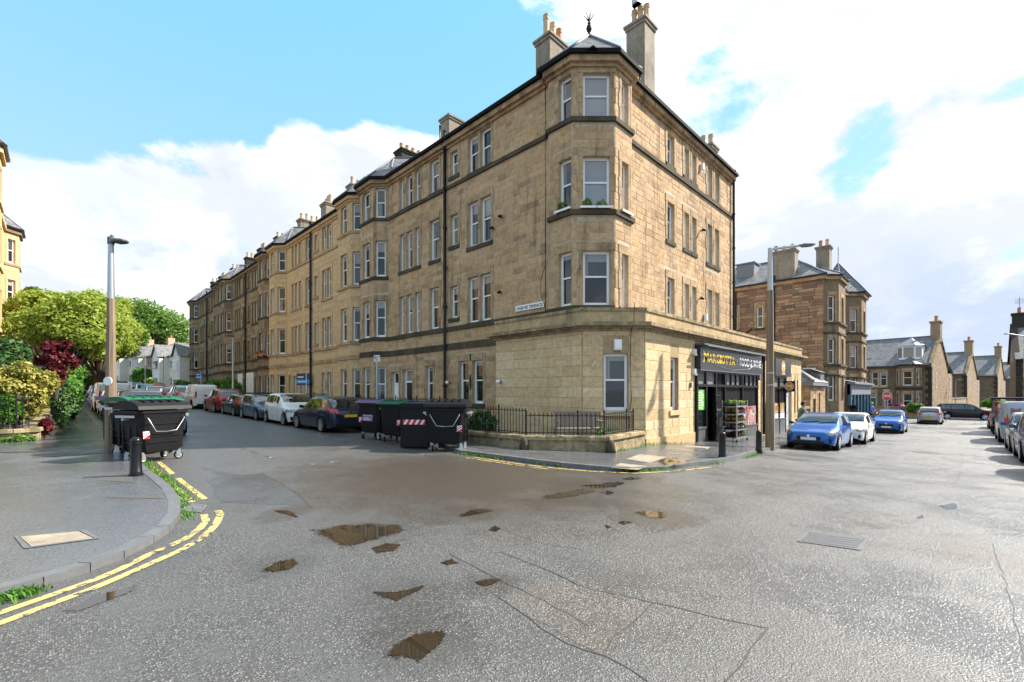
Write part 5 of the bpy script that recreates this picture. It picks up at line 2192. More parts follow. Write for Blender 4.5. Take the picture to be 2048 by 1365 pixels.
# garden wall in front of the nearest villa
GWL = Bld('garden_wall', (64.5, 6, zg(64.5, 6)), 'low rubble garden wall in front of the villa with the green door', None, 'sandstone_dark_wall', 'rubble', 'rubble', cat='wall')
GWL.facade((64.2, 10.5), (.12, -.99), 7.6, -1.7, .0, (), dict(h=(.2, .3), w=(.4, .8), proud=.02))
mb = MB()
mb.box(0, -.05, 0, 7.6, .35, .12, frameM((64.2, 10.5), (.12, -.99), 0))
GWL.part('coping', 'render_grey', mb)
GWL.finish(200)
GW2 = Bld('garden_wall', (84, 1.2, zg(84, 1)), 'rubble side wall joining the first and second villas', None, 'rubble_far', 'rubble', 'rubble', cat='wall')
GW2.facade((80, 1.6), (.99, -.11), 14, -1.7, .75, ())
GW2.finish()
mb = MB()
mb.box(0, -.05, .75, 14, .35, .9, frameM((80, 1.6), (.99, -.11), 0))
GW2.part('coping', 'render_grey', mb)
pave = MB()
pv = [(66, 2.0), (80, .3), (95, -1.4), (130, -5.5), (130, -3), (80, 1.6), (69, 2.8)]
pave.face([(u, v, zg(u, v) + .12) for u, v in pv])
pave.face([(pv[0][0], pv[0][1], zg(*pv[0])), (pv[3][0], pv[3][1], zg(*pv[3])), (pv[3][0], pv[3][1], zg(*pv[3]) + .12), (pv[0][0], pv[0][1], zg(*pv[0]) + .12)])
tag(pave.build('pavement', 'render_grey'), 'far pavement beside the villa gables', kind='structure')

# ---------------------------------------------------------------- the tenement on the left of the terrace street
LT = Bld('tenement', (-2.4, 34, zg(-2.4, 34)), 'pale gold tenement at the left edge behind the garden shrubs', None, 'sandstone_gold_wall', 'sandstone_gold', 'sandstone_gold', 'sandstone_gold', cat='tenement')
LU = -2.85
zb = -.4
lf = [(1.6, 3.6), (5.0, 7.0), (8.3, 10.3), (11.6, 13.4)]
LE = 14.2
def left_bay(v0, v1, cols, st, roofz=LE):
    q = LT.bay((LU, v0), (LU, v1), .75, .75, zb, roofz, lf, st, fw=.8, sw=.55)
    mb = MB()
    for z, zz, oo in ((4.75, 4.91, .08), (8.05, 8.21, .08), (11.35, 11.51, .08), (roofz - .3, roofz, .16)):
        mb = MB()
        band(mb, q, z, zz, oo, z1b=zz + .02)
        LT.part('sill_course', cols, mb)
    mb = MB()
    band(mb, q, roofz, roofz + .14, .3, back=.0)
    LT.part('gutter', 'black_paint', mb)
    slate_hip(LT, [(LU - .3, v0 - .2, roofz + .1), (LU + 1.05, v0 + .65, roofz + .1), (LU + 1.05, v1 - .65, roofz + .1), (LU - .3, v1 + .2, roofz + .1), (LU - 2.5, v1, roofz + 1.6)], (LU - .8, (v0 + v1) / 2, roofz + 2.0), 'bay_roof')
    return q
left_bay(34.2, 37.6, 'sandstone_gold', None)
LT.facade((LU, 37.6), (0, 1), 14.0, zb, LE, [(k * 2.4 + .8, k * 2.4 + 1.6, s, h, 'sash') for k in range(5) for s, h in lf], dict(h=(.3, .4), w=(.6, 1.1)))
left_bay(51.6, 55.0, 'sandstone_dark', dict(h=(.4, .5), w=(.6, 1.0)))
LT.facade((-14, 34.2), (1, 0), 11.5, zb, LE, (), dict(h=(.3, .4), w=(.6, 1.1)))
LT.facade((LU, 55), (-1, 0), 11.5, zb, LE)
mb = MB()
mb.face([(LU, 34, LE), (LU, 55.1, LE), (-8, 55.1, LE + 4), (-8, 34, LE + 4)])
mb.face([(-8, 34, LE + 4), (-8, 55.1, LE + 4), (-14, 55.1, LE), (-14, 34, LE)])
LT.part('roof', 'slate', mb)
mb = MB()
band(mb, [Vector((LU, 37.6)), Vector((LU, 51.6))], LE - .3, LE, .16)
LT.part('cornice', 'sandstone_gold', mb)
LT.finish(300)


# ---------------------------------------------------------------- pale houses up the hill
def hill_house(u, v, ang, w, d, he, hr, label, wall, gable_wing=True):
    z = zg(8, v) - .5
    b = Bld('house', (u, v, z), label, 'pale houses up the terrace street', wall, 'rubble', 'white_render', 'white_render', cat='house', rz=ang)
    Mw = world_of(b.root)
    w2 = lambda x, y: tuple((Mw @ Vector((x, y, 0))).to_2d())
    dd = (Mw.to_3x3() @ Vector((1, 0, 0))).to_2d()
    nn = Vector((-dd.y, dd.x))
    wins = [(w * t - .55, w * t + .55, z + s, z + h, 'sash') for t in (.2, .5, .8) for s, h in ((1.2, 2.5), (3.9, 5.1))]
    b.facade(w2(0, 0), dd, w, z - .5, z + he, wins, None, surround=False)
    b.facade(w2(w, 0), nn, d, z - .5, z + he, [(d / 2 - .5, d / 2 + .5, z + 3.9, z + 5.1, 'sash')], None, surround=False)
    b.facade(w2(0, d), -nn, d, z - .5, z + he, (), None)
    mb = MB()
    P = lambda x, y, zz: Mw @ Vector((x, y, zz))
    mb.face([P(-.3, -.3, he), P(w + .3, -.3, he), P(w - 1.6, d / 2, hr), P(1.6, d / 2, hr)])
    mb.face([P(w + .3, -.3, he), P(w + .3, d, he), P(w - 1.6, d / 2, hr)])
    mb.face([P(-.3, d, he), P(-.3, -.3, he), P(1.6, d / 2, hr)])
    mb.face([P(w + .3, d, he), P(-.3, d, he), P(1.6, d / 2, hr), P(w - 1.6, d / 2, hr)])
    b.part('roof', 'slate', mb)
    if gable_wing:
        mb = MB()
        x0, x1 = w * .3, w * .7
        mb.box(x0, -1.2, -.5, x1, 0.1, he, Mw)
        wg = b.part('gable_wing', 'white_render', mb)
        for (s, h) in ((1.0, 2.6), (3.7, 5.2)):
            mb = MB()
            mb.box(x0 + .4, -1.26, s, x1 - .4, -1.2, h, Mw)
            mb.build('window_frame', 'white_paint', wg)
            for k in range(3):
                mb = MB()
                a = x0 + .5 + k * (x1 - x0 - .9) / 3
                mb.face([P(a, -1.27, s + .1), P(a + (x1 - x0 - 1.3) / 3, -1.27, s + .1), P(a + (x1 - x0 - 1.3) / 3, -1.27, h - .1), P(a, -1.27, h - .1)])
                mb.build('pane', 'window_glass', wg)
        mb = MB()
        c = (x0 + x1) / 2
        mb.face([P(x0, -1.2, he), P(x1, -1.2, he), P(c, -1.2, he + 1.7)])
        mb.build('gable_end', 'white_render', wg)
        mb = MB()
        mb.face([P(x0 - .2, -1.45, he - .1), P(c, -1.45, he + 1.85), P(c, d / 2, he + 1.85), P(x0 - .2, d / 2, he - .1)])
        mb.face([P(x1 + .2, -1.45, he - .1), P(c, -1.45, he + 1.85), P(c, d / 2, he + 1.85), P(x1 + .2, d / 2, he - .1)])
        mb.build('wing_roof', 'slate', wg)
    mb = MB()
    mb.box(w * .46, d / 2 - .5, hr - .6, w * .58, d / 2 + .5, hr + 1.0, Mw)
    st = b.part('chimney', 'harl_tan', mb)
    b.pot_row(st, *w2(w * .48, d / 2), *w2(w * .57, d / 2), z + hr + 1.0, 3, ('terracotta_pot',), .6)
    b.finish()


# street curves left as it climbs: the house fronts face back down the hill
for k, (u, v, a, w, wall, lab) in enumerate((
        (12.6, 82, -84, 7.5, 'harl_tan', 'tan and grey harled semi at the near end of the hill houses'),
        (11.4, 92.5, -82, 8, 'harl_cream', 'cream house with a white gabled bay, second along the hill'),
        (9.8, 103, -80, 8, 'harl_tan', 'tan house with a white bay in the middle of the hill row'),
        (8.0, 113.5, -78, 8, 'harl_cream', 'cream house with a bay, fourth along the hill'),
        (5.5, 124, -75, 8, 'white_render', 'white house at the far end of the hill row'))):
    hill_house(u, v, R(a), w, 7.5, 5.8, 8.4, lab, wall)

# ---------------------------------------------------------------- cars
def curve(pts):
    xs = [p[0] for p in pts]
    ys = [p[1] for p in pts]
    n = len(pts)
    dl = [(ys[i + 1] - ys[i]) / (xs[i + 1] - xs[i]) for i in range(n - 1)]
    m = [dl[0]] + [0 if dl[i - 1] * dl[i] <= 0 else 2 * dl[i - 1] * dl[i] / (dl[i - 1] + dl[i]) for i in range(1, n - 1)] + [dl[-1]]

    def f(x):
        if x <= xs[0]:
            return ys[0]
        if x >= xs[-1]:
            return ys[-1]
        for i in range(n - 1):
            if x <= xs[i + 1]:
                h = xs[i + 1] - xs[i]
                t = (x - xs[i]) / h
                return (ys[i] * (1 + 2 * t) * (1 - t) ** 2 + m[i] * h * t * (1 - t) ** 2 + ys[i + 1] * t * t * (3 - 2 * t) + m[i + 1] * h * t * t * (t - 1))
    return f


# each type: length, top line, belt line, half width, windscreen x range, rear glass x range, side glass pieces, wheel x, wheel radius
CARS = {
    'hatch': dict(L=4.25, top=[(0, .60), (.06, .70), (.25, .77), (.7, .88), (1.12, .97), (1.25, 1.02), (1.7, 1.26), (2.1, 1.42), (2.6, 1.475), (3.2, 1.45), (3.65, 1.38), (3.9, 1.22), (4.1, 1.0), (4.2, .93), (4.25, .70)],
                  belt=[(0, .56), (.1, .64), (.5, .76), (1.1, .88), (2.0, .92), (3.2, .98), (3.9, 1.02), (4.15, .92), (4.25, .66)],
                  ws=(1.30, 2.02), rw=(3.66, 4.06), side=[(1.78, 2.42), (2.50, 3.22), (3.28, 3.58)], wx=(.82, 3.42), wr=.325),
    'suv': dict(L=4.35, top=[(0, .70), (.06, .84), (.25, .92), (.8, 1.03), (1.12, 1.09), (1.25, 1.15), (1.65, 1.42), (2.0, 1.58), (2.6, 1.64), (3.4, 1.60), (3.8, 1.50), (4.05, 1.28), (4.22, 1.05), (4.3, 1.0), (4.35, .75)],
                belt=[(0, .66), (.1, .76), (.5, .9), (1.1, 1.0), (2.0, 1.04), (3.2, 1.1), (4.0, 1.14), (4.25, 1.0), (4.35, .72)],
                ws=(1.30, 1.95), rw=(3.80, 4.18), side=[(1.72, 2.38), (2.46, 3.18), (3.25, 3.68)], wx=(.82, 3.48), wr=.355),
    'mpv': dict(L=4.1, top=[(0, .66), (.06, .76), (.25, .84), (.75, .98), (.95, 1.03), (1.1, 1.1), (1.6, 1.40), (1.95, 1.52), (2.6, 1.56), (3.3, 1.53), (3.75, 1.44), (3.95, 1.2), (4.05, .98), (4.1, .72)],
                belt=[(0, .62), (.1, .7), (.5, .84), (1.1, .94), (2.0, .98), (3.2, 1.04), (3.85, 1.06), (4.02, .96), (4.1, .7)],
                ws=(1.14, 1.88), rw=(3.72, 4.0), side=[(1.62, 2.28), (2.36, 3.1), (3.16, 3.6)], wx=(.78, 3.36), wr=.32),
    'estate': dict(L=4.65, top=[(0, .64), (.06, .74), (.25, .82), (.8, .93), (1.25, 1.0), (1.38, 1.05), (1.85, 1.32), (2.2, 1.45), (2.8, 1.49), (3.8, 1.47), (4.25, 1.40), (4.45, 1.18), (4.56, .96), (4.62, .9), (4.65, .7)],
                   belt=[(0, .6), (.1, .68), (.5, .8), (1.2, .91), (2.2, .95), (3.4, .99), (4.3, 1.02), (4.55, .92), (4.65, .68)],
                   ws=(1.42, 2.12), rw=(4.22, 4.53), side=[(1.9, 2.58), (2.66, 3.4), (3.46, 4.12)], wx=(.88, 3.7), wr=.335),
    'van': dict(L=4.5, top=[(0, .78), (.06, .9), (.25, .98), (.7, 1.12), (.9, 1.2), (1.05, 1.28), (1.45, 1.6), (1.75, 1.78), (2.2, 1.84), (3.6, 1.84), (4.3, 1.80), (4.42, 1.70), (4.48, 1.2), (4.5, .7)],
                belt=[(0, .72), (.1, .82), (.5, .98), (1.1, 1.08), (2.0, 1.1), (3.2, 1.1), (4.4, 1.1), (4.46, 1.0), (4.5, .68)],
                ws=(1.08, 1.68), rw=(9, 9), side=[(1.45, 2.15)], wx=(.85, 3.75), wr=.335),
    'bigvan': dict(L=5.3, top=[(0, .9), (.06, 1.0), (.25, 1.1), (.8, 1.25), (1.0, 1.33), (1.15, 1.45), (1.6, 1.85), (1.9, 2.0), (2.5, 2.05), (4.6, 2.05), (5.15, 2.02), (5.24, 1.9), (5.28, 1.3), (5.3, .8)],
                   belt=[(0, .85), (.1, .95), (.5, 1.1), (1.1, 1.2), (2.0, 1.22), (3.2, 1.22), (5.2, 1.22), (5.28, 1.1), (5.3, .78)],
                   ws=(1.18, 1.8), rw=(9, 9), side=[(1.6, 2.4)], wx=(1.0, 4.3), wr=.36),
    'peoplecarrier': dict(L=4.9, top=[(0, .74), (.06, .86), (.25, .94), (.8, 1.08), (1.05, 1.15), (1.2, 1.22), (1.7, 1.58), (2.05, 1.74), (2.6, 1.80), (4.0, 1.79), (4.6, 1.72), (4.78, 1.4), (4.86, 1.05), (4.9, .75)],
                          belt=[(0, .7), (.1, .8), (.5, .96), (1.1, 1.06), (2.0, 1.1), (3.2, 1.12), (4.6, 1.12), (4.8, 1.0), (4.9, .72)],
                          ws=(1.24, 1.96), rw=(4.6, 4.84), side=[(1.75, 2.5), (2.58, 3.6), (3.68, 4.4)], wx=(.9, 3.95), wr=.34),
}
CAR_PROTO = {}


def car_meshes(kind):
    if kind in CAR_PROTO:
        return CAR_PROTO[kind]
    S = CARS[kind]
    L, top, belt = S['L'], curve(S['top']), curve(S['belt'])
    W = .90 if kind not in ('bigvan',) else .98
    hw = curve([(0, W * .62), (.05, W * .74), (.16, W * .86), (.4, W * .95), (.9, W * .985), (L * .45, W), (L - 1.1, W * .985), (L - .45, W * .93), (L - .12, W * .84), (L - .03, W * .74), (L, W * .66)])
    wr = S['wr']
    xs = sorted({round(x, 3) for x in [0, .02, .05, .1, .16, .24, .33, L - .02, L - .05, L - .1, L - .17, L - .26] +
                 [k * .085 for k in range(4, int(L / .085))] + [x + wr * 1.12 * math.cos(a) for x in S['wx'] for a in [k * math.pi / 10 for k in range(11)]] + list(S['ws']) + [r for r in S['rw'] if r < L] + [q for s in S['side'] for q in s]
                 if 0 <= x <= L})
    xs = [x for i, x in enumerate(xs) if i == 0 or x - xs[i - 1] > .012]
    boxy = kind in ('van', 'bigvan')

    def section(x):
        w, t, b = hw(x), top(x), min(belt(x), top(x) - .02)
        e = min(x, L - x)
        zb_ = .20 + .10 * max(0, 1 - e / .35) ** 2
        for c in S['wx']:
            if abs(x - c) < wr * 1.12:
                zb_ = max(zb_, wr * .98 + math.sqrt(max(0, (wr * 1.12) ** 2 - (x - c) ** 2)))
        zb_ = min(zb_, b - .12)
        gr = min(1, max(0, (t - b) / .42))
        tumble = (.86 if not boxy else .95)
        wre = w * (.88 * (1 - gr) + (tumble - .08 if not boxy else .90) * gr)
        pts = []
        zm = lambda k: zb_ + (b - zb_) * k
        pts.append((w * .95, zb_))
        pts.append((w * .985, zm(.18)))
        pts.append((w * 1.0, zm(.45)))
        pts.append((w * 1.0, zm(.68)))
        pts.append((w * .985, zm(.84)))
        pts.append((w * .975, zm(.93)))
        pts.append((w * .95, b))
        h = t - b
        pts.append((w * .95 + (wre - w * .95) * .10, b + h * .10))
        pts.append((w * .95 + (wre - w * .95) * .48, b + h * .45))
        pts.append((w * .95 + (wre - w * .95) * .86, b + h * .80))
        pts.append((wre * .975, b + h * .91))
        pts.append((wre * .88, b + h * (.975 if gr > .3 else .96)))
        pts.append((wre * .55, b + h * .995))
        pts.append((0, t))
        return pts

    secs = [section(x) for x in xs]
    n = len(secs[0])
    full = [[Vector((x, -y, z)) for y, z in s] + [Vector((x, y, z)) for y, z in reversed(s[:-1])] for x, s in zip(xs, secs)]
    m = len(full[0])
    BODY, GL, LAMP, TAIL, SEAM, TRIM = MB(), MB(), MB(), MB(), MB(), MB()
    vid = {}
    glass_faces = []

    def inr(x0, x1, r, tol=.02):
        return x0 >= r[0] - tol and x1 <= r[1] + tol

    body_faces = []
    for i in range(len(xs) - 1):
        x0, x1 = xs[i], xs[i + 1]
        for k in range(m - 1):
            kk = k if k < n - 1 else m - 2 - k
            isg = None
            if kk in (7, 8) and any(inr(x0, x1, s) for s in S['side']):
                isg = 'side'
            if kk in (10, 11, 12) and inr(x0, x1, S['ws']):
                isg = 'ws'
            if kk in (10, 11, 12) and inr(x0, x1, S['rw']):
                isg = 'rw'
            (glass_faces if isg else body_faces).append((i, k, isg))
    base = [tuple(p) for s in full for p in s]
    BODY.v = base[:]

    def f4(i, k):
        return (i * m + k, (i + 1) * m + k, (i + 1) * m + k + 1, i * m + k + 1)
    for i, k, _ in body_faces:
        BODY.f.append(f4(i, k))
    BODY.f.append(tuple(range(m))[::1])
    BODY.f.append(tuple((len(xs) - 1) * m + k for k in range(m))[::-1])
    BODY.m = [0] * len(BODY.f)
    BODY.uv = [[(0, 0)] * len(f) for f in BODY.f]
    res = {'body': BODY.mesh('body', smooth=50)}
    for nm, key in (('windscreen', 'ws'), ('rear_window', 'rw')):
        g_ = MB()
        g_.v = base[:]
        g_.f = [f4(i, k) for i, k, s in glass_faces if s == key]
        if g_.f:
            g_.m = [0] * len(g_.f)
            g_.uv = [[(0, 0)] * 4 for f in g_.f]
            res[nm] = g_.mesh(nm, smooth=True)
    for sgn, lo in ((0, True), (1, False)):
        for j, s in enumerate(S['side']):
            g_ = MB()
            g_.v = base[:]
            g_.f = [f4(i, k) for i, k, q in glass_faces if q == 'side' and (k < n) == lo and inr(xs[i], xs[i + 1], s)]
            if g_.f:
                g_.m = [0] * len(g_.f)
                g_.uv = [[(0, 0)] * 4 for f in g_.f]
                res['side_window%d%d' % (sgn, j)] = g_.mesh('side_window', smooth=True)

    # patches lifted off the skin
    def patch(x0, x1, z0, z1, lift, side):
        p = MB()
        ok = False
        for i in range(len(xs) - 1):
            if xs[i] < x0 - .001 or xs[i + 1] > x1 + .03:
                continue
            for k in range(m - 1):
                if (k < n - 1) != (side < 0):
                    continue
                q = [Vector(base[a]) for a in f4(i, k)]
                cz = sum(v.z for v in q) / 4
                if z0 < cz < z1 and abs(sum(v.y for v in q) / 4) > W * .52:
                    nr = (q[2] - q[0]).cross(q[1] - q[3])
                    if nr.length < 1e-9:
                        continue
                    nr.normalize()
                    c = Vector((L / 2, 0, .8))
                    mid_ = sum(q, Vector()) / 4
                    if nr.dot(mid_ - c) < 0:
                        nr = -nr
                    p.face([v + nr * lift for v in q])
                    ok = True
        return p if ok else None

    zb0 = belt(.25)
    for s in (-1, 1):
        p = patch(.05, .50, zb0 - .11, zb0 + .03, .006, s)
        if p:
            res['headlight%d' % (s + 1)] = p.mesh('headlight', smooth=True)
        zt = belt(L - .3)
        if kind in ('hatch', 'mpv'):
            p = patch(L - .34, L - .02, zt - .19, zt - .03, .006, s)
        elif kind in ('van', 'bigvan'):
            p = patch(L - .1, L + .01, .85, 1.3, .008, s)
        elif kind == 'estate':
            p = patch(L - .34, L - .02, zt - .22, zt + .28, .006, s)
        else:
            p = patch(L - .4, L - .02, zt - .22, zt - .02, .006, s)
        if p:
            res['tail_light%d' % (s + 1)] = p.mesh('tail_light', smooth=True)
    # panel gaps
    sm = MB()
    for xd in [S['side'][0][0] - .05] + [(a[1] + b[0]) / 2 for a, b in zip(S['side'], S['side'][1:])][:2] + ([S['side'][0][1] + .05] if len(S['side']) == 1 else []):
        i = min(range(len(xs)), key=lambda j: abs(xs[j] - xd))
        for s in (-1, 1):
            for k in range(0, 6):
                a_, b_ = full[i][k].copy(), full[i][k + 1].copy()
                for v in (a_, b_):
                    v.y = s * (abs(v.y) + .003)
                sm.face([a_ + Vector((-.006, 0, 0)), a_ + Vector((.006, 0, 0)), b_ + Vector((.006, 0, 0)), b_ + Vector((-.006, 0, 0))])
    res['panel_gap'] = sm.mesh('panel_gap')
    # underside and grilles
    u_ = MB()
    u_.box(.25, -.62, .17, L - .25, .62, .55)
    for c in S['wx']:
        u_.box(c - wr * 1.1, -.80, .45, c + wr * 1.1, .80, .74)
    u_.box(.12, -.7, .18, L - .12, .7, .26)
    res['underside'] = u_.mesh('underside')
    gr_ = MB()
    zc = belt(.05)
    gr_.box(-.012, -.40, zc - .22, .04, .40, zc - .06)
    gr_.box(-.018, -.52, .24, .06, .52, .36)
    for k in range(3):
        gr_.box(-.02, -.38, zc - .20 + k * .05, .0, .38, zc - .19 + k * .05)
    for s in (-1, 1):
        gr_.box(.06, s * .66 - .1, .30, .16, s * .66 + .1, .46)
    res['grille'] = gr_.mesh('grille')
    rb_ = MB()
    rb_.box(L - .06, -.6, .24, L + .012, .6, .40)
    res['rear_bumper'] = rb_.mesh('rear_bumper')
    hd = MB()
    for a in S['side'][:2]:
        for s in (-1, 1):
            xh = a[1] - .12 if len(S['side']) > 1 else a[1] - .1
            w_ = hw(xh) + .012
            hd.box(xh - .09, s * w_ - .014, belt(xh) - .13, xh + .09, s * w_ + .014, belt(xh) - .105)
    res['door_handle'] = hd.mesh('door_handle')
    mr_ = MB()
    xm = S['side'][0][0] - .06
    for s in (-1,):
        w_ = hw(xm)
        mr_.loft([[Vector((xm + .02 + a * .5, -(w_ - .02), belt(xm) + .09 + b * .5)) for a, b in ((-.03, -.03), (.03, -.03), (.03, .03), (-.03, .03))],
                  [Vector((xm + .0 + a, -(w_ + .08), belt(xm) + .1 + b)) for a, b in ((-.07, -.06), (.05, -.06), (.05, .07), (-.06, .07))],
                  [Vector((xm + .02 + a, -(w_ + .19), belt(xm) + .1 + b)) for a, b in ((-.04, -.05), (.04, -.05), (.04, .06), (-.04, .06))]])
    res['mirror'] = mr_.mesh('mirror')
    bd_ = MB()
    bd_.tube([(-.03, 0, zc - .04), (.02, 0, zc - .04)], .05, 14)
    bd_.tube([(L - .03, 0, belt(L - .2) - .12), (L + .012, 0, belt(L - .2) - .12)], .05, 14)
    res['badge'] = bd_.mesh('badge')
    wp = MB()
    wx0 = S['ws'][0]
    for s in (-.1, .5):
        wp.tube([(wx0 - .02, s, top(wx0) + .012), (wx0 + .10, s - .55, top(wx0 + .10) + .012)], .010, 5)
    res['wiper'] = wp.mesh('wiper')
    pl_ = MB()
    pl_.box(-.035, -.26, .40, -.014, .26, .51)
    res['front_plate'] = pl_.mesh('number_plate')
    pl_ = MB()
    zp_ = {'hatch': .78, 'suv': .82, 'mpv': .80, 'estate': .72, 'van': .62, 'bigvan': .7, 'peoplecarrier': .82}[kind]
    pl_.box(L - .01, -.26, zp_ - .14, L + .03, .26, zp_ - .03)
    res['rear_plate'] = pl_.mesh('number_plate')
    CAR_PROTO[kind] = res
    return res


WH = {}


def wheel_meshes(r):
    if r in WH:
        return WH[r]
    w = .205
    t = MB()
    prof = [(r * .62, -w / 2 + .01), (r * .72, -w / 2), (r * .9, -w / 2), (r * .985, -w / 2 + .03), (r, -w / 2 + .06), (r, w / 2 - .06), (r * .985, w / 2 - .03), (r * .9, w / 2), (r * .72, w / 2), (r * .62, w / 2 - .01)]
    t.lathe(prof, 28, Matrix.Rotation(R(90), 4, 'X'))
    rim = MB()
    q = -w / 2 - .002   # outer face is -y
    n = 10
    M0 = Matrix.Rotation(R(90), 4, 'X')
    # barrel back, lip ring and spokes
    for k in range(28):
        a, b = 2 * math.pi * k / 28, 2 * math.pi * (k + 1) / 28
        for (r0, y0, r1, y1) in ((r * .60, q + .005, r * .70, q - .004), (r * .58, q + .06, r * .60, q + .005)):
            rim.face([(r0 * math.cos(a), y0, r0 * math.sin(a)), (r0 * math.cos(b), y0, r0 * math.sin(b)), (r1 * math.cos(b), y1, r1 * math.sin(b)), (r1 * math.cos(a), y1, r1 * math.sin(a))])
    for k in range(n):
        a = 2 * math.pi * k / n
        c, s = math.cos(a), math.sin(a)
        wd0, wd1 = .03, .042
        P = lambda rr, ww, y: (rr * c - ww * s, y, rr * s + ww * c)
        rim.face([P(.05, -wd0, q - .002), P(r * .62, -wd1 / 2, q + .004), P(r * .62, wd1 / 2, q + .004), P(.05, wd0, q - .002)])
        rim.face([P(.05, wd0, q - .002), P(r * .62, wd1 / 2, q + .004), P(r * .62, wd1 / 2, q + .03), P(.05, wd0, q + .03)])
        rim.face([P(.05, -wd0, q - .002), P(.05, -wd0, q + .03), P(r * .62, -wd1 / 2, q + .03), P(r * .62, -wd1 / 2, q + .004)])
    rim.tube([(0, q - .006, 0), (0, q + .05, 0)], .06, 14)
    dk = MB()
    pts = [(r * .6 * math.cos(2 * math.pi * k / 24), q + .05, r * .6 * math.sin(2 * math.pi * k / 24)) for k in range(24)]
    dk.face(pts)
    WH[r] = (t.mesh('tyre', smooth=40), rim.mesh('rim'), dk.mesh('hub'))
    return WH[r]


PAINTS = {
    'blue': paint('paint_blue', (.003, .105, .42)), 'white': paint('paint_white', (.72, .72, .71), 0), 'navy': paint('paint_navy', (.006, .012, .04)),
    'black': paint('paint_black', (.005, .006, .008)), 'red': paint('paint_red', (.30, .012, .018)), 'bright_red': paint('paint_bright_red', (.55, .02, .02)),
    'silver': paint('paint_silver', (.42, .44, .46), .5), 'grey': paint('paint_grey', (.09, .10, .115)), 'slate_blue': paint('paint_slate_blue', (.05, .085, .16)),
    'pale_blue': paint('paint_pale_blue', (.25, .36, .45), .4), 'van_grey': paint('paint_van_grey', (.36, .40, .46), .2), 'burgundy': paint('paint_burgundy', (.13, .012, .02)),
}


def make_car(kind, u, v, heading, colour, label, scale=.95, plate_f='plate_white', plate_r='plate_yellow', group='parked cars', cat='car', rails=False, name='car', small=False, roof=None, mirror=None, dz=0.0):
    """heading: plan angle the bonnet points to; u, v: centre of the car"""
    S = CARS[kind]
    L = S['L']
    ms = car_meshes(kind)
    h = Vector((math.cos(heading), math.sin(heading)))
    # follow the slope of the road
    f, b = Vector((u, v)) + h * L * .3, Vector((u, v)) - h * L * .3
    pitch = math.atan2(zg(f.x, f.y) - zg(b.x, b.y), L * .6)
    root = empty(name, (u, v, (zg(f.x, f.y) + zg(b.x, b.y)) / 2 + dz), heading + math.pi, label, cat, group)
    root.rotation_euler = (0, pitch, heading + math.pi)
    root.scale = (scale, scale, scale)
    T = Matrix.Translation((-L / 2, 0, 0))

    def add(nm, me, mat, M=T, parent=None):
        o = put(nm, me, mat, parent or root, M)
        paint_slot(o, mat)
        return o
    body = add('body', ms['body'], PAINTS[colour])
    for key, me in ms.items():
        if key in ('windscreen', 'rear_window') or key.startswith('side_window'):
            add(key.rstrip('0123456789'), me, 'car_glass')
        elif key.startswith('headlight'):
            add('headlight', me, 'headlamp')
        elif key.startswith('tail_light'):
            add('tail_light', me, 'tail_red')
    add('underside', ms['underside'], 'rubber')
    add('grille', ms['grille'], 'black_paint')
    tag(add('badge', ms['badge'], 'chrome'), kind='stuff')
    tag(add('wiper', ms['wiper'], 'rubber'), kind='stuff')
    add('rear_bumper', ms['rear_bumper'], 'black_paint')
    tag(add('panel_gap', ms['panel_gap'], 'rubber'), kind='stuff')
    add('door_handle', ms['door_handle'], PAINTS[colour])
    mc = PAINTS[mirror or colour]
    add('mirror', ms['mirror'], mc)
    add('mirror', ms['mirror'], mc, T @ Matrix.Diagonal((1, -1, 1, 1)))
    if plate_f:
        add('number_plate', ms['front_plate'], plate_f)
    if plate_r:
        add('number_plate', ms['rear_plate'], plate_r)
    ty, rm, hb = wheel_meshes(S['wr'])
    W = .90 if kind != 'bigvan' else .98
    for x in S['wx']:
        for s in (0, 1):
            M = T @ Matrix.Translation((x, (-1 if s == 0 else 1) * (W - .115), S['wr'])) @ (Matrix.Rotation(math.pi, 4, 'Z') if s else Matrix.Identity(4))
            wo = add('wheel', ty, 'rubber', M)
            add('rim', rm, 'alloy', Matrix.Identity(4), wo)
            add('hub', hb, 'rubber', Matrix.Identity(4), wo)
    if rails:
        mb = MB()
        for s in (-.56, .56):
            mb.tube([(1.9, s, 1.46), (2.1, s, 1.53), (3.9, s, 1.51), (4.1, s, 1.44)], .02, 6)
        for x in (2.4, 3.4):
            mb.tube([(x, -.6, 1.55), (x, .6, 1.55)], .025, 6)
        add('roof_bars', mb.mesh('roof_bars'), 'black_paint')
    return root


UP, DOWN, EAST, WEST = R(90), R(-90), 0.0, R(180)
RC = 8.15
GA = 'cars parked on the right of the terrace street'
GB = 'cars parked on the left of the terrace street'
GC = 'cars parked outside the shops'
GD = 'vehicles parked on the right of the shop street'
make_car('hatch', RC, 19.15, UP, 'navy', 'dark navy hatchback seen from behind, parked next to the communal bins', .97, group=GA)
make_car('mpv', RC, 23.35, DOWN, 'white', 'white small people carrier facing the camera behind the dark navy hatchback', .95, group=GA)
make_car('estate', RC, 27.6, DOWN, 'slate_blue', 'dark blue estate car with roof bars facing the camera', .92, rails=True, group=GA)
make_car('estate', RC, 31.9, UP, 'black', 'black hatchback with tall upright tail lamps, in front of the red SUV', .88, group=GA)
make_car('suv', RC, 36.3, UP, 'red', 'dark red SUV seen from behind, next to the white van', .97, group=GA)
make_car('van', RC - .25, 42.4, UP, 'white', 'white panel van with plain rear doors on the right of the terrace street', 1.0, group=GA, cat='van', name='van')
make_car('suv', RC - .4, 48.2, UP, 'silver', 'silver off-roader just beyond the white panel van', 1.05, group=GA)
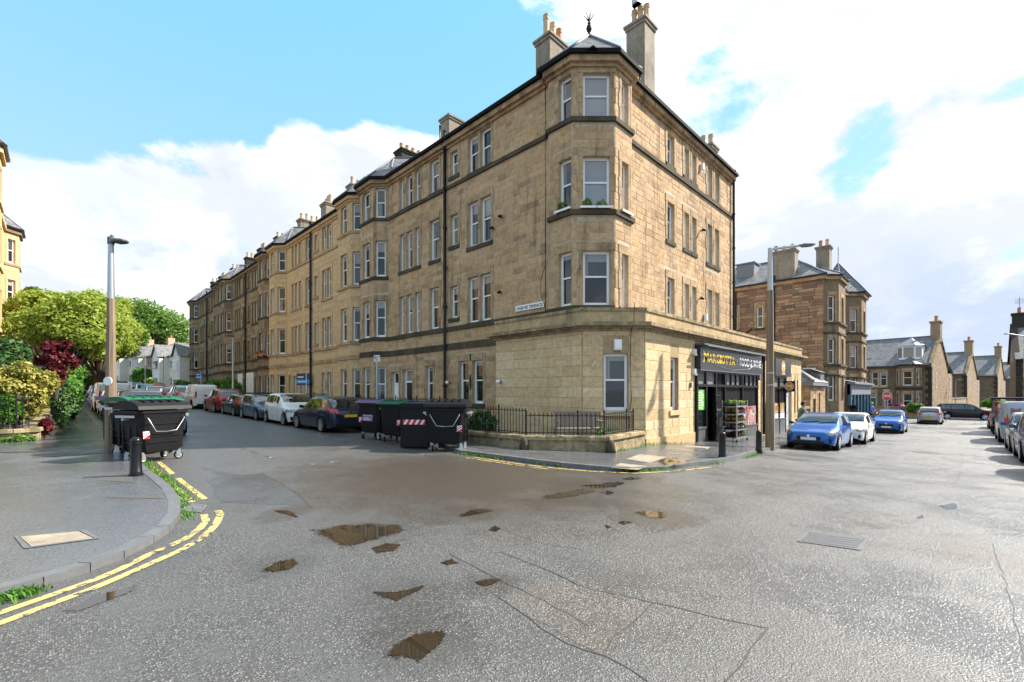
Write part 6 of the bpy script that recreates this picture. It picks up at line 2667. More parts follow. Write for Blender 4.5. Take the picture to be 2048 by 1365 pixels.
make_car('hatch', RC - .5, 54.0, UP, 'bright_red', 'bright red hatchback beyond the silver off-roader', 1.0, group=GA)
make_car('hatch', RC - .8, 60.0, DOWN, 'pale_blue', 'pale blue car facing downhill on the right of the terrace street', 1.0, group=GA)
make_car('mpv', RC - 1.0, 66.5, DOWN, 'pale_blue', 'pale blue people carrier facing downhill beyond the pale blue car', 1.05, group=GA)
make_car('hatch', RC - 1.0, 73, UP, 'black', 'dark hatchback parked farthest up on the right, below the hill houses', 1.0, group=GA)
make_car('hatch', 6.0, 118, UP, 'white', 'white hatchback with red tail lamps driving away up the hill', 1.05, group=None)
LC = 2.55
make_car('hatch', LC - .1, 21.2, UP, 'pale_blue', 'pale silver blue hatchback half hidden behind the front left bin', .95, group=GB)
make_car('suv', LC - .05, 25.3, UP, 'burgundy', 'dark burgundy SUV with a wide rear window behind the left bins', .95, group=GB)
make_car('hatch', LC, 30.2, UP, 'grey', 'grey hatchback third from the bins in the left row', .95, group=GB)
make_car('mpv', LC, 34.8, UP, 'silver', 'silver people carrier just in front of the white van in the left row', .97, group=GB)
make_car('van', LC, 40.0, UP, 'white', 'white van in the left row under the lime green tree', 1.02, group=GB, cat='van', name='van')
make_car('hatch', LC + .05, 45.5, UP, 'slate_blue', 'slate blue hatchback beyond the white van in the left row', .97, group=GB)
make_car('hatch', LC + .1, 50.5, UP, 'black', 'black hatchback under the tree in the left row', .97, group=GB)
make_car('suv', LC + .2, 55.8, UP, 'silver', 'silver SUV near the far end of the left row', .97, group=GB)
make_car('hatch', LC + .3, 61, UP, 'bright_red', 'red car at the far end of the left row', .97, group=GB)
for k, (u, v, c, lab) in enumerate(((9.5, 84, 'black', 'small black car parked below the tan harled house'), (8.6, 92, 'silver', 'small silver car parked in front of the cream gabled house'), (7.4, 100, 'navy', 'small navy car parked high on the hill'), (6.2, 110, 'white', 'small white car parked highest on the hill'))):
    make_car('hatch', u, v, R(94), c, lab, 1.0, group='cars up the hill')
# the shop street
make_car('hatch', 22.4, 4.3, WEST, 'blue', 'bright blue hatchback facing the camera outside the shop', .97, plate_r='plate_yellow', group=GC)
make_car('hatch', 27.2, 4.08, WEST, 'white', 'white hatchback tucked in behind the bright blue one', .97, group=GC)
make_car('suv', 38.8, 3.6, WEST, 'blue', 'blue crossover with a dark grille near the stop sign', .90, group=GC)
make_car('suv', 55.0, 2.3, EAST, 'silver', 'silver SUV driving away towards the stone villas', .92, plate_f=None, group=None)
make_car('peoplecarrier', 67.5, .2, R(-83), 'black', 'black people carrier crossing the end of the street', .92, group=None)
make_car('suv', 17.6, -2.05, WEST, 'grey', 'dark grey car cut off by the right edge, nearest on the right', 1.0, group=GD)
make_car('suv', 23.3, -2.08, WEST, 'slate_blue', 'slate blue grey SUV second from the camera on the right', 1.0, group=GD)
make_car('suv', 28.3, -2.05, WEST, 'silver', 'silver SUV with a blue mirror in front of the big grey van', .98, group=GD, mirror='blue')
bv = make_car('bigvan', 35.6, -2.1, EAST, 'van_grey', 'large grey van with a red and black chevron logo and the letter A', 1.02, group=GD, cat='van', name='van')
make_car('hatch', 50.5, -2.0, EAST, 'bright_red', 'bright red car at the far end of the right row', 1.0, group=GD)
# lettering and chevrons on the rear of the van
L_ = CARS['bigvan']['L']
Mb = Matrix.Translation((L_ / 2 + .006, 0, 0)) @ Matrix(((0, -1, 0, 0), (1, 0, 0, 0), (0, 0, 1, 0), (0, 0, 0, 1)))
for k in range(4):
    mb = MB()
    z = 1.60 - k * .085
    for s in (-1, 1):
        a = [(-.42, z), (-.42 + s * .17, z + .09), (-.42 + s * .17, z + .14), (-.42, z + .05)]
        mb.face([Mb @ Vector((x, -.035, zz)) for x, zz in a])
    mb.build('chevron', 'stop_red' if k % 2 == 0 else 'black_letter', bv, local=True)
text_obj('lettering', 'A', 'black_letter', bv, Mb @ Matrix.Translation((-.12, -.03, 1.40)), .24, .27, .002, .02)
# small flatbed truck between the van and the red car
tr = empty('truck', (43.8, -2.1, zg(43.8, -2)), 0, 'small dropside truck with a canopy, loaded with red and white boxes', 'truck', GD)
mb = MB()
mb.box(42.0, -3.0, zg(43, -2) + .55, 44.6, -1.15, zg(43, -2) + .75)
for (x, y) in ((42.05, -1.2), (42.05, -2.95), (44.5, -1.2), (44.5, -2.95)):
    mb.box(x - .04, y - .04, -.4, x + .04, y + .04, 1.25)
mb.box(42.0, -1.2, -.4, 44.6, -1.14, .05)
mb.box(42.0, -3.0, -.4, 42.06, -1.14, .05)
mb.build('load_bed', 'grey_panel', tr)
mb = MB()
mb.box(41.9, -3.1, 1.2, 44.7, -1.05, 1.32)
mb.build('canopy', 'black_paint', tr)
mb = MB()
mb.prism([(44.7, -3.0), (46.2, -3.0), (46.5, -2.8), (46.5, -1.35), (46.2, -1.15), (44.7, -1.15)], -.65, .35)
mb.prism([(44.75, -2.95), (46.0, -2.85), (46.0, -1.3), (44.75, -1.2)], .35, 1.0)
mb.build('cab', PAINTS['bright_red'], tr)
for (x, y) in ((42.7, -1.25), (42.7, -2.9), (45.6, -1.25), (45.6, -2.9)):
    mb = MB()
    mb.tube([(x, y - .1, -.72), (x, y + .1, -.72)], .33, 18)
    mb.build('wheel', 'rubber', tr)
for k, (x, y, z, c) in enumerate(((42.5, -1.7, -.3, 'stop_red'), (42.6, -2.4, -.3, 'white_paint'), (43.4, -1.8, -.3, 'white_paint'), (42.5, -1.9, .35, 'white_paint'), (43.3, -2.3, .3, 'stop_red'))):
    mb = MB()
    mb.box(x - .3, y - .3, z, x + .3, y + .3, z + .62)
    mb.build('cargo_box', c, tr)

# ---------------------------------------------------------------- garden walls and railings in front of the tenements
def railing(root, path, h, hf, spacing=.125, name='railing', post_every=12, r=.011):
    """each upright is a part; rails join them"""
    path = smooth_path(path, .02) if len(path) > 2 and False else [Vector(p) for p in path]
    bars, rails = [], MB()
    top, bot = MB(), MB()
    for a, b in zip(path, path[1:]):
        L = (b - a).length
        n = max(1, round(L / spacing))
        za, zb_ = hf(a), hf(b)
        for q, dz in ((rails, h - .02), (rails, .07)):
            q.tube([(a.x, a.y, za + dz), (b.x, b.y, zb_ + dz)], .014, 6)
        for k in range(n + 1):
            t = k / n
            p = a.lerp(b, t)
            bars.append((p.x, p.y, za + (zb_ - za) * t, k % post_every == 0))
    rails.build('rail', 'cast_iron', root)
    key = ('bar', round(h, 2))
    if key not in UNIT:
        mb = MB()
        mb.lathe([(r, 0), (r, h), (r * 1.9, h + .015), (r * 1.2, h + .05), (.001, h + .075)], 6)
        UNIT[key] = mb.mesh('upright')
        mb = MB()
        mb.lathe([(.022, 0), (.022, h + .06), (.035, h + .08), (.028, h + .11), (.004, h + .16)], 8)
        UNIT[key + ('p',)] = mb.mesh('post')
    inv = world_of(root).inverted()
    for x, y, z, p in bars[:300]:
        put('post' if p else 'upright', UNIT[key + ('p',)] if p else UNIT[key], 'cast_iron', root, inv @ Matrix.Translation((x, y, z)))


def low_wall(name, pts, zt, label, thick=.3, mat='mossy_stone', cat='garden wall'):
    root = empty(name, (pts[0][0], pts[0][1], zg(*pts[0])), 0, label, cat)
    P = [Vector(p) for p in pts]
    mb = MB()
    for i in range(len(P) - 1):
        f, b = miter(P, 0), miter(P, -thick)
        F0, F1, B0, B1 = f[i], f[i + 1], b[i], b[i + 1]
        n = 6
        for k in range(n):
            a0, a1 = F0.lerp(F1, k / n), F0.lerp(F1, (k + 1) / n)
            b0, b1 = B0.lerp(B1, k / n), B0.lerp(B1, (k + 1) / n)
            mb.face([(a0.x, a0.y, -.7), (a1.x, a1.y, -.7), (a1.x, a1.y, zt), (a0.x, a0.y, zt)])
            mb.face([(b1.x, b1.y, -.7), (b0.x, b0.y, -.7), (b0.x, b0.y, zt), (b1.x, b1.y, zt)])
    mb.build('wall', mat, root)
    for i in range(len(P) - 1):
        d = P[i + 1] - P[i]
        n = max(1, round(d.length / 1.2))
        f, b = miter(P, .06), miter(P, -thick - .04)
        for k in range(n):
            mb = MB()
            e0, e1 = k / n + .002, (k + 1) / n - .002
            a0, a1, b0, b1 = f[i].lerp(f[i + 1], e0), f[i].lerp(f[i + 1], e1), b[i].lerp(b[i + 1], e0), b[i].lerp(b[i + 1], e1)
            zj = rng.uniform(-.006, .006)
            lo, hi = zt - .005, zt + .11 + zj
            mb.loft([[Vector((q.x, q.y, z)) for q in (a0, a1, b1, b0)] for z in (lo, hi - .02)] + [[Vector((q.x, q.y, hi)) for q in (a0.lerp(b0, .06), a1.lerp(b1, .06), b1.lerp(a1, .06), b0.lerp(a0, .06))]])
            mb.build('coping_stone', mat, root)
    return root


W1 = low_wall('garden_wall', [(9.4, 13.2), (9.4, 8.95), (10.9, 7.1), (13.55, 7.42)], .30, 'low mossy garden wall with coping round the corner window of the shop')
R1 = empty('railing', (9.55, 9, .42), 0, 'black iron railing on the mossy corner garden wall', 'railing')
railing(R1, [(9.55, 13.1), (9.55, 9.0)], .72, lambda p: .42)
railing(R1, [(9.56, 8.98), (10.95, 7.26), (12.95, 7.5), (12.95, 7.52)], .58, lambda p: .42)
W2 = low_wall('garden_wall', [(10.7, 25.2), (10.7, 13.6), (12.9, 13.35)], .62, 'low garden wall under iron railings in front of the corner tenement windows')
R2 = empty('railing', (10.85, 19, .74), 0, 'black iron railing in front of the ground floor windows of the corner tenement', 'railing')
railing(R2, [(10.85, 25.0), (10.85, 13.55)], .62, lambda p: .74, .14)
W3 = low_wall('garden_wall', [(10.7, 41.2), (10.7, 25.6)], .78, 'low garden wall in front of the golden tenement')
R3 = empty('railing', (10.85, 33, .9), 0, 'black iron railing in front of the golden tenement', 'railing')
railing(R3, [(10.85, 41), (10.85, 25.8)], .62, lambda p: .9, .16)
gd = MB()
gd.face([(9.5, 13.2, .12), (9.5, 9, .12), (10.9, 7.3, .12), (13.6, 7.5, .12), (12.2, 9, .12), (12.2, 13.2, .12)][::-1])
tag(gd.build('garden_bed', 'soil'), 'narrow garden bed behind the corner railing', kind='structure')
# wheel guard stones at the corners of the low wall
for (u, v, lab) in ((9.33, 8.85, 'worn rounded guard stone at the left bend of the corner garden wall'), (10.85, 6.98, 'dark upright guard stone at the outer corner of the garden wall')):
    mb = MB()
    z = zp(u, v)
    mb.lathe([(.15, 0), (.13, .15), (.11, .28), (.06, .36), (.01, .37)], 9, Matrix.Translation((u, v, z - .02)))
    t = mb.build('guard_stone', 'sill_dark', None, smooth=True)
    tag(t, lab, 'guard stone')

# ---------------------------------------------------------------- bins
BINM = {}


def bin_parts():
    if BINM:
        return BINM
    w, d, h = 1.24, .92, 1.0     # rim width, depth, body height
    b = MB()
    z0 = .26
    def ring(z, k, e=.09):
        x, y = w / 2 * k, d / 2 * k
        return [Vector(p) for p in ((-x + e, -y, z), (x - e, -y, z), (x, -y + e, z), (x, y - e, z), (x - e, y, z), (-x + e, y, z), (-x, y - e, z), (-x, -y + e, z))]
    b.loft([ring(z0 - .02, .70), ring(z0, .78), ring(z0 + .10, .84), ring(z0 + .45, .89), ring(z0 + .9, .95), ring(z0 + h, .975), ring(z0 + h + .01, 1.03), ring(z0 + h + .07, 1.03), ring(z0 + h + .075, .97)])
    BINM['body'] = b.mesh('body', smooth=30)
    r = MB()
    for z, k, x in ((.50, .862, .40), (.66, .882, .40), (.98, .925, .42)):
        r.box(-x, -d / 2 * k - .022, z, x, -d / 2 * k + .03, z + .03)
        r.box(-x, d / 2 * k - .03, z, x, d / 2 * k + .022, z + .03)
        for s in (-1, 1):
            r.box(s * w / 2 * k - .022, -.32, z, s * w / 2 * k + .022, .32, z + .03)
    for s in (-1, 1):
        for y in (-.25, .0, .25):
            r.box(s * .55 - .03, y - .02, .3, s * .55 + .03, y + .02, 1.2)
    BINM['rib'] = r.mesh('rib')
    l = MB()
    rows = []
    for i in range(9):
        a = math.pi * i / 8
        y, z = -math.cos(a) * (d / 2 + .05), .03 + math.sin(a) * .24
        rows.append([Vector((x, y, z1)) for x, z1 in ((-w / 2 - .05, z * .97), (-w / 2 + .05, z), (w / 2 - .05, z), (w / 2 + .05, z * .97))])
    for i in range(8):
        for k in range(3):
            l.face([rows[i][k], rows[i][k + 1], rows[i + 1][k + 1], rows[i + 1][k]])
    for k in (0, 3):
        l.face([rw[k] for rw in rows])
    l.face([rows[0][0], rows[0][3], rows[8][3], rows[8][0]])
    for k in range(5):
        x = -.42 + k * .21
        for i in range(2, 6):
            p, q = rows[i], rows[i + 1]
            l.box(x - .03, min(p[1].y, q[1].y), min(p[1].z, q[1].z) - .03, x + .03, max(p[1].y, q[1].y), max(p[1].z, q[1].z) + .012)
    BINM['lid'] = l.mesh('lid', smooth=30)
    hd = MB()
    for (s,) in ((-1,), (1,)):
        hd.tube([(s * .45, -d / 2 - .0, 1.16), (s * .45, -d / 2 - .055, 1.13), (s * .26, -d / 2 - .03, .80), (0, -d / 2 - .03, .78)], .013, 6)
    BINM['handle'] = hd.mesh('handle', smooth=True)
    c = MB()
    c.tube([(0, 0, .27), (0, 0, .2)], .05, 10)
    c.box(-.05, -.045, .08, .05, -.035, .22)
    c.box(-.05, .035, .08, .05, .045, .22)
    BINM['fork'] = c.mesh('castor_fork')
    t = MB()
    t.lathe([(.055, -.028), (.10, -.03), (.105, 0), (.10, .03), (.055, .028)], 18, Matrix.Translation((0, 0, .105)) @ Matrix.Rotation(R(90), 4, 'X'))
    BINM['castor'] = t.mesh('castor', smooth=40)
    t = MB()
    for y in (-.031, .031):
        for k in range(18):
            a, b_ = 2 * math.pi * k / 18, 2 * math.pi * (k + 1) / 18
            t.face([(0, y, .105), (.072 * math.cos(a), y, .105 + .072 * math.sin(a)), (.072 * math.cos(b_), y, .105 + .072 * math.sin(b_))])
    BINM['castor_hub'] = t.mesh('castor_hub')
    tr = MB()
    tr.tube([(.58, 0, 1.12), (.74, 0, 1.12)], .035, 10)
    tr.box(.64, -.30, 1.16, .72, .30, 1.22)
    BINM['trunnion'] = tr.mesh('trunnion')
    st = MB()
    sw = MB()
    S_, H_ = .16, .20
    n = 3
    st.face([(0, 0, 0), (S_, 0, 0), (S_, 0, H_), (0, 0, H_)])
    for k in range(n):
        a = k * H_ / n + .01
        sw.face([(0, -.003, max(0, a)), (S_, -.003, min(H_, a + .10)), (S_, -.003, min(H_, a + .10 + .035)), (0, -.003, a + .035)])
    BINM['sticker'], BINM['stripe'] = st.mesh('hazard_sticker'), sw.mesh('hazard_stripe')
    return BINM


def make_bin(u, v, rz, lid, label, panel=None, word=None, lean=0.0, group='communal wheeled bins', handle=True, sc=1.0, stick=(1,)):
    p = bin_parts()
    root = empty('wheeled_bin', (u, v, zg(u, v) + .004), rz, label, 'bin', group)
    root.scale = (sc, sc, sc)
    body = put('body', p['body'], 'bin_black', root)
    put('rib', p['rib'], 'bin_black', body)
    lo = put('lid', p['lid'], 'bin_black', root, Matrix.Translation((0, 0, 1.335)) @ Matrix.Diagonal((1, 1, 1 if handle else .55, 1)))
    paint_slot(lo, lid)
    if handle:
        put('handle', p['handle'], 'galvanised', root)
    put('trunnion', p['trunnion'], 'galvanised', root)
    put('trunnion', p['trunnion'], 'galvanised', root, Matrix.Diagonal((-1, 1, 1, 1)))
    k = 0
    for x in (-.45, .45):
        for y in (-.28, .28):
            M = Matrix.Translation((x, y, 0)) @ Matrix.Rotation(rng.uniform(-1.2, 1.2), 4, 'Z')
            f = put('castor_fork', p['fork'], 'galvanised', root, M)
            put('castor', p['castor'], 'rubber', f)
            put('castor_hub', p['castor_hub'], 'castor_hub', f)
    tilt = Matrix.Rotation(R(-4.2), 4, 'X')
    for s in (-1, 1):
        if s in stick or len(stick) == 0:
            x = -.52 if s < 0 else .36
            M = Matrix.Translation((x, -.428, .62)) @ tilt
            st = put('hazard_sticker', p['sticker'], 'red_reflect', root, M)
            put('hazard_stripe', p['stripe'], 'white_reflect', st)
    if panel:
        mb = MB()
        mb.box(-.30, -.004, 0, .30, .0, .26)
        pn = put('label_panel', mb.mesh('label_panel'), panel, root, Matrix.Translation((.0, -.436, .68)) @ tilt)
        if word:
            text_obj('lettering', word, 'white_letter', pn, Matrix.Translation((-.27, -.006, .17)), .52, .06, .001, .006)
            mb = MB()
            for i in range(4):
                mb.box(-.26, -.007, .03 + i * .032, -.26 + (.48, .4, .5, .3)[i], -.005, .042 + i * .032)
            put('small_print', mb.mesh('small_print'), 'white_letter', pn)
    return root


# front faces look down local -Y
pb = gp(330, 915)
make_bin(1.62, 13.62, R(26), 'bin_black', 'big black domed bin with steel bar handle nearest the left bollard', sc=.89, stick=(-1,))
make_bin(1.60, 15.0, R(26), 'green_plastic', 'black bin with a green lid behind the domed bin on the left', 'poster_green', None, handle=False, stick=(-1,))
make_bin(1.52, 16.4, R(20), 'purple_plastic', 'black bin with a purple lid and purple label behind the left lamp post', 'purple_label', 'Glass recycling', handle=False, stick=(-1,))
make_bin(8.0, 10.6, R(-50), 'bin_black', 'black domed bin at the right end of the bin row on the shop side', stick=(1,), sc=.92)
make_bin(7.95, 14.65, R(-80), 'purple_plastic', 'black bin with a purple lid and glass recycling label, left end of the row', 'purple_label', 'Glass recycling', handle=False, stick=(-1,), sc=.93)
make_bin(8.05, 13.35, R(-80), 'green_plastic', 'black bin with a green lid next to the purple lidded one on the shop side', handle=False, sc=.93)
make_bin(8.35, 12.3, R(-75), 'blue_plastic', 'black bin with a blue lid behind the tall black food bin', handle=False, sc=.93)
# tall closed bin
fb = empty('food_bin', (7.75, 11.75, zg(7.7, 11.7)), R(-52), 'tall square black bin with a red and white strip standing in the bin row', 'bin')
mb = MB()
mb.loft([[Vector((x * k, y * k, z)) for x, y in ((-.42, -.42), (.42, -.42), (.42, .42), (-.42, .42))] for z, k in ((.04, .98), (.08, 1), (1.30, 1.0), (1.33, .97))])
mb.build('body', 'bin_black', fb, local=True)
mb = MB()
mb.box(-.44, -.46, 1.22, .44, .44, 1.34)
mb.build('lid', 'bin_black', fb, local=True)
mb = MB()
mb.box(-.34, -.426, .72, .34, -.421, .86)
st = mb.build('hazard_strip', 'red_reflect', fb, local=True)
mb = MB()
for k in range(4):
    mb.face([(-.32 + k * .17, -.429, .72), (-.25 + k * .17, -.429, .72), (-.17 + k * .17, -.429, .86), (-.24 + k * .17, -.429, .86)])
mb.build('hazard_stripe', 'white_reflect', st, local=True)
# brown wheelie bin by the left hedge
wbv = 31.0
wbu = wbv * (1 + (127 - 1024) / 910) / (1 - (127 - 1024) / 910)
wb = empty('wheelie_bin', (wbu, wbv, hl(wbu, wbv)), R(-60), 'brown wheelie bin standing against the left hedge', 'bin')
mb = MB()
mb.loft([[Vector((x * k, y * k, z)) for x, y in ((-.24, -.28), (.24, -.28), (.24, .28), (-.24, .28))] for z, k in ((.04, .82), (.95, 1), (.97, 1.08), (1.0, 1.08))])
mb.build('body', 'brown_plastic', wb, local=True)
mb = MB()
mb.box(-.28, -.34, 1.0, .28, .33, 1.06)
mb.build('lid', 'brown_plastic', wb, local=True)
for s in (-.2, .2):
    mb = MB()
    mb.tube([(s - .03, .27, .1), (s + .03, .27, .1)], .1, 14)
    mb.build('wheel', 'rubber', wb, local=True)

# ---------------------------------------------------------------- bollards
def bollard(p, hf, label, h=.98):
    root = empty('bollard', (p.x, p.y, hf(p.x, p.y)), 0, label, 'bollard', 'cast iron bollards')
    key = 'bollard'
    if key not in UNIT:
        mb = MB()
        mb.lathe([(.115, -.1), (.115, .05), (.10, .06), (.10, .12), (.094, .13), (.085, .60), (.082, .80), (.095, .805), (.095, .835), (.08, .84)], 20)
        a = mb.mesh('shaft', smooth=35)
        mb = MB()
        mb.lathe([(.072, .838), (.068, .86), (.084, .875), (.084, .90), (.07, .945), (.04, .975), (.002, .985)], 20)
        UNIT[key] = (a, mb.mesh('cap', smooth=35))
    put('shaft', UNIT[key][0], 'black_paint', root)
    put('cap', UNIT[key][1], 'black_paint', root)
    root.scale = (1, 1, h)
    return root


bollard(gp(272, 952, .075), hl, 'black bollard on the left pavement beside the domed bin', .74)
bollard(gp(1444.5, 915.5, .1), zp, 'black bollard nearer the shop entrance, left of the pair', .70)
bollard(gp(1517.5, 902, .11), zp, 'black bollard beside the tall concrete lamp post, right of the pair', .70)


# ---------------------------------------------------------------- lamp posts and signs
def lamp(u, v, z0, zc, zt, head, label, r0=.105, r1=.075, plate=None, arm=None, concrete=True):
    root = empty('street_lamp', (u, v, z0), 0, label, 'street lamp', 'street lamps')
    mb = MB()
    if concrete:
        n = 8
        rings = []
        for z, r in ((z0 - .1, r0), (z0 + 1.6, r0 * .93), (z0 + 1.75, r0 * .86), (zc, r1)):
            rings.append([Vector((u + r * 1.08 * math.cos(2 * math.pi * (k + .5) / n), v + r * 1.08 * math.sin(2 * math.pi * (k + .5) / n), z)) for k in range(n)])
        mb.loft(rings)
        mb.build('column', 'concrete_pole', root)
        mb = MB()
        mb.tube([(u, v, zc - .02), (u, v, zt)], [r1 * .95, r1 * .7], 14)
        mb.build('sleeve', 'galvanised', root, smooth=40)
    else:
        mb.tube([(u, v, z0 - .1), (u, v, z0 + 1.2), (u, v, z0 + 1.25), (u, v, zt)], [r0, r0, r1, r1 * .7], 12)
        mb.build('column', 'galvanised', root, smooth=40)
    hv = Vector(head)
    d = Vector((hv.x - u, hv.y - v, 0))
    dl = d.length
    d.normalize()
    a0 = Vector((u, v, zt - .05))
    if arm:
        mb = MB()
        mb.tube([a0 - Vector((0, 0, .02)), a0 + d * .02 + Vector((0, 0, .0)), a0 + d * arm + Vector((0, 0, arm * .14))], .05, 10)
        mb.build('arm', 'galvanised', root, smooth=40)
    mb = MB()
    s = a0 + d * (arm or 0) + Vector((0, 0, (arm or 0) * .14))
    e = s + d * (dl - (arm or 0)) + Vector((0, 0, .02))
    side = Vector((-d.y, d.x, 0))
    rings = []
    for t, w, h in ((0, .05, .05), (.18, .06, .05), (.35, .15, .06), (.7, .16, .05), (.95, .12, .035), (1, .05, .02)):
        c = s.lerp(e, t)
        rings.append([c + side * w * a + Vector((0, 0, h * b)) for a, b in ((-1, -.6), (1, -.6), (1, .3), (.5, 1), (-.5, 1), (-1, .3))])
    mb.loft(rings)
    mb.build('lamp_head', 'grey_panel', root)
    if not arm:
        mb = MB()
        mb.tube([(u, v, zt - .12), (u, v, zt + .06)], .075, 12)
        mb.tube([(u + .02, v, zt + .06), (u + .02, v, zt + .12)], .04, 8)
        mb.build('photocell', 'grey_panel', root)
    return root


q = gp(222, 901, .075)
la = lamp(q.x, q.y, hl(q.x, q.y), z_at(598, q.x, q.y), z_at(480, q.x, q.y), (q.x + .28, q.y - .28, 0), 'tall octagonal concrete lamp post with a steel top on the left pavement', .125, .082)
mb = MB()
disc(mb, frameM((q.x - .07, q.y - .16), (.7, -.7), z_at(763, q.x, q.y)), .11, -.01, .01, 20)
mb.build('number_plate', 'white_reflect', la)
q = gp(1540, 894, .13)
lb = lamp(q.x, q.y, zp(q.x, q.y), z_at(582, q.x, q.y), z_at(497, q.x, q.y), (q.x + 1.15, q.y - 1.15, 0), 'tall concrete lamp post with a steel swan arm outside the shop', .15, .10, arm=1.05)
for z in (z_at(748, q.x, q.y), z_at(772, q.x, q.y)):
    mb = MB()
    mb.tube([(q.x, q.y, z), (q.x, q.y, z + .05)], .135, 14)
    mb.build('clamp_band', 'galvanised', lb)
lamp(9.45, on_u(466, 9.45), .55, 0, z_at(672, 9.45, on_u(466, 9.45)), (9.0, on_u(466, 9.45) - .4, 0), 'thin pale steel lamp post in front of the dark tenement', .09, .07, concrete=False)
lamp(62, -3.7, zg(62, -3.7), 3.0, z_at(672, 62, -3.7), (60.6, -2.4, 0), 'lamp post with a long arm at the right edge by the black quoined villa', .13, .10, arm=1.4)
lamp(79, 1.0, zg(79, 1), 0, z_at(760, 79, 1.0), (78.6, .6, 0), 'short thin grey lamp post against the second villa gable', .06, .05, concrete=False)
lamp(57.3, 7.2, zg(57, 7), 0, 5.0, (56.6, 6.6, 0), 'grey lamp post beside the blue shop end', .09, .07, concrete=False)
lamp(8.6, 80, zg(8.6, 80), 0, 6.6, (7.9, 79.4, 0), 'thin lamp post below the hill houses', .09, .06, concrete=False)
lamp(9.0, 68, zg(9, 68), 0, 5.8, (8.4, 67.4, 0), 'thin lamp post at the far end of the terrace', .09, .06, concrete=False)

# parking sign by the bins
ps = empty('parking_sign', (9.25, on_u(754, 9.25), hl(9, 15)), 0, 'small blue and white parking sign on a grey pole behind the bins', 'sign')
v_ = on_u(754, 9.25)
mb = MB()
mb.tube([(9.25, v_, 0), (9.25, v_, z_at(712, 9.25, v_))], .038, 10)
mb.build('pole', 'galvanised', ps, smooth=40)
zt_ = z_at(712, 9.25, v_)
Ms = frameM((9.2, v_ + .1), (.5, -.866), zt_ - .22)
mb = MB()
mb.box(-.02, -.02, -.02, .24, 0, .24, Ms)
mb.build('plate', 'white_paint', ps)
mb = MB()
mb.box(.0, -.024, .10, .11, -.021, .22, Ms)
mb.build('blue_panel', 'board_navy', ps)
text_obj('lettering', 'P', 'white_letter', ps, world_of(ps).inverted() @ Ms @ Matrix.Translation((.03, -.025, .12)), .05, .08, .001)
mb = MB()
for i in range(3):
    mb.box(.125, -.024, .12 + i * .035, .22, -.021, .135 + i * .035, Ms)
    mb.box(.0, -.024, .01 + i * .028, .2, -.021, .02 + i * .028, Ms)
mb.build('small_print', 'board_navy', ps)

# agents' boards
for (px, v, z, lab) in ((601, 0, 1.8, 'navy and cyan estate agent board on the golden tenement front'), (395, 0, 2.4, 'small navy and cyan estate agent board at the far end of the terrace')):
    u = 12.3 if px > 500 else 11.9
    v = on_u(px, u)
    b_ = empty('agent_board', (u, v, zg(9, v)), 0, lab, 'sign', 'estate agent boards')
    zc = z_at(759 if px > 500 else 752, u, v)
    w = .62
    Mx = frameM((u - .02, v + w), (.35, -.94), zc)
    mb = MB()
    mb.box(0, -.03, -.42, 1.3, 0, .42, Mx)
    mb.build('board', 'board_navy', b_)
    mb = MB()
    mb.box(.02, -.034, -.30, 1.28, -.031, -.02, Mx)
    mb.build('stripe', 'board_cyan', b_)
    mb = MB()
    mb.box(.1, -.035, .12, .7, -.031, .2, Mx)
    mb.box(.1, -.036, -.2, .9, -.034, -.14, Mx)
    mb.build('print', 'white_letter', b_)
    mb = MB()
    mb.tube([(u + .3, v - .3, -.2), (u + .3, v - .3, zc + .4)], .035, 6)
    mb.build('post', 'white_paint', b_)

# stop sign
su = 58.0
sv = su * (1 - (1773 - 1024) / 910) / (1 + (1773 - 1024) / 910)
st = empty('stop_sign', (su, sv, zg(su, sv)), 0, 'red octagonal STOP sign on a pale pole in front of the green door', 'sign')
zc = z_at(793, su, sv)
Mx = frameM((su, sv), (S2 / 2, -S2 / 2), zc)
mb = MB()
oc = [(.43 * math.cos(R(22.5 + 45 * k)), .43 * math.sin(R(22.5 + 45 * k))) for k in range(8)]
mb.face([Mx @ Vector((x * 1.06, -.02, z * 1.06)) for x, z in oc])
mb.face([Mx @ Vector((x * 1.06, .0, z * 1.06)) for x, z in oc][::-1])
for i in range(8):
    a, b = oc[i], oc[(i + 1) % 8]
    mb.face([Mx @ Vector((q_[0] * 1.06, y, q_[1] * 1.06)) for q_, y in ((a, -.02), (b, -.02), (b, 0), (a, 0))])
mb.build('rim', 'white_reflect', st)
mb = MB()
mb.face([Mx @ Vector((x, -.025, z)) for x, z in oc])
mb.build('face', 'stop_red', st)
text_obj('lettering', 'STOP', 'white_letter', st, world_of(st).inverted() @ Mx @ Matrix.Translation((-.33, -.03, -.11)), .66, .24, .002, .02)
mb = MB()
for s in (-.12, .12):
    p0 = Mx @ Vector((s, .03, 0))
    mb.tube([(p0.x, p0.y, zg(su, sv)), (p0.x, p0.y, zc + .62)], .045, 8)
mb.build('pole', 'galvanised', st)
mb = MB()
mb.box(-.25, -.01, .56, .25, .05, .66, Mx)
mb.build('lamp_hood', 'galvanised', st)
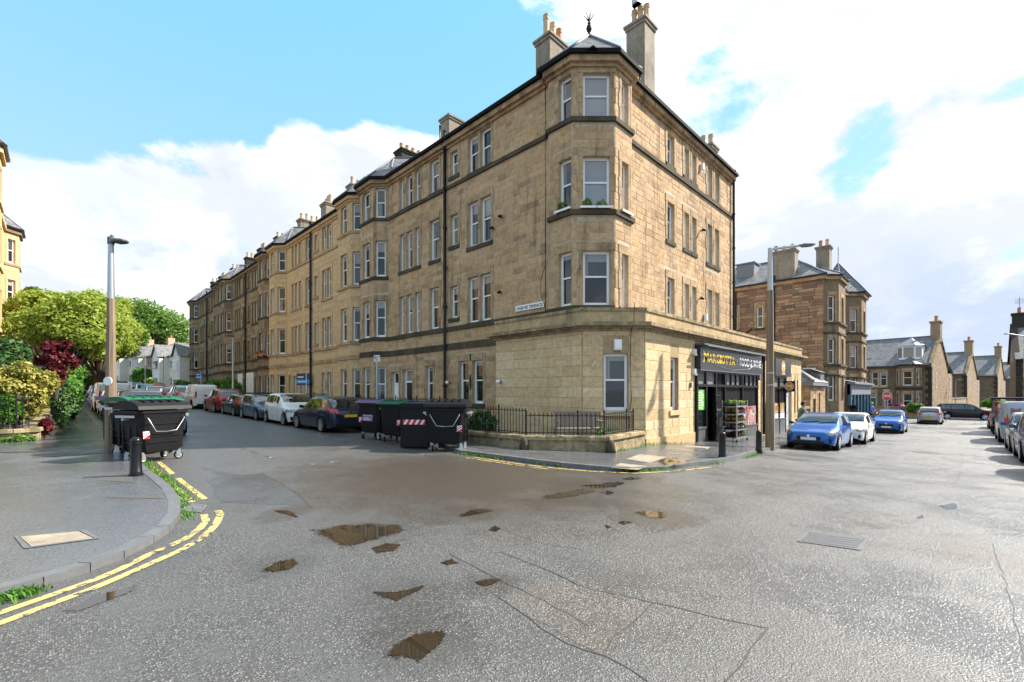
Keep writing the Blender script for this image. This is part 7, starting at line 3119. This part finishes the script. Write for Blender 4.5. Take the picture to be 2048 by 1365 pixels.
# distant blue no through road sign
nu, nv = 76, -5.2
ns = empty('road_sign', (nu, nv, zg(nu, nv)), 0, 'small square blue road sign with a white T at the street end', 'sign')
Mx = frameM((nu, nv), (S2 / 2, -S2 / 2), z_at(802, nu, nv))
mb = MB()
mb.box(-.45, -.02, -.45, .45, .02, .45, Mx)
mb.build('plate', 'board_navy', ns)
mb = MB()
mb.box(-.06, -.026, -.3, .06, -.021, .15, Mx)
mb.build('symbol', 'white_letter', ns)
mb = MB()
mb.box(-.24, -.026, .152, .24, -.021, .3, Mx)
mb.build('symbol', 'stop_red', ns)
mb = MB()
p0 = Mx @ Vector((0, .06, 0))
mb.tube([(p0.x, p0.y, -1.3), (p0.x, p0.y, p0.z + .8)], .05, 8)
mb.build('pole', 'galvanised', ns)
# red agent board up the hill
rb = empty('agent_board', (10.4, on_u(272, 10.4), zg(9, 100)), 0, 'small red sale board in a garden up the hill', 'sign', 'estate agent boards')
v_ = on_u(272, 10.4)
mb = MB()
zc = z_at(744, 10.4, v_)
Mx = frameM((10.4, v_), (S2 / 2, -S2 / 2), zc)
mb.box(-.4, -.03, -.4, .4, 0, .4, Mx)
mb.build('board', 'stop_red', rb)
mb = MB()
mb.tube([(10.45, v_ + .05, zc - 3), (10.45, v_ + .05, zc)], .04, 6)
mb.build('post', 'white_paint', rb)
# litter bin / parking meter by the blue shop cars
pm = empty('litter_bin', (36.5, 5.6, zg(36, 5.6)), 0, 'black litter bin with a slanted top behind the white hatchback', 'bin')
z = zg(36.5, 5.3)
mb = MB()
mb.lathe([(.28, 0), (.26, .1), (.26, .75), (.30, .78), (.30, .84)], 16, Matrix.Translation((36.2, 5.2, z + .1)))
mb.build('drum', 'bin_black', pm, smooth=35)
mb = MB()
mb.box(36.05, 5.08, z + .9, 36.35, 5.32, z + 1.6)
mb.face([(35.8, 4.95, z + 1.75), (36.5, 4.95, z + 1.45), (36.5, 5.45, z + 1.45), (35.8, 5.45, z + 1.75)])
mb.build('hood', 'bin_black', pm)

# ---------------------------------------------------------------- bench in the corner garden
bn = empty('bench', (11.4, 8.6, .12), R(-45), 'weathered grey slatted wooden bench behind the corner railing', 'bench')
for k in range(9):
    mb = MB()
    mb.box(-.62 + k * .155, .22, .42, -.50 + k * .155, .25, .86)
    mb.build('slat', 'wood_grey', bn, local=True)
mb = MB()
mb.box(-.68, .20, .86, .78, .27, .93)
mb.box(-.68, .20, .38, .78, .27, .43)
mb.build('back_rail', 'wood_grey', bn, local=True)
for k in range(5):
    mb = MB()
    mb.box(-.68, -.28 + k * .1, .40, .78, -.20 + k * .1, .43)
    mb.build('seat_slat', 'wood_grey', bn, local=True)
for x in (-.66, .70):
    for y in (-.26, .21):
        mb = MB()
        mb.box(x, y, 0, x + .07, y + .07, .40 if y > 0 else .62)
        mb.build('leg', 'wood_grey', bn, local=True)
    mb = MB()
    mb.box(x - .01, -.3, .62, x + .08, .26, .66)
    mb.build('armrest', 'wood_grey', bn, local=True)


# ---------------------------------------------------------------- foliage
nprng = np.random.default_rng(5)


def leaves(blobs, n, size, droop=0.0, shell=.55, aspect=1.7):
    """leaf sized faces through the volume of several blobs: (centre, radii, weight)"""
    w = np.array([b[2] for b in blobs], float)
    w /= w.sum()
    idx = nprng.choice(len(blobs), n, p=w)
    C = np.array([b[0] for b in blobs], float)[idx]
    Rr = np.array([b[1] for b in blobs], float)[idx]
    d = nprng.normal(size=(n, 3))
    d /= np.linalg.norm(d, axis=1, keepdims=True)
    r = nprng.uniform(shell, 1.0, (n, 1)) ** .8
    # twig clumps give an uneven outline
    P = C + d * r * Rr
    P += nprng.normal(size=(n, 3)) * Rr * .07
    P[:, 2] -= droop * nprng.random(n) * Rr[:, 2]
    a = d + nprng.normal(size=(n, 3)) * .8 + np.array((0, 0, .5))
    a /= np.linalg.norm(a, axis=1, keepdims=True)
    t = np.cross(a, nprng.normal(size=(n, 3)))
    t /= np.linalg.norm(t, axis=1, keepdims=True)
    b = np.cross(a, t)
    s = size * nprng.uniform(.6, 1.35, (n, 1))
    t, b = t * s * aspect * .5, b * s * .5
    V = np.stack([P - t, P + b * .9 - t * .1 + a * s * .08, P + t, P - b * .9 - t * .1 + a * s * .08], 1).reshape(-1, 3)
    return V


def leaf_object(name, V, mat, parent=None):
    me = bpy.data.meshes.new(name)
    n = len(V) // 4
    if parent is not None:
        inv = np.array(world_of(parent).inverted())
        V = V @ inv[:3, :3].T + inv[:3, 3]
    me.vertices.add(len(V))
    me.vertices.foreach_set('co', V.astype('f').ravel())
    me.loops.add(n * 4)
    me.loops.foreach_set('vertex_index', np.arange(n * 4, dtype='i'))
    me.polygons.add(n)
    me.polygons.foreach_set('loop_start', np.arange(0, n * 4, 4, dtype='i'))
    me.polygons.foreach_set('loop_total', np.full(n, 4, dtype='i'))
    me.update(calc_edges=True)
    return put(name, me, mat, parent)


def clumps(c, r, k, rr, flat=1.0, top=0.0):
    """k sub-blobs scattered over an ellipsoid"""
    res = []
    for i in range(k):
        d = nprng.normal(size=3)
        d /= np.linalg.norm(d)
        if d[2] < -.4:
            d[2] *= -.6
        q = np.array(c) + d * np.array(r) * nprng.uniform(.45, .95)
        s = rr * nprng.uniform(.6, 1.3)
        res.append((tuple(q), (s, s, s * flat), s * s))
    return res


def tree(name, u, v, h, cr, label, leaf, n, size, trunk_h=None, group=None, droop=.0, k=16, cat='tree', zbase=None, flat=.75, crz=None):
    z = zg(u, v) if zbase is None else zbase
    root = empty(name, (u, v, z), 0, label, cat, group)
    th = trunk_h or h * .35
    rz_ = crz or (h - th) / 2
    c = (u, v, z + h - rz_)
    bl_ = clumps(c, (cr, cr, rz_), k, cr * .42, flat)
    mb = MB()
    r0 = .035 * h
    mb.tube([(u, v, z - .3), (u + .05, v, z + th * .5), (u, v + .05, z + th), (u + .1, v, c[2] + rz_ * .4)], [r0 * 1.3, r0, r0 * .85, r0 * .3], 9)
    tk = mb.build('trunk', 'bark', root, smooth=True)
    mb = MB()
    for b_ in bl_:
        s = Vector((u, v, z + th * rng.uniform(.75, 1.1)))
        e = Vector(b_[0])
        m_ = s.lerp(e, .5) + Vector((0, 0, .2))
        mb.tube([s, m_, e], [r0 * .4, r0 * .25, r0 * .08], 5, caps=False)
    mb.build('limb', 'bark', tk)
    leaf_object('crown', leaves(bl_, n, size, droop), leaf, root)
    return root


def shrub(name, u, v, z, r, label, leaf, n, size, k=10, group='garden shrubs', rr=.45, cat='shrub', stem=True, shell=.5):
    root = empty(name, (u, v, z), 0, label, cat, group)
    c = (u, v, z + r[2])
    bl_ = clumps(c, r, k, min(r) * rr) + [(c, tuple(x * .75 for x in r), min(r) * 1.0)]
    leaf_object('foliage', leaves(bl_, n, size, shell=shell), leaf, root)
    if stem:
        mb = MB()
        for b_ in bl_[:8]:
            mb.tube([(u, v, z - .1), Vector((u, v, z + r[2] * .6)).lerp(Vector(b_[0]), .4), b_[0]], [.05, .035, .012], 5, caps=False)
        mb.build('stems', 'bark', root)
    return root


# left garden, from the mossy wall back along the pavement
GWT = low_wall('garden_wall', [(-9, 20.3), (-.9, 19.75), (-.42, 19.9), (-.35, 20.6), (-.3, 46)], .46, 'mossy stone garden wall with a rounded corner on the left pavement', .32)
ivy = empty('ivy', (-1.0, 19.7, .1), 0, 'small green ivy plants growing at the foot of the mossy wall', 'plant')
leaf_object('foliage', leaves([((-.75, 19.62, .22), (.35, .1, .22), 1), ((-1.25, 19.65, .2), (.3, .1, .16), 1), ((-2.0, 19.7, .2), (.5, .1, .16), 1)], 700, .07), 'leaf_fresh', ivy)
RL = empty('railing', (-1, 20.0, .57), 0, 'black iron railing and gate post on the mossy left garden wall', 'railing')
railing(RL, [(-6, 20.25), (-.85, 19.95), (-.6, 20.1)], .95, lambda p: .57, .15)
def at_px(px, v):
    t = (px - 1024) / 910
    return v * (1 + t) / (1 - t)


GT = 'trees left of the terrace street'
shrub('laurel_shrub', at_px(28, 24.5), 24.5, .4, (.95, 1.2, 1.75), 'dark glossy green laurel at the left edge above the variegated bush', 'leaf_dark', 9000, .13, 22, shell=.4)
shrub('variegated_shrub', at_px(38, 21.0), 21.0, .4, (.95, .75, 1.22), 'yellow green variegated bush behind the mossy wall', 'leaf_variegated', 11000, .075, 20)
shrub('acer_shrub', at_px(112, 23.2), 23.2, 1.5, (.52, .45, 1.2), 'dark red leaved bush rising beside the variegated bush', 'leaf_red', 1500, .10, 15, rr=.42, shell=.3)
shrub('green_shrub', at_px(8, 20.35), 20.35, .5, (.42, .35, .62), 'bright green bush behind the railing at the left edge', 'leaf_fresh', 4200, .07, 12)
shrub('holly_shrub', at_px(124, 24.4), 24.4, .1, (.40, 1.2, 1.1), 'dark green holly hedge leaning over the left pavement', 'leaf_dark', 7000, .075, 16)
shrub('red_shrub', at_px(92, 20.7), 20.7, .25, (.22, .25, .32), 'small dark red bush at the corner of the mossy wall', 'leaf_red', 700, .08, 5)
shrub('green_shrub', at_px(128, 30.0), 30.0, .2, (.75, 2.2, 1.5), 'mid green hedge bush overhanging the pavement beyond the holly', 'leaf_fresh', 7000, .12, 14)
tree('lime_tree', at_px(140, 36.0), 36.0, 7.0, 2.3, 'lime green tree in new leaf drooping over the left row of cars', 'leaf_lime', 17000, .14, 1.8, GT, .35, 30)
tree('lime_tree', at_px(196, 50.0), 50.0, 9.3, 2.7, 'lime green tree with golden tips further along the left pavement', 'leaf_lime', 15000, .17, 2.4, GT, .35, 30)
tree('lime_tree', at_px(212, 58.0), 58.0, 8.2, 2.6, 'low drooping lime green tree just left of the climbing road', 'leaf_lime', 12000, .18, 1.8, GT, .45, 26)
tree('birch_tree', at_px(66, 58.0), 58.0, 11.6, 1.3, 'slender pale green tree standing above the shrubs by the left tenement', 'leaf_mid', 3500, .16, 4.0, GT, .2, 18, crz=3.6)
tree('lime_tree', at_px(88, 46.0), 46.0, 8.6, 2.2, 'yellow green tree behind the laurel next to the left tenement', 'leaf_lime', 8000, .18, 2.5, GT, .2, 18)
tree('sycamore_tree', at_px(290, 132.0), 132.0, 19.5, 8.0, 'broad dark green tree behind the hill houses right of the left lamp post', 'leaf_mid', 17000, .42, 5.5, GT, .1, 40)
tree('lime_tree', at_px(352, 142.0), 142.0, 16.5, 5.0, 'yellow green tree behind the roofs at the end of the terrace', 'leaf_lime', 8000, .42, 4.0, GT, .1, 24)
tree('lime_tree', at_px(205, 70.0), 70.0, 11.6, 3.0, 'tall lime green tree half way up the left side', 'leaf_lime', 13000, .22, 3.0, GT, .3, 26)
tree('sycamore_tree', at_px(222, 98.0), 98.0, 13.0, 4.2, 'mid green tree left of the top of the street', 'leaf_fresh', 9000, .28, 4.0, GT, .2, 24)
tree('sycamore_tree', at_px(120, 74.0), 74.0, 11.0, 3.4, 'mid green tree far behind the first lime tree', 'leaf_fresh', 8000, .25, 3.0, GT, .2, 20)
shrub('green_shrub', at_px(160, 64), 64, .6, (1.6, 2.0, 2.2), 'large bush filling the gap under the lime trees by the pavement', 'leaf_mid', 6000, .2, 16)
shrub('bronze_shrub', 3.2, 99, zg(3, 99), (2.2, 2.5, 1.4), 'bronze leaved bush at the bend of the climbing road', 'leaf_bronze', 2500, .28, 10)
for (px, u, r, lab, lm) in ((460, 10.4, (1.0, 2.1, 1.0), 'rounded clipped green hedge in front of the dark tenement, nearer half', 'leaf_fresh'), (432, 10.3, (.9, 1.9, .95), 'rounded clipped green hedge in front of the dark tenement, farther half', 'leaf_fresh')):
    v = on_u(px, u)
    shrub('hedge', u, v, zg(9, v) + .3, r, lab, lm, 5000, .12, 14, 'clipped hedges by the dark tenement', .5, 'hedge')
v = on_u(288, 9.8)
shrub('hedge', 9.8, v, zg(9, v) + .2, (1.3, 2.2, 1.6), 'clipped round green bush up the hill below the pale houses', 'leaf_fresh', 3500, .22, 12, 'bushes up the hill', .5, 'hedge')
for (px, u, lab, lm, r) in ((308, 10.0, 'yellow green bush beside the clipped one up the hill', 'leaf_lime', (1.2, 1.6, 1.0)), (345, 10.6, 'orange mesh covered heap beside the cars up the hill', None, (1, 1, 1)), (368, 11.2, 'dark green bush below the nearest hill house', 'leaf_mid', (1.0, 1.5, 1.1)), (322, 12.5, 'dark climbing bush on the hill house wall', 'leaf_mid', (.8, 1.0, 1.4))):
    v = on_u(px, u)
    z = zg(9, v)
    if lm:
        shrub('garden_bush', u, v, z, r, lab, lm, 1800, .22, 8, 'bushes up the hill')
    else:
        mb = MB()
        mb.lathe([(1.35, 0), (1.4, .5), (1.1, 1.1), (.6, 1.5), (.02, 1.6)], 12, Matrix.Translation((u - 2.3, v - 4, z)))
        tag(mb.build('netting_heap', 'orange_mesh', None, smooth=True), 'mound of bright orange safety netting among the cars up the hill', 'netting')
# plants in the corner garden
shrub('ivy_bush', 10.4, 11.9, .12, (.45, .8, .42), 'dark green bush behind the railing by the white door', 'leaf_dark', 2200, .07, 8)
shrub('garden_plant', 11.75, 7.75, .12, (.45, .2, .22), 'low bright green plant at the right end of the bench', 'leaf_fresh', 500, .10, 5, stem=False)
# villa gardens
vx = Vector((63.9, 5.2))
shrub('rhododendron', 65.2, 5.6, zg(65, 5.6) + .6, (.6, 1.0, .6), 'pink flowering bush behind the villa garden wall', 'leaf_pink', 1500, .16, 8)
shrub('green_shrub', 65.2, 4.0, zg(65, 4) + .5, (.6, 1.3, .55), 'dark green bush right of the pink one behind the garden wall', 'leaf_mid', 1500, .16, 8)
shrub('conifer_shrub', 64.8, 9.6, zg(65, 9) + .4, (.6, .7, 1.0), 'light green bush behind the blue jacketed person', 'leaf_fresh', 1500, .16, 8)
shrub('hedge', 112, -3.0, zg(112, -3), (1.3, 2, .9), 'bright green hedge at the far end beside the third villa', 'leaf_fresh', 2200, .25, 10, None, .5, 'hedge')

# herbs in the window boxes
for (x, y, z, n) in ((12.74, 10.2, 8.25, 110), (13.15, 9.42, 8.27, 120), (13.5, 9.05, 8.25, 60), (12.15, 41.9, 5.0, 120), (12.15, 43.4, 5.02, 160)):
    t = empty('herb_plant', (x, y, z - .1), 0, {12.74: 'leafy herb in the left window box of the corner bay', 13.15: 'tall leafy herb in the middle window box of the corner bay', 13.5: 'small leafy herb in the right box of the middle pair', 12.15: 'orange flowers in the trough, %s one' % ('right' if y < 42 else 'left')}[x], 'plant')
    leaf_object('foliage', leaves([((x, y, z), (.14, .2, .16), 1)], n, .07), 'leaf_fresh' if y < 20 else 'flower_orange', t)

# ---------------------------------------------------------------- plant trolley by the shop door
tu, tv = 20.0, 6.85
tz = zp(tu, tv)
tl = empty('plant_trolley', (tu, tv, tz), 0, 'steel plant trolley with five shelves of flowers outside the shop window', 'trolley')
mb = MB()
hx, hy = .62, .28
for x in (-hx, hx):
    for y in (-hy, hy):
        mb.box(tu + x - .018, tv + y - .018, tz + .14, tu + x + .018, tv + y + .018, tz + 1.72)
mb.build('upright', 'galvanised', tl)
SHZ = [.20, .52, .84, 1.16, 1.48]
for s in SHZ:
    mb = MB()
    mb.box(tu - hx, tv - hy, tz + s - .02, tu + hx, tv + hy, tz + s)
    mb.box(tu - hx, tv - hy - .012, tz + s - .04, tu + hx, tv - hy + .01, tz + s + .02)
    mb.build('shelf', 'galvanised', tl)
for x in (-hx, hx):
    for y in (-hy, hy):
        mb = MB()
        mb.tube([(tu + x, tv + y - .02, tz + .065), (tu + x, tv + y + .02, tz + .065)], .06, 12)
        mb.build('castor', 'rubber', tl)
names = ['bottom', 'second', 'third', 'fourth', 'top']
fl = [('flower_dark', 'leaf_fresh'), ('flower_pink', 'flower_white'), ('flower_orange', 'flower_white'), ('flower_orange', 'flower_pink'), ('leaf_fresh', 'leaf_lime')]
words_ = {'flower_dark': 'dark red flowers', 'leaf_fresh': 'green seedlings', 'flower_pink': 'pink flowers', 'flower_white': 'white flowers', 'flower_orange': 'orange flowers', 'leaf_lime': 'lime green seedlings'}
for i, s in enumerate(SHZ):
    for j, (m_, sd) in enumerate(zip(fl[i], ('left', 'right'))):
        x = tu + (-.31 if j == 0 else .31)
        t = empty('plant_tray', (x, tv, tz + s), 0, 'tray of %s on the %s shelf of the trolley, %s half' % (words_[m_], names[i], sd), 'plant tray', 'plant trays on the trolley')
        mb = MB()
        mb.box(x - .27, tv - .24, tz + s + .002, x + .27, tv + .24, tz + s + .07)
        mb.build('tray', 'bin_black', t)
        leaf_object('plants', leaves([((x + dx, tv + dy, tz + s + .14), (.12, .12, .09), 1) for dx in (-.16, .0, .16) for dy in (-.14, .12)], 420, .05, shell=.2), m_, t)

# ---------------------------------------------------------------- weeds along the kerbs
def tufts(name, path, n, hf, label, spread=.10, hgt=.09):
    V, F = [], []
    L_ = len(path)
    for i in range(n):
        k = rng.uniform(0, L_ - 1.01)
        j = int(k)
        p = path[j].lerp(path[j + 1], k - j)
        if rng.random() > .25 + .75 * math.sin(k * 1.7) * math.sin(k * .63 + 1):
            continue
        x, y = p.x + rng.gauss(0, spread), p.y + rng.gauss(0, spread)
        z = hf(x, y)
        a = rng.uniform(0, 6.28)
        h = hgt * rng.uniform(.4, 1.2)
        w = .009
        c, s = math.cos(a), math.sin(a)
        b = rng.uniform(.3, 1.0) * h
        i0 = len(V)
        V += [(x - s * w, y + c * w, z), (x + s * w, y - c * w, z), (x + c * b * .5 + s * w * .7, y + s * b * .5 - c * w * .7, z + h * .7), (x + c * b - s * w * .2, y + s * b + c * w * .2, z + h)]
        F.append((i0, i0 + 1, i0 + 2, i0 + 3))
    me = bpy.data.meshes.new(name)
    me.from_pydata(V, [], F)
    return tag(put(name, me, 'leaf_fresh'), label, 'grass', kind='stuff')


gl_path = pix_path([(285, 925), (305, 945), (330, 965), (352, 985), (366, 1003)], .1)
tufts('kerb_grass', gl_path, 3400, zg, 'grass growing in the gutter beside the broken yellow line', .075, .075)
tufts('kerb_grass', pix_path([(365, 1010), (372, 1035), (360, 1048)], .1), 500, zg, 'weeds by the drain grate', .05, .05)
tufts('kerb_grass', pix_path([(20, 1196), (60, 1186), (90, 1180)], .05), 500, zg, 'weed clump at the kerb near the left edge', .06, .06)
tufts('kerb_grass', pix_path([(218, 850), (235, 880), (262, 905), (280, 925)], .1), 1500, hl, 'thin grass along the kerb behind the left lamp post', .06, .08)
rk2 = [p for p in kerb_right_path if p.y < 10.5 and p.x < 18]
tufts('kerb_grass', offset(rk2, -.04), 1900, zg, 'patchy grass along the right kerb', .05, .07)
tufts('kerb_grass', [Vector((10.9, 7.0)), Vector((13.5, 7.3)), Vector((17.4, 7.3))], 260, zp, 'weeds at the foot of the shop wall', .05, .09)
tufts('kerb_grass', [Vector((1.55, 20)), Vector((1.6, 30)), Vector((1.65, 42))], 1500, zg, 'grass along the kerb beside the left parked cars', .05, .08)


# ---------------------------------------------------------------- people
def person(u, v, z, rz, label, coat, legs, hair, reach=.3, bald=False, stoop=0.1):
    root = empty('person', (u, v, z), rz, label, 'person')
    def skinned(name, pts, edges, radii, mat, sub=2):
        me = bpy.data.meshes.new(name)
        me.from_pydata(pts, edges, [])
        o = bpy.data.objects.new(name, me)
        COL.objects.link(o)
        sk = o.modifiers.new('skin', 'SKIN')
        for i, r in enumerate(radii):
            me.skin_vertices[0].data[i].radius = (r if isinstance(r, tuple) else (r, r))
        me.skin_vertices[0].data[0].use_root = True
        o.modifiers.new('sub', 'SUBSURF').levels = sub
        o.modifiers['sub'].render_levels = sub
        dg = bpy.context.evaluated_depsgraph_get()
        m2 = bpy.data.meshes.new_from_object(o.evaluated_get(dg))
        bpy.data.objects.remove(o)
        m2.materials.clear()
        m2.polygons.foreach_set('use_smooth', [True] * len(m2.polygons))
        return put(name, m2, mat, root)
    f = -stoop   # forward is -y
    body = skinned('body', [(0, 0, .95), (0, f * .3, 1.15), (0, f * .6, 1.38), (0, f * .8, 1.47), (0, f - .02, 1.56), (0, f - .03, 1.66), (0, f - .03, 1.74),
                            (.1, 0, .88), (.11, .0, .5), (.11, .02, .1), (.11, -.14, .04), (-.1, 0, .88), (-.11, 0.02, .5), (-.11, .05, .1), (-.11, -.11, .04),
                            (.19, f * .7, 1.40), (.25, f - .03, 1.14), (.17, f - .22, 1.05), (.12, f - .30, 1.06), (-.19, f * .7, 1.40), (-.25, f - .03, 1.14), (-.17, f - .22, 1.05), (-.12, f - .30, 1.06)],
                   [(0, 1), (1, 2), (2, 3), (3, 4), (4, 5), (5, 6), (0, 7), (7, 8), (8, 9), (9, 10), (0, 11), (11, 12), (12, 13), (13, 14), (2, 15), (15, 16), (16, 17), (17, 18), (2, 19), (19, 20), (20, 21), (21, 22)],
                   [(.15, .11), (.145, .105), (.16, .11), .06, .075, .098, .06, .085, .06, .042, .04, .085, .06, .042, .04, .065, .045, .035, .03, .065, .045, .035, .03], 'skin')
    skinned('coat', [(0, 0, .86), (0, f * .3, 1.15), (0, f * .6, 1.38), (0, f * .8, 1.45), (.19, f * .7, 1.40), (.255, f - .03, 1.14), (.18, f - .2, 1.06), (-.19, f * .7, 1.40), (-.255, f - .03, 1.14), (-.18, f - .2, 1.06)],
            [(0, 1), (1, 2), (2, 3), (2, 4), (4, 5), (5, 6), (2, 7), (7, 8), (8, 9)], [(.185, .14), (.17, .13), (.175, .125), .08, .085, .066, .052, .085, .066, .052], coat)
    skinned('trousers', [(0, 0, .9), (.1, 0, .84), (.11, .0, .5), (.11, .02, .12), (-.1, 0, .84), (-.11, .02, .5), (-.11, .05, .12)],
            [(0, 1), (1, 2), (2, 3), (0, 4), (4, 5), (5, 6)], [(.15, .115), .1, .075, .06, .1, .075, .06], legs)
    mb = MB()
    rings = []
    for zz, r in ((1.60, .085), (1.66, .112), (1.72, .114), (1.77, .09), (1.80, .03)):
        rings.append([Vector((r * .92 * math.cos(a), f - .015 + (.02 if zz < 1.7 else 0) + r * 1.08 * math.sin(a) * (1 if math.sin(a) > 0 else (.55 if zz < 1.7 else .95)), zz)) for a in [2 * math.pi * k / 14 for k in range(14)]])
    mb.loft(rings)
    mb.build('hair', hair, root, smooth=True, local=True)
    mb = MB()
    mb.tube([(0, f - .115, 1.665), (0, f - .14, 1.635)], [.012, .018], 6)
    for s in (-1, 1):
        mb.tube([(s * .095, f - .02, 1.63), (s * .105, f - .02, 1.68)], .018, 6)
    mb.build('face', 'skin', root, smooth=True, local=True)
    mb = MB()
    for s in (-.035, .035):
        mb.tube([(s, f - .10, 1.668), (s, f - .122, 1.668)], .012, 6)
    mb.box(-.03, f - .122, 1.605, .03, f - .10, 1.612)
    mb.build('eyes', 'black_letter', root, local=True)
    return root


pu = on_v(1599, 5.75)
pa_ = person(pu, 5.75, zp(pu, 5.75), R(30), 'person in a sage green jacket looking down at a bag by the shop door', 'sage_coat', 'trousers', 'hair_dark', stoop=.16)
mb = MB()
mb.loft([[Vector((x * k, -.42 + y * k, zz)) for x, y in ((-.2, -.08), (.2, -.08), (.22, .08), (-.22, .08))] for zz, k in ((.86, .8), (.9, 1), (1.08, .9), (1.12, .6))])
bgp = empty('bag', pa_.location + Vector((0, 0, .86)), R(30), 'dark bag held in front of the person in the green jacket', 'bag')
o = put('pouch', mb.mesh('pouch'), 'trousers', bgp, Matrix.Translation((0, 0, -.86)))
mb = MB()
mb.box(-.15, -.51, 1.1, .05, -.36, 1.16)
put('flap', mb.mesh('flap'), 'white_paint', bgp, Matrix.Translation((0, 0, -.86)))
pu = on_v(1754, 5.4)
person(47.5, 5.65, zg(47, 5.6) + .1, R(-20), 'person with pale hair in a royal blue jacket behind the blue crossover', 'blue_jacket', 'trousers', 'hair_pale', stoop=.1)
